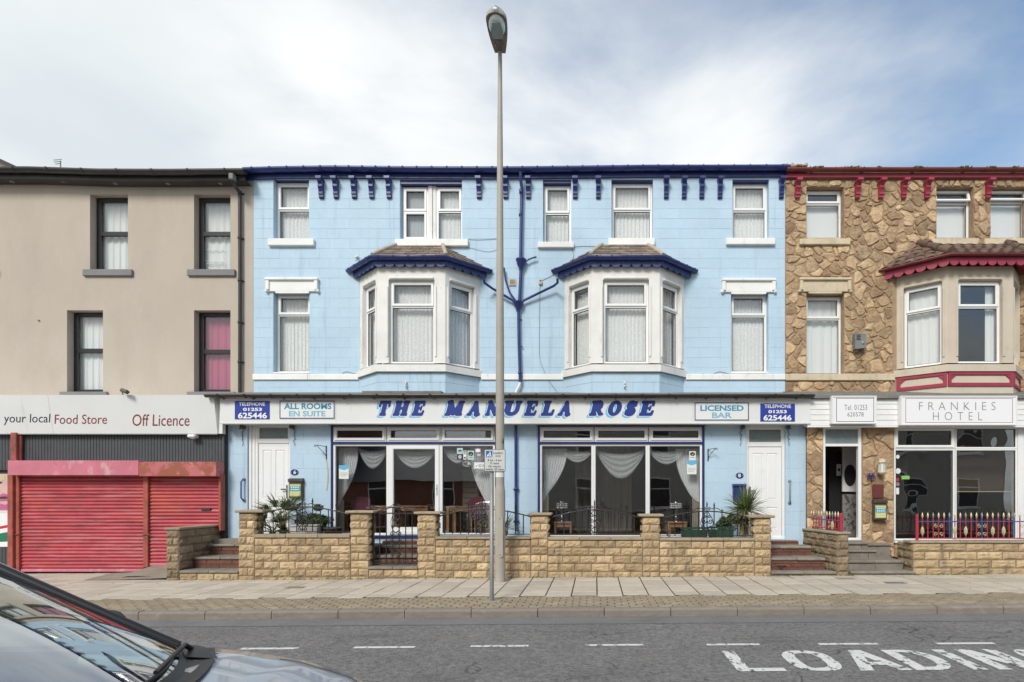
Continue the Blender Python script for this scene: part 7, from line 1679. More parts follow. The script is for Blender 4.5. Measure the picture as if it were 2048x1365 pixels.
for k in range(3): m = MB(Mw); a = -.03 + k * (Ls + .03) / 3; m.bev(-.035, .265, a + .003, a + (Ls + .03) / 3 - .003, zt - .045, zt, .01); m.build('coping_stone', M['coping'], rw)
# stone hotel: low wall and steps
xw0 = PX(1826, YW + .05); YW2 = YW + .05
fwv, zft = low_wall(xw0, 13.6, 1082, 1087, 'low wall of long brown stones under the long red railing', 8, 'block', YW2, .158, .50, GZ(xw0) - .02, .22, None, .9, .06)
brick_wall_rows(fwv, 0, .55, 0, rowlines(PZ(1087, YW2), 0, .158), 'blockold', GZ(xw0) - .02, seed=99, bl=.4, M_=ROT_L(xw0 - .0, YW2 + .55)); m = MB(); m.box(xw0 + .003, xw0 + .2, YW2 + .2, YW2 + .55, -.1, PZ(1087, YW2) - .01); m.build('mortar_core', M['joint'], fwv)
fs = thing('entrance_steps', 'worn uneven stone steps leading to the open door of the stone hotel', 'steps', (5.2, YW, 0))
xa = f1 + .01
step(fs, xa, xw0 + .02, YW - .01, YW + .32, .155, GZ(5) - .02, 'step', bl=.6); step(fs, xa, xw0 - .08, YW + .24, YW + .80, .33, .14, 'step', bl=.6, rows=1)
step(fs, xa - .1, PX(1757, 11.1), YW + .50, YW + .86, .51, .32, 'step', bl=.7); step(fs, xa - .2, PX(1739, 11.4), YW + .80, YFG + .02, .64, .50, 'step', bl=.4); step(fs, PX(1740, 11.45), xw0 + .03, YW + .92, YFG + .02, .60, .30, 'step', bl=.7)
# moss and weeds along the foot of the walls
m = MB(); rr = random.Random(9)
for k in range(1500):
    x = rr.uniform(-8.1, 7.6); c = math.sin(x * 2.1) + math.sin(x * 5.3 + 1) + rr.uniform(-1, 1)
    if c < .4 or (g0 - .1 < x < g0 - .0) : continue
    y = YW - rr.uniform(.0, .05); z = GZ(x) + .001; a = rr.uniform(0, 6.28); l = rr.uniform(.006, .022); h_ = rr.uniform(.003, .022)
    m.add([(x - l, y - .008, z), (x + l, y - .01, z), (x + l * .3, y + .012, z + h_), (x - l * .6, y + .01, z + h_ * .7)], [(0, 1, 2, 3)])
tagp(m.build('moss', M['moss']), 'dark moss and small weeds along the foot of the front garden walls', 'moss', None, 'stuff')
# small crazy-paved garden floors behind the walls
m = MB(); m.box(PX_[0][1], g0 - .02, YW + .22, YG, -.1, .58); m.box(g1 + .02, PX_[5][0] + .02, YW + .22, YG, -.1, .58); m.box(g0 - .02, g1 + .02, YW + .3, YG, -.1, .2); o = m.build('garden_bed', M['bed']); tagp(o, kind='structure')
m = MB(); m.box(xw0 + .2, 13.6, YW2 + .22, YFG, -.1, .3); tagp(m.build('garden_bed', M['bed']), kind='structure')

def spear(m, x, y, z, r=.014, h=.08): m.lathe((x, y, z), [(.006, 0), (r, .012), (.006, .024), (r * .9, .034), (.004, h)], 7)
def railing(x0, x1, zb, ze, zc, y, label, scroll_at, dense=.145, ends=True):
    v = thing('railing', label, 'railing', ((x0 + x1) / 2, y, zb), 'black wrought iron railings on the hotel wall'); L_ = x1 - x0; c = (scroll_at - x0) / L_
    def top(x): u = (x - x0) / L_; s_ = min(1, u / c) if u < c else min(1, (1 - u) / (1 - c)); return ze + (zc - ze) * math.sin(s_ * math.pi / 2)
    m = MB(); m.tube([(x0 + L_ * k / 24, y, top(x0 + L_ * k / 24)) for k in range(25)], .012, 6); m.build('top_rail', M['ironblack'], v)
    m = MB(); m.box(x0, x1, y - .008, y + .008, zb + .035, zb + .05); m.build('bottom_rail', M['ironblack'], v)
    if ends:
        for x in (x0 + .012, x1 - .012): m = MB(); m.tube([(x, y, zb), (x, y, top(x))], .0085, 6); m.tube(swirl(x + (.03 if x < scroll_at else -.03), top(x) + .03, .035, 1.1, 1.5, 1, 12, y), .005, 5); m.build('end_bar', M['ironblack'], v)
    n = int(L_ / dense); 
    for k in range(1, n):
        x = x0 + L_ * k / n; d = abs(x - scroll_at)
        if d < .085: continue
        m = MB(); tall = k % 3 == (1 if scroll_at > (x0 + x1) / 2 - .3 else 0); zt_ = top(x) + (.07 if tall else 0); m.tube([(x, y, zb + .04), (x, y, zt_)], .0105, 6); b = m.build('bar', M['ironblack'], v)
        if tall: m = MB(); spear(m, x, y, zt_, .021, .11); m.build('finial', M['ironblack'], b)
    m = MB(); s = scroll_at; zt_ = top(s)
    for zz, r in ((zb + .10, .04), (zb + .20, .055), (zb + .32, .05), (zb + .42, .035)):
        if zz > zt_ - .02: continue
        for q in (-1, 1):
            m.tube(swirl(s + q * (r + .012), zz, r, 1.25, math.pi if q > 0 else 0, q, 16, y), .009, 5)
    m.tube([(s, y, zb + .04), (s, y, zt_ + .09)], .011, 6); spear(m, s, y, zt_ + .09, .018, .10)
    for q in (-1, 1): m.tube([(s + q * .02, y, zb + .08)] + [(s + q * (.02 + .10 * math.sin(t * math.pi)), y, zb + .08 + (zt_ - zb - .1) * t) for t in (.15, .3, .45, .6, .75, .9)] + [(s + q * .01, y, zt_)], .008, 5)
    m.build('scroll_ornament', M['ironblack'], v)
    m = MB()
    for q in (-1, 1):
        m.tube(swirl(s + q * .05, zt_ + .055, .03, 1.2, -1.5, -q, 12, y), .008, 5); pts = [(s + q * (.05 + .03), y, zt_ + .05)] + [(s + q * (.08 + .2 * t), y, zt_ + .02 + .06 * math.sin(t * math.pi) * (1 - .3 * t) - .02 * t) for t in (.2, .4, .6, .8, 1.)]; m.tube(pts, .008, 5); m.tube(swirl(s + q * .30, zt_ + .015, .025, 1.1, 1.5, q, 10, y), .007, 5)
    m.build('crest', M['ironblack'], v)
Yr = YW + .08
zz = lambda py: PZ(py, Yr)
railing(PX_[0][1] + .005, PX_[1][0] - .005, W_[0][1], zz(1031), zz(1014), Yr, 'arched black railing in front of the fan palm', PX(605, Yr))
railing(PX_[2][1] + .005, PX_[3][0] - .005, W_[1][1], zz(1034), zz(1018), Yr, 'arched black railing behind the lamp post', PX(964, Yr))
railing(PX_[3][1] + .005, PX_[4][0] - .005, W_[2][1], zz(1037), zz(1020), Yr, 'arched black railing in front of the right shop window between two pillars', PX(1189, Yr))
railing(PX_[4][1] + .005, PX_[5][0] - .005, W_[3][1], zz(1038), zz(1023), Yr, 'arched black railing in front of the green troughs', PX(1414, Yr))
# gate
Yg_ = YW + .14; ga, gb = g0 + .035, g1 - .03; zb = PZ(1130, Yg_); c = (ga + gb) / 2
gt = thing('garden_gate', 'black wrought iron garden gate with scroll centre between two pillars', 'gate', (c, Yg_, zb))
def gtop(x): return PZ(1028, Yg_) + .13 * math.cos((x - c) / (gb - ga) * math.pi)
m = MB()
for x in (ga, gb): m.box(x - .018, x + .018, Yg_ - .018, Yg_ + .018, zb, PZ(1027, Yg_))
m.build('gate_stile', M['ironblack'], gt)
m = MB(); m.tube([(ga + (gb - ga) * k / 20, Yg_, gtop(ga + (gb - ga) * k / 20)) for k in range(21)], .014, 6); m.build('arched_rail', M['ironblack'], gt)
for z in (zb + .03, PZ(1027, Yg_)): m = MB(); m.box(ga, gb, Yg_ - .009, Yg_ + .009, z - .012, z + .012); m.build('cross_rail', M['ironblack'], gt)
m = MB(); m.tube([(ga + (gb - ga) * k / 40, Yg_ - .01 + .006 * (k % 2), zb + .07 + .006 * (k % 2)) for k in range(41)], .006, 5); m.build('twisted_rail', M['ironblack'], gt)
for k in range(1, 7):
    x = ga + (gb - ga) * k / 7; m = MB(); m.tube([(x, Yg_, zb + .02), (x, Yg_, gtop(x))], .011, 6); m.build('bar', M['ironblack'], gt)
m = MB()
for zz_, r in ((.22, .05), (.33, .065), (.45, .06), (.60, .05), (.74, .035), (.86, .03)):
    for q in (-1, 1): m.tube(swirl(c + q * (r + .012), zb + zz_, r, 1.3, math.pi if q > 0 else 0, q if zz_ < .5 else -q, 16, Yg_ - .012), .009, 5)
for k in range(8): a = k * math.pi / 4; m.tube([(c, Yg_ - .015, zb + .39), (c + .05 * math.cos(a), Yg_ - .025, zb + .39 + .05 * math.sin(a))], .007, 5)
for q in (-1, 1): m.tube([(c, Yg_ - .01, zb + .62)] + [(c + q * (.035 + .06 * math.sin(t * 3.1)), Yg_ - .01, zb + .62 + .38 * t) for t in (.15, .35, .55, .75, .95)], .006, 5); m.tube([(c + q * .02, Yg_ - .01, gtop(c) + .02), (c + q * .06, Yg_ - .01, gtop(c) + .05), (c + q * .10, Yg_ - .01, gtop(c) + .01), (c + q * .2, Yg_ - .01, gtop(c) - .0)], .006, 5); m.tube(swirl(c + q * .035, gtop(c) + .045, .028, 1.1, 0, q, 10, Yg_ - .01), .005, 5)
m.build('scroll_ornament', M['ironblack'], gt)
for x, px in ((g0 + .01, 0), (g1 - .01, 1)): m = MB(); m.bev(x - .014, x + .014, Yg_ - .02, Yg_ + .04, zb - .05, PZ(1040, Yg_), .004); m.build('side_post', M['ironblack'], gt)

# stone hotel railings
def gold_finial(m, x, y, z, k=1): m.lathe((x, y, z), [(.010, 0), (.016, .01), (.010, .02), (.022 * k, .038), (.018, .055), (.003, .105)], 7)
def red_railing(P0, P1, zb, zt, n, label, sc, baskets=(), y_in=0):
    P0, P1 = Vector(P0), Vector(P1); d = P1 - P0; v = thing('railing', label, 'railing', tuple((P0 + P1) / 2 + Vector((0, 0, zb))), None)
    def at(t, z): q = P0 + d * t; return (q.x, q.y, z)
    m = MB(); m.tube([at(0, zt), at(1, zt)], .011, 6); m.build('top_rail', M['railblue'], v); m = MB(); m.tube([at(0, zb + .04), at(1, zb + .04)], .011, 6); m.build('bottom_rail', M['railred'], v)
    for k in range(1, n):
        t = k / n; m = MB(); mid = zb + (zt - zb) * .5; m.tube([at(t, zb + .04), at(t, zt + .07)], .0115, 6); b = m.build('bar', M['railred' if k % 6 else 'railblue'], v)
        m = MB(); gold_finial(m, *at(t, zt + .07)); m.build('finial', M['gold' if k % 3 else 'steel'], b)
        if k in baskets: m = MB(); m.lathe(at(t, mid), [(.0, -.09), (.012, -.085), (.034, -.03), (.034, .03), (.012, .085), (0, .09)], 6, smooth=False); m.build('basket_knot', M['gold'], b)
    L_ = d.length; ux = d.normalized()
    for t in sc:
        m = MB(); cc = P0 + d * t
        for zz_ in (.26, .74):
            for q in (-1, 1):
                r = .042; pts = swirl(0, 0, r, 1.25, math.pi * (.5 if zz_ > .5 else 1.5), q if zz_ < .5 else -q, 14, 0); m.tube([(cc.x + ux.x * (q * r * 1.15 + a), cc.y + ux.y * (q * r * 1.15 + a), zb + .04 + (zt - zb - .04) * zz_ + b) for a, _, b in pts], .006, 5)
        m.build('scroll_ornament', M['gold'], v)
    return v
Y4 = YW2 + .09; x0 = PX(1834, Y4); sp = .1045
m = MB()
rv = red_railing((x0, Y4, 0), (x0 + sp * 70, Y4, 0), zft, PZ(1043.5, Y4), 70, 'long red railing with gold spear tips on the low wall of the stone hotel', [4 / 70, 12 / 70, 20 / 70, 28 / 70], baskets=(1, 7, 9, 14, 16, 22))
m = MB(); m.tube([(x0, Y4, zft), (x0, Y4, PZ(1031, Y4))], .028, 10); m.lathe((x0, Y4, PZ(1031, Y4)), [(.028, 0), (.02, .012), (0, .02)], 10); m.build('post', M['railred'], rv)
Pa = Mw @ Vector((.115, Ls - .02, 0)); Pb = Mw @ Vector((.115, .06, 0)); rv = red_railing((Pa.x, Pa.y, 0), (Pb.x, Pb.y, 0), .90, PZ(1042, YW + .1), 12, 'short red and gold spear railing on the angled side wall', [.25, .7], baskets=(9,))
m = MB(); m.tube([(Pb.x, Pb.y, .9), (Pb.x, Pb.y, PZ(1030, YW + .1))], .032, 10); m.lathe((Pb.x, Pb.y, PZ(1030, YW + .1)), [(.032, 0), (.036, .01), (.02, .03), (0, .035)], 10); m.build('post', M['railred'], rv)
m = MB(); m.tube([(Pa.x, Pa.y, .9), (Pa.x, Pa.y, 1.40)], .02, 8); m.build('post', M['railblue'], rv)

# ---------------------------------------------------------------- plants and pots
def blade(m, p, d, L_, w_, droop, r, n=5):
    p, d = Vector(p), Vector(d).normalized(); side = d.cross(Vector((0, 0, 1)));
    if side.length < .1: side = Vector((1, 0, 0))
    side.normalize(); side = (Matrix.Rotation(r.uniform(-.7, .7), 3, d) @ side); vs = []
    for k in range(n + 1):
        t = k / n; c = p + d * L_ * t + Vector((0, 0, -droop * L_ * t * t)); ww = w_ * (1 - t) ** .7 * (.6 + .4 * min(1, t * 4)); nn = side.cross(d).normalized() * ww * .35
        vs += [tuple(c - side * ww + nn), tuple(c), tuple(c + side * ww + nn)]
    m.add(vs, [(3 * k + a, 3 * k + a + 1, 3 * k + a + 4, 3 * k + a + 3) for k in range(n) for a in (0, 1)], True)
def spiky(x, y, z, Lm, n, label, name, seed, trunk=.15, wd=.012, elev=(-.2, 1.45), mt='leaf'):
    r = random.Random(seed); v = thing(name, label, 'palm', (x, y, z - trunk - .1)); groups = 6
    m = MB(); m.tube([(x, y, z - trunk - .1), (x + .01, y, z - trunk / 2), (x, y, z)], [.05, .045, .04], 8); m.build('trunk', M['dryleaf'], v)
    m = MB(); m2 = MB()
    for k in range(n):
        a = r.uniform(0, 6.283); e_ = r.uniform(*elev) ; L_ = Lm * r.uniform(.65, 1.05); q = m2 if (e_ < .05 and r.random() < .6) else m
        blade(q, (x + .02 * math.cos(a), y + .02 * math.sin(a), z + r.uniform(-.04, .04)), (math.cos(a) * math.cos(e_), math.sin(a) * math.cos(e_), math.sin(e_)), L_, wd * r.uniform(.7, 1.2), r.uniform(.05, .3) * (1 - .5 * max(e_, 0)), r)
    m.build('leaf_crown', M[mt], v); 
    if m2.v: m2.build('dry_leaves', M['dryleaf'], v)
def fan_palm(x, y, z, label, seed, fr=17, R_=.34):
    r = random.Random(seed); v = thing('fan_palm', label, 'palm', (x, y, z - .45)); m = MB(); m.tube([(x, y, z - .45), (x, y, z)], [.07, .06], 8); m.build('trunk', M['dryleaf'], v)
    for k in range(fr):
        a = r.uniform(0, 6.283); e_ = r.uniform(-.25, 1.15); s = Vector((math.cos(a) * math.cos(e_), math.sin(a) * math.cos(e_) * .8, math.sin(e_))); L_ = R_ * r.uniform(.45, .75); tip = Vector((x, y, z)) + s * L_
        m = MB(); m.tube([(x, y, z - .02), tuple((Vector((x, y, z)) + tip) / 2 + Vector((0, 0, .01))), tuple(tip)], .005, 5)
        up_ = Vector((0, 0, 1)); sd_ = s.cross(up_).normalized(); up2 = sd_.cross(s)
        tw = r.uniform(-.8, .8)
        for q in range(15):
            t = -1.25 + 2.5 * q / 14; d = s * math.cos(t) + (sd_ * math.cos(tw) + up2 * math.sin(tw)) * math.sin(t); blade(m, tip, d, R_ * r.uniform(.62, .8) * (1 - .25 * abs(t)), .012, r.uniform(.05, .25), r, 4)
        m.build('frond', M['leaf' if e_ > .1 or r.random() < .6 else 'dryleaf'], v)
def bush(x, y, z, rx, rz_, label, seed, n=900, mt='shrub', ls=.02):
    r = random.Random(seed); v = thing('shrub', label, 'shrub', (x, y, z - rz_)); m = MB()
    cl = [(r.gauss(0, .45), r.gauss(0, .4), r.gauss(0, .42), r.uniform(.3, .5)) for _ in range(11)]
    for k in range(n):
        c = r.choice(cl); a, e_ = r.uniform(0, 6.283), math.asin(r.uniform(-1, 1)); q = c[3] * r.uniform(.7, 1.05); px = (c[0] + q * math.cos(a) * math.cos(e_)) * rx; py = (c[1] + q * math.sin(a) * math.cos(e_)) * rx * .7; pz = (c[2] + q * math.sin(e_)) * rz_
        p = Vector((x + px, y + py, z + pz)); d = Vector((r.uniform(-1, 1), r.uniform(-1, 1), r.uniform(-.4, 1))).normalized(); s_ = d.cross(Vector((r.uniform(-1, 1), r.uniform(-1, 1), r.uniform(-1, 1)))).normalized(); l = ls * r.uniform(.7, 1.5)
        m.add([tuple(p - d * l), tuple(p + s_ * l * .4), tuple(p + d * l), tuple(p - s_ * l * .4)], [(0, 1, 2, 3)])
    m.build('foliage', M[mt], v); m = MB()
    for k in range(5): m.tube([(x, y, z - rz_ - .1), (x + r.uniform(-.4, .4) * rx, y, z + r.uniform(-.2, .4) * rz_)], .006, 5)
    m.build('stem', M['dryleaf'], v)
Yl = YW + .62
fan_palm(PX(566, Yl), Yl, PZ(1036, Yl), 'fan palm with green and dry fronds behind the left railing', 4, 30, .50)
fan_palm(PX(545, Yl - .1), Yl - .1, PZ(1062, Yl), 'low dry fan palm fronds at the foot of the taller fan palm', 14, 16, .40)
bush(PX(622, Yl), Yl, PZ(1047, Yl), .28, .20, 'rounded green shrub right of the fan palm behind the left railing', 8, 2600, 'shrub', .026)
bush(PX(640, Yl + .25), Yl + .2, PZ(1044, Yl), .22, .2, 'olive green shrub beside the left shop window', 9, 1500, 'shrub', .026)
def trough(px0, px1, py0, py1, Y, mt, label, name='plant_trough', round_=False):
    x0, x1, z0, z1 = PX(px0, Y), PX(px1, Y), PZ(py1, Y), PZ(py0, Y); v = thing(name, label, 'plant pot', ((x0 + x1) / 2, Y, z0)); m = MB()
    if round_: m.lathe(((x0 + x1) / 2, Y, z0 - .1), [(.0, 0), ((x1 - x0) * .38, 0), ((x1 - x0) * .48, z1 - z0 + .07), ((x1 - x0) * .5, z1 - z0 + .075), ((x1 - x0) * .5, z1 - z0 + .1), ((x1 - x0) * .46, z1 - z0 + .1), ((x1 - x0) * .42, .05)], 20)
    else:
        e = .02; z0 -= .1; A = [(x0 + e, Y - .07, z0), (x1 - e, Y - .07, z0), (x1 - e, Y + .07, z0), (x0 + e, Y + .07, z0)]; B = [(x0, Y - .09, z1 - .025), (x1, Y - .09, z1 - .025), (x1, Y + .09, z1 - .025), (x0, Y + .09, z1 - .025)]; m.add(A + B, [(0, 3, 2, 1)] + [(i, (i + 1) % 4, (i + 1) % 4 + 4, i + 4) for i in range(4)])
    m.build('pot', M[mt], v)
    if not round_:
        m = MB(); M0 = Matrix.Translation((0, Y, z1)) @ Matrix.Rotation(R(90), 4, 'X'); m.M = M0; m.ring(x0 - .012, x1 + .012, -.10, .10, .025, 0, .028, .004); m.build('rim', M[mt], v)
        m = MB(); m.box(x0 + .01, x1 - .01, Y - .08, Y + .08, z1 - .05, z1 - .04); m.build('soil', M['bed'], v)
trough(583, 638, 1052, 1067, YW + .36, 'potwhite', 'pale plastic trough in front of the shrub behind the left railing')
trough(648, 684, 1055, 1068, YW + .45, 'potblack', 'round dark pot at the right end of the left railing', 'plant_pot', True)
trough(1362, 1414, 1058, 1073, YW + .36, 'potgreen', 'left dark green trough behind the right railing'); trough(1417, 1466, 1057, 1073, YW + .36, 'potgreen', 'right dark green trough behind the right railing, nearer the palm')
spiky(PX(1492, YW + .5), YW + .5, PZ(1020, YW + .5), .58, 260, 'spiky green palm with long narrow leaves beside the door numbered 8', 'spiky_palm', 2, trunk=.4, wd=.014, elev=(-.35, 1.5))
spiky(PX(1483, YW + .45), YW + .45, PZ(1045, YW + .5), .38, 150, 'low tuft of narrow leaves at the foot of the spiky palm', 'spiky_palm', 5, trunk=.15, wd=.012, elev=(-.5, 1.2), mt='leaf')
bush(PX(1450, YW + .55), YW + .55, PZ(1048, YW + .5), .2, .22, 'dark green shrub left of the spiky palm', 12, 1800, 'shrub', .024)
spiky(PX(1008, YW + .7), YW + .75, PZ(1055, YW + .7), .5, 60, 'palm mostly hidden by the lamp post behind the middle railing', 'spiky_palm', 6, trunk=.2, wd=.011)
bush(PX(962, YW + .5), YW + .5, PZ(1048, YW + .5), .13, .17, 'twiggy dry shrub behind the railing left of the lamp post', 15, 260, 'dryleaf', .012)
bush(PX(1338, YW + .5), YW + .5, PZ(1060, YW + .5), .13, .11, 'small dry twiggy plant behind the railing left of the green troughs', 16, 160, 'dryleaf', .012)
# ================================================================ LAMP POST, LOADING SIGN
Yl = 10.22; xl = PX(1000, Yl); gz = GZ(xl)
lp = thing('street_lamp', 'tall grey beige street lamp with oval lantern in front of the blue hotel', 'street lamp', (xl, Yl, gz))
zt = PZ(102, Yl)
m = MB(); m.lathe((xl, Yl, 0), [(.098, gz), (.095, 1.67), (.088, 1.72), (.080, 1.78)], 20); m.build('base_section', M['lamppost'], lp)
m = MB(); m.lathe((xl, Yl, 0), [(.080, 1.78), (.077, 3.4), (.064, 6.), (.052, 8.), (.042, zt - .8), (.037, zt)], 16); m.build('column', M['lamppost'], lp)
dz0, dz1 = PZ(1120, Yl) + .05, PZ(1032, Yl)
m = MB(); w_ = .048; pts = [(xl + .02 + w_ * math.cos(a), dz1 - w_ + w_ * math.sin(a)) for a in [math.pi * k / 10 for k in range(11)]] + [(xl + .02 + w_ * math.cos(a), dz0 + w_ + w_ * math.sin(a)) for a in [math.pi + math.pi * k / 10 for k in range(11)]]
m.prism(pts, Yl - .106, Yl - .08); d_ = m.build('access_door', M['lamppost'], lp)
m = MB()
for z in (dz1 - .05, dz0 + .05): m.lathe((xl + .02, Yl - .106, z), [(0, -.004), (.009, -.003), (.009, 0)], 8, 'y')
m.build('bolt', M['seal'], d_)
m = MB(); m.lathe((xl, Yl, 0), [(.0815, PZ(955, Yl)), (.0815, PZ(946, Yl))], 20); m.build('sticker_band', M['signgrey'], lp)
m = MB(); m.prism([(xl + .055, PZ(887, Yl)), (xl + .083, PZ(887, Yl)), (xl + .083, PZ(878, Yl))], Yl - .095, Yl - .04); m.build('chipped_tag', M['seal'], lp)
m = MB(); m.lathe((xl, Yl, 0), [(.0780, PZ(790, Yl) - .004), (.0795, PZ(790, Yl))], 16); m.lathe((xl, Yl, 0), [(.0780, 3.1), (.0785, 3.104)], 16); m.build('seam', M['lamppost'], lp)
# lantern: leans out over the road, seen from underneath; local y forward, z up
ML = Matrix.Translation((xl + .0, Yl + .03, zt - .02)) @ Matrix.Rotation(R(4), 4, 'Z') @ Matrix.Rotation(R(-2), 4, 'X') @ Matrix.Scale(.92, 4)
Lh = .92
def outline(t):          # half width along the lantern, t=0 at the column end
    return .105 + .085 * math.sin(min(1, max(0, (t - .0) / .75)) * math.pi / 2) if t < .8 else .19 * math.sqrt(max(0, 1 - ((t - .8) / .2) ** 2)) * 1.0
def lsh(hs, zf, n=28):
    l = [(outline(k / n) * hs, -k / n * Lh) for k in range(n + 1)]
    return l
m = MB(ML); n = 30; vs = []; prof = [(1.0, .0), (1.03, .03), (1.0, .07), (.8, .13), (.45, .17), (0.001, .18)]
for s_, z in prof:
    for k in range(n + 1):
        t = k / n; vs.append((outline(t) * s_, -t * Lh * (1 if s_ > .9 else 1 - (1 - s_) * .1), z * (.5 + .5 * math.sin(min(1, t * 1.3 + .15) * math.pi / 2))))
    for k in range(n, -1, -1):
        t = k / n; vs.append((-outline(t) * s_, -t * Lh * (1 if s_ > .9 else 1 - (1 - s_) * .1), z * (.5 + .5 * math.sin(min(1, t * 1.3 + .15) * math.pi / 2))))
N2 = 2 * (n + 1)
m.add(vs, [(a * N2 + k, a * N2 + (k + 1) % N2, (a + 1) * N2 + (k + 1) % N2, (a + 1) * N2 + k) for a in range(len(prof) - 1) for k in range(N2)], True)
lh = m.build('lantern_housing', M['lamppost'], lp)
m = MB(ML); m.add([(outline(k / n) * 1.0, -k / n * Lh, .0) for k in range(n + 1)] + [(-outline(k / n), -k / n * Lh, .0) for k in range(n, -1, -1)], [tuple(range(N2))]); m.prism([(-.06, -.33), (.06, -.33), (.05, -.12), (-.05, -.12)], -.02, .0, 'z'); m.build('lantern_underside', M['lantern'], lh)
m = MB(ML)
for k in range(9): m.box(-.05 + k * .012, -.046 + k * .012, -.32, -.14, -.026, -.02)
for q in (-1, 1): m.box(q * .075 - .008, q * .075 + .008, -.22, -.17, -.012, 0)
m.build('cooling_rib', M['steel'], lh)
m = MB(ML); N3 = 28
def ovl(k, a, b, c): t = 6.2832 * k / N3; return (a * math.cos(t), -c + b * math.sin(t))
vs = [];
for s_, z in ((1.0, .0), (.97, -.03), (.85, -.06), (.6, -.085), (.3, -.095)):
    vs += [(*ovl(k, .155 * s_, .235 * s_, .635), z) for k in range(N3)]
m.add(vs, [(a * N3 + k, a * N3 + (k + 1) % N3, (a + 1) * N3 + (k + 1) % N3, (a + 1) * N3 + k) for a in range(4) for k in range(N3)] + [tuple(4 * N3 + k for k in range(N3))], True); lb = m.build('lens_bowl', M['lens'], lh)
m = MB(ML); m.prism([(-.10, -.47), (-.075, -.44 - .0), (.075, -.44), (.10, -.47), (.118, -.60), (.075, -.80), (-.075, -.80), (-.118, -.60)], -.100, -.0955, 'z'); m.build('reflector', M['lensin'], lb)
m = MB(ML); m.bev(-.035, .035, -.97, -.90, -.0, .06, .01); m.build('photocell', M['lens'], lh)

Ys = 8.31; x = PX(983.5, Ys); gz = GZ(x)
ss = thing('loading_sign', 'small loading restriction sign on a grey post at the kerb', 'road sign', (x, Ys, gz))
zt = PZ(896, Ys)
m = MB(); m.lathe((x, Ys, 0), [(.032, gz), (.032, zt - .05), (.0, zt - .05)], 14); m.build('post', M['steel'], ss)
m = MB(); m.bev(x - .14, x + .14, Ys - .10, Ys + .1, gz - .01, gz + .012, .005); m.build('footing', M['concrete'], ss)
Yn = Ys - .045
m = MB(); x0, x1, z0, z1 = PX(968.6, Yn), PX(1010.8, Yn), PZ(943.6, Yn), PZ(899, Yn)
def rrect(m, x0, x1, z0, z1, r, y0, y1):
    p = [];
    for cx, cz, a0 in ((x1 - r, z0 + r, -90), (x1 - r, z1 - r, 0), (x0 + r, z1 - r, 90), (x0 + r, z0 + r, 180)):
        p += [(cx + r * math.cos(R(a0 + 15 * k)), cz + r * math.sin(R(a0 + 15 * k))) for k in range(7)]
    m.prism(p, y0, y1)
rrect(m, x0, x1, z0, z1, .015, Yn, Yn + .006); m.build('plate_border', M['letblack'], ss)
m = MB(); rrect(m, x0 + .007, x1 - .007, z0 + .007, z1 - .007, .012, Yn - .0012, Yn - .0002); m.build('plate_face', mat('reflective white sheet', (.60, .59, .565), .4, .03), ss)
m = MB(); m.box(x - .05, x + .05, Yn + .007, Ys - .02, z0 + .06, z0 + .09); m.box(x - .05, x + .05, Yn + .007, Ys - .02, z1 - .09, z1 - .06); m.build('clamp', M['steel'], ss)
Yt = Yn - .001
m = MB(); m.box(PX(972, Yt), PX(984.8, Yt), Yt - .002, Yt - .0005, PZ(915, Yt), PZ(902, Yt)); bl = m.build('blue_panel', mat('sign blue', (.01, .14, .38), .4, 0), ss)
m = MB(); Yt2 = Yt - .0035
def pp(pts, k=0): m.add([(PX(a, Yt2), Yt2 - .0004 * k, PZ(b, Yt2)) for a, b in pts], [tuple(range(len(pts)))])
pp([(978.8, 904.5), (979.6, 903), (980.8, 903.2), (981.0, 904.6), (980, 905.3)]); pp([(979, 905.5), (981, 905.3), (981.8, 910), (979.4, 910)], 1); pp([(979.4, 909.8), (980.8, 909.8), (980.2, 914.2), (978.6, 914.2)], 2); pp([(980.6, 909.8), (981.8, 909.8), (983.6, 914.2), (982, 914.2)], 3)
pp([(979.2, 906), (980, 907), (977.2, 909.8), (976.4, 909)], 4); pp([(973.6, 911.5), (976.2, 908.8), (978.4, 911.3), (975.8, 914)], 5); pp([(974, 912.8), (975.2, 912.8), (975.2, 914.4), (974, 914.4)], 6); m.build('porter_pictogram', M['letwhite'], bl)
for body, a, b, t, bt, bd in (('Loading', 986.8, 1006, 904, 910, .02), ('only', 991, 1001.8, 910.2, 915.2, .02), ('8 am - 6 pm', 975.6, 1003, 918.4, 924.2, .02), ('15 mins', 980, 998, 924.9, 929.2, .02), ('No return', 977.2, 1001.4, 931, 935.4, .02), ('within 30 mins', 971.2, 1007.6, 936.8, 941.4, .02)):
    letters(body, a, b, t, bt, Yt, M['letblack'], ss, bold=bd, space=1.05)

# ================================================================ PARKED CAR IN THE FOREGROUND
rzc = ROAD + GZ(-2.5)
yc = 1.93; car = thing('parked_car', 'grey metallic car parked in the foreground with sky reflected in its windscreen', 'car', (-3.1, yc, rzc))
# stations: x, half width at belt, belt z, half width sill  (z over the road)
def lerp(a, b, t): return a + (b - a) * t
def curve(tab, x):
    for (xa, *va), (xb, *vb) in zip(tab[:-1], tab[1:]):
        if xa <= x <= xb:
            t = (x - xa) / (xb - xa); return [lerp(p, q, t) for p, q in zip(va, vb)]
    return list(tab[0][1:]) if x < tab[0][0] else list(tab[-1][1:])
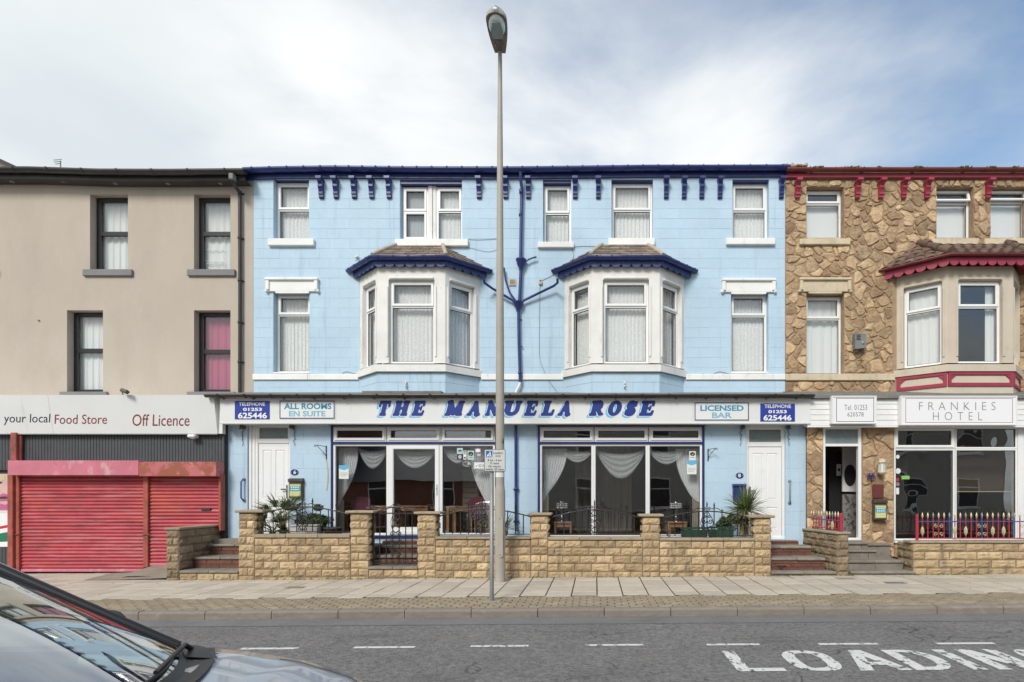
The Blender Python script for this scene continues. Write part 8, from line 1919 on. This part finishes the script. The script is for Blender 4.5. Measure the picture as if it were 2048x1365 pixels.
#        x      halfwidth  shoulder z   crown z (centre height above shoulder)
SH = [(-5.35, .60, .78, .04), (-5.25, .74, .88, .04), (-4.9, .83, .93, .04), (-4.2, .865, .94, .03), (-3.0, .875, .955, .03), (-2.25, .872, .965, .03), (-2.0, .865, .965, .045), (-1.7, .86, .945, .055), (-1.4, .85, .90, .06), (-1.15, .82, .835, .06), (-1.0, .77, .76, .055), (-.90, .66, .66, .03), (-.86, .55, .56, .01)]
m = MB(); xs = [-5.35 + 4.49 * k / 130 for k in range(131)]; ring_ = []
def section(x):
    hw, zs, cr = curve(SH, x); zb = .20; pts = []
    side = [(hw * .90, zb), (hw * .97, zb + .10), (hw, .45 if zs > .5 else zs * .8), (hw * .998, zs - .18 if zs > .6 else zs * .85), (hw * .975, zs - .08), (hw * .955, zs - .03), (hw * .92, zs)]
    topc = [(hw * s_, zs + cr * (1 - (s_ / .92) ** 2)) for s_ in (.80, .60, .40, .20, 0)]
    h = side + topc
    return [(x, yc + y, rzc + z) for y, z in h] + [(x, yc - y, rzc + z) for y, z in h[-2::-1]]
secs = [section(x) for x in xs]; K = len(secs[0]); wheels = (-1.83, -4.45)
vs = [p for s_ in secs for p in s_]; fs = []
for i in range(len(xs) - 1):
    for k in range(K - 1):
        xm = (xs[i] + xs[i + 1]) / 2; z = (secs[i][k][2] + secs[i][k + 1][2]) / 2 - rzc
        if (k < 3 or k > K - 5) and any((xm - wx) ** 2 + (z - .31) ** 2 < .345 ** 2 for wx in wheels): continue
        top = 6 < k < K - 8
        ym = abs((secs[i][k][1] + secs[i][k + 1][1]) / 2 - yc) / .77
        if top and -4.75 < xm < -1.56 - .33 * ym ** 1.8: continue        # under the glasshouse
        fs.append((i * K + k, i * K + k + 1, (i + 1) * K + k + 1, (i + 1) * K + k))
m.add(vs, fs, True)
m.add(secs[0], [tuple(range(K))]); m.add(secs[-1], [tuple(range(K))[::-1]])
body = m.build('body', M['carpaint'], car)
bpy.data.objects[body.name]
# glasshouse curves (z over road)
def sideline(t): return None
RF = [(-4.55, .48, 1.38), (-4.2, .53, 1.48), (-3.6, .56, 1.535), (-3.1, .57, 1.53), (-2.90, .56, 1.50), (-2.82, .55, 1.475)]
m = MB()
def roof(u, v):
    x = -4.55 + u * 1.75; hw, z = curve(RF, min(-2.821, x)); s_ = 2 * v - 1; x += .05 * (1 - s_ * s_) * (u > .5) * (u - .5) * 2
    return (x, yc + hw * s_, rzc + z - .035 * s_ ** 2 - .03 * abs(s_) ** 7 + .005)
m.grid(roof, 22, 16); m.build('roof', M['carpaint'], car)
# windscreen
def ws(u, v, o=0):
    s_ = 2 * u - 1; xb = -1.56 - .45 * abs(s_) ** 1.8; yb = .77 * s_; zb = .985 - .015 * s_ * s_; xt = -2.74 - .05 * s_ * s_; yt = .56 * s_; zt = 1.475 - .045 * s_ * s_
    bul = .05 * math.sin(v * math.pi) * max(0, 1 - s_ * s_); n = Vector((.4, 0, .9)).normalized() * (bul + o); return (lerp(xb, xt, v) + n.x, yc + lerp(yb, yt, v), rzc + lerp(zb, zt, v) + n.z)
m = MB(); m.grid(lambda u, v: ws(.035 + .93 * u, .02 + .95 * v), 28, 12); m.build('windscreen', M['carglass'], car)
m = MB()
for u0, u1 in ((.005, .05), (.95, .995)): m.grid(lambda u, v: ws(u0 + (u1 - u0) * u, v, .002), 2, 14)
m.grid(lambda u, v: ws(.04 + .92 * u, .0 + .035 * v, .002), 28, 2); m.grid(lambda u, v: ws(.04 + .92 * u, .965 + .035 * v, .002), 28, 2); m.build('windscreen_surround', M['black'], car)
for s_ in (0, 1):
    m = MB(); m.tube([ws(.0 + s_, k / 12, .006) for k in range(13)], .022, 8); m.build('windscreen_pillar', M['black'], car)
    m = MB(); m.tube([ws(-.028 + s_ * 1.056, k / 12, -.004) for k in range(13)], .026, 8); m.build('pillar_trim', M['carpaint'], car)
# side glass and pillars
for s_ in (-1, 1):
    def sg_(u, v, o=0):
        x0, x1 = -4.75 + .35 * v ** 1.3, -2.02 - .82 * v; x = lerp(x0, x1, u); hb, zs, _ = curve(SH, x); hr, zr = curve(RF, max(-4.55, min(-2.821, x))) ; zb = zs - .005; tp = min(zr - .035, 9); zz = lerp(zb, lerp(zb, tp, 1), v); yy = lerp(hb * .925, hr * .99, v ** 1.15); return (x, yc + s_ * (yy + o), rzc + zz)
    m = MB(); m.grid(lambda u, v: sg_(u, v * .97), 30, 8); m.build('side_window', M['carglass'], car)
    for uu, wd in ((.50, .022), (.985, .012), (.02, .03)): m = MB(); m.grid(lambda u, v: sg_(uu - wd + 2 * wd * u if 0 <= uu - wd + 2 * wd * u <= 1 else uu, v, .006), 2, 8); m.build('door_pillar', M['black'], car)
    m = MB(); m.tube([sg_(k / 20, 0, .008) for k in range(21)], .012, 6); m.build('waist_trim', M['black'], car)
    # mirror
    mx_, my, mz = -2.56, yc + s_ * 1.0, rzc + 1.02; m = MB(); m.lathe((mx_, my, mz), [(0, -.10), (.045, -.095), (.075, -.05), (.08, 0), (.07, .05), (.04, .09), (0, .095)], 12, 'y'); mm = m.build('door_mirror', M['black'], car)
    m = MB(); m.tube([(mx_ + .06, yc + s_ * .83, rzc + .95), (mx_ + .02, my - s_ * .04, mz - .06)], .02, 6); m.build('mirror_arm', M['black'], mm)
    # wheels
    for wx in wheels:
        m = MB(); yy = yc + s_ * .76; m.lathe((wx, yy, rzc + .315), [(.19, -.09), (.29, -.10), (.312, -.07), (.315, 0), (.312, .07), (.29, .10), (.19, .09)], 28, 'y'); wv = m.build('wheel', M['tyre'], car)
        m = MB(); m.lathe((wx, yy + s_ * .07, rzc + .315), [(0, s_ * .0), (.05, s_ * .015), (.19, s_ * .0), (.205, s_ * .02)], 24, 'y')
        for q in range(5): a = q * 1.2566; m.tube([(wx, yy + s_ * .085, rzc + .315), (wx + .19 * math.cos(a), yy + s_ * .085, rzc + .315 + .19 * math.sin(a))], [.035, .022], 6)
        m.build('rim', M['silver'], wv)
    m = MB(); hx = -1.02; m.grid(lambda u, v: (lerp(-1.22, -.93, u), yc + s_ * (curve(SH, lerp(-1.22, -.93, u))[0] * .985 + .006 - .03 * v), rzc + .60 + (.13 - .06 * u) * v), 8, 4); m.build('headlight', M['lens'], car)
# scuttle panel, wiper, bonnet gap
def bon(u, o=0): s_ = 2 * u - 1; return (-1.72 - .04 * s_ * s_ + o, yc + .74 * s_)
m = MB()
def scut(u, v):
    s_ = 2 * u - 1; a = ws(u, .0, -.004); xq = -1.50 - .33 * abs(s_) ** 1.8; hw, zs, cr = curve(SH, xq); b = (xq, yc + .76 * s_, rzc + zs + cr * (1 - (.76 * s_ / (hw * .92)) ** 2) + .006); return tuple(lerp(p, q, v) for p, q in zip(a, b)) if True else None
m.grid(lambda u, v: (lambda p: (p[0], p[1], p[2] + .006 - .004 * math.sin(v * math.pi)))(scut(u, v)), 28, 5); m.build('scuttle_panel', M['black'], car)
for q in (0, 1):
    m = MB()
    def hc(u, v):
        s_ = (1 - .30 * u) if q else (-1 + .30 * u); a = ws((s_ + 1) / 2, .012, .006); xq = -1.49 - .33 * abs(s_) ** 1.8 - .07 * (1 - u); hw, zs, cr = curve(SH, xq); yy = .775 * s_
        b = (xq, yc + yy, rzc + zs + cr * (1 - (yy / (hw * .92)) ** 2) + .012)
        return (lerp(a[0], b[0], v), lerp(a[1], b[1], v), lerp(a[2], b[2], v) + .022 * math.sin(v * math.pi) * math.sin(u * math.pi))
    m.grid(hc, 10, 8); m.build('hinge_cover', M['black'], car)
for s_ in (-1, 1):    # bonnet shut lines
    m = MB(); m.tube([(lambda hw, zs, cr: (x, yc + s_ * hw * .86, rzc + zs + cr * (1 - (.86 / .92) ** 2) - .001))(*curve(SH, x)) for x in [-1.50 + .55 * k / 20 for k in range(21)]], .004, 5); m.build('bonnet_gap', M['black'], car)
for off, nm in ((.66, 0), (-.02, 1)):
    m = MB(); u0 = (off / .77 + 1) / 2; p0 = Vector(ws(u0, -.10, .02)); p1 = Vector(ws(u0 - .03, .02, .04)); p2 = Vector(ws(u0 - .34, .05, .035)); m.tube([p0, p1, p2], [.014, .012, .008], 6); wv = m.build('wiper_arm', M['black'], car)
    m = MB(); m.tube([Vector(ws(u0 - .34 + .30 * (k - 4) / 8, .04 + .002 * k, .014)) for k in range(9)], .008, 5); m.build('wiper_blade', M['black'], wv)
m = MB(); m.box(-2.9, -1.95, yc - .68, yc + .68, rzc + .78, rzc + .86); m.grid(lambda u, v: (lerp(-1.98, -2.6, u), yc + lerp(-.68, .68, v), rzc + .93 + .02 * math.sin(u * 3)), 6, 6); m.build('dashboard', M['seal'], car)
for s_ in (-.36, .36):
    m = MB(); m.bev(-3.55, -3.42, yc + s_ - .23, yc + s_ + .23, rzc + .45, rzc + 1.08, .05); m.bev(-3.53, -3.44, yc + s_ - .12, yc + s_ + .12, rzc + 1.09, rzc + 1.26, .04); m.bev(-3.5, -2.95, yc + s_ - .24, yc + s_ + .24, rzc + .4, rzc + .55, .04); m.build('seat', M['seal'], car)
m = MB(); m.quad((-5.2, yc - .8, rzc + .21), (-1.2, yc - .8, rzc + .21), (-1.2, yc + .8, rzc + .21), (-5.2, yc + .8, rzc + .21)); m.build('underside', M['black'], car)
px_, py_ = -2.02, yc + .50
m = MB(Matrix.Translation((px_, py_, rzc + .975)) @ Matrix.Rotation(R(20), 4, 'Z') @ Matrix.Rotation(R(8), 4, 'Y')); m.tube([(-.17, 0, 0), (.15, 0, 0)], [.03, .026], 10); pr = m.build('rolled_paper', M['paper']); tagp(pr, 'rolled white printed paper lying on the car dashboard behind the windscreen', 'paper')
def rear(u, v): s_ = 2 * u - 1; return (lerp(-4.98 , -4.57, v) + .04 * (1 - s_ * s_) * (-1), yc + s_ * lerp(.72, .47, v), rzc + lerp(.96, 1.32 - .02 * s_ * s_, v))
m = MB(); m.grid(rear, 12, 6); m.build('rear_window', M['carglass'], car)
m = MB(); m.tube([(-.87, yc - .5, rzc + .38), (-.85, yc, rzc + .38), (-.87, yc + .5, rzc + .38)], .09, 8); m.build('bumper', M['carpaint'], car)

# ================================================================ OPPOSITE SIDE (behind the camera, seen in the glass)
m = MB(); strip(m, XL - 10, XR + 10, -3.6, .76, lambda x: GZ(x) - .0, 12); tagp(m.build('near_pavement', M['slab']), kind='structure')
def house(xa, xb, yf, h, wm, label, wins, rh=2.2):
    v = thing('terraced_house', label, 'house', ((xa + xb) / 2, yf, 0), 'terrace across the street behind the camera'); m = MB(); m.box(xa, xb, yf - 8, yf, -.1, h); m.build('wall', M[wm], v)
    m = MB(); m.add([(xa, yf + .25, h), (xb, yf + .25, h), (xb, yf - 4, h + rh), (xa, yf - 4, h + rh), (xb, yf - 8.2, h), (xa, yf - 8.2, h)], [(0, 1, 2, 3), (3, 2, 4, 5), (0, 3, 5), (1, 4, 2), (0, 5, 4, 1)]); m.build('roof', M['roof'], v)
    for (cx, z0, z1, w_) in wins:
        m = MB(); m.box(cx - w_ / 2, cx + w_ / 2, yf, yf + .04, z0, z1); f = m.build('window', M['upvc'], v); m = MB(); m.box(cx - w_ / 2 + .06, cx + w_ / 2 - .06, yf + .041, yf + .05, z0 + .06, (z0 + z1) / 2 + .2); m.box(cx - w_ / 2 + .06, cx + w_ / 2 - .06, yf + .041, yf + .05, (z0 + z1) / 2 + .26, z1 - .06); m.build('pane', M['blackframe'], f)
        m = MB(); m.box(cx - w_ / 2 - .1, cx + w_ / 2 + .1, yf, yf + .1, z0 - .1, z0 - .002); m.build('sill', M['white'], f)
for k, (xa, xb, h, wm) in enumerate(((-19, -12.6, 5.6, 'redbrick'), (-12.6, -5.4, 2.3, 'redbrick'), (-5.4, 1.5, 5.6, 'pebble'), (1.5, 7.5, 5.8, 'pebble'), (7.5, 13.5, 5.8, 'redbrick'), (13.5, 20, 6.2, 'pebble'))):
    ws_ = [(xa + (xb - xa) * t, z, z + 1.4, 1.0) for t in (.28, .72) for z in ((1.0, 3.6) if h > 4 else (1.0,))]
    house(xa, xb, -3.6, h, wm, ['red brick house reflected at the far left', 'low brick building with a big slate roof reflected in the left shop window', 'grey rendered house reflected between the shop windows', 'grey rendered house reflected in the right shop window', 'red brick house reflected in the stone hotel windows', 'taller rendered house reflected at the far right'][k], ws_, 2.4 if h > 4 else 2.3)
print('objects', len(bpy.data.objects), 'tris approx', sum(len(m.polygons) for m in bpy.data.meshes) * 2, 'build', round(time.time() - T0, 1), 's')
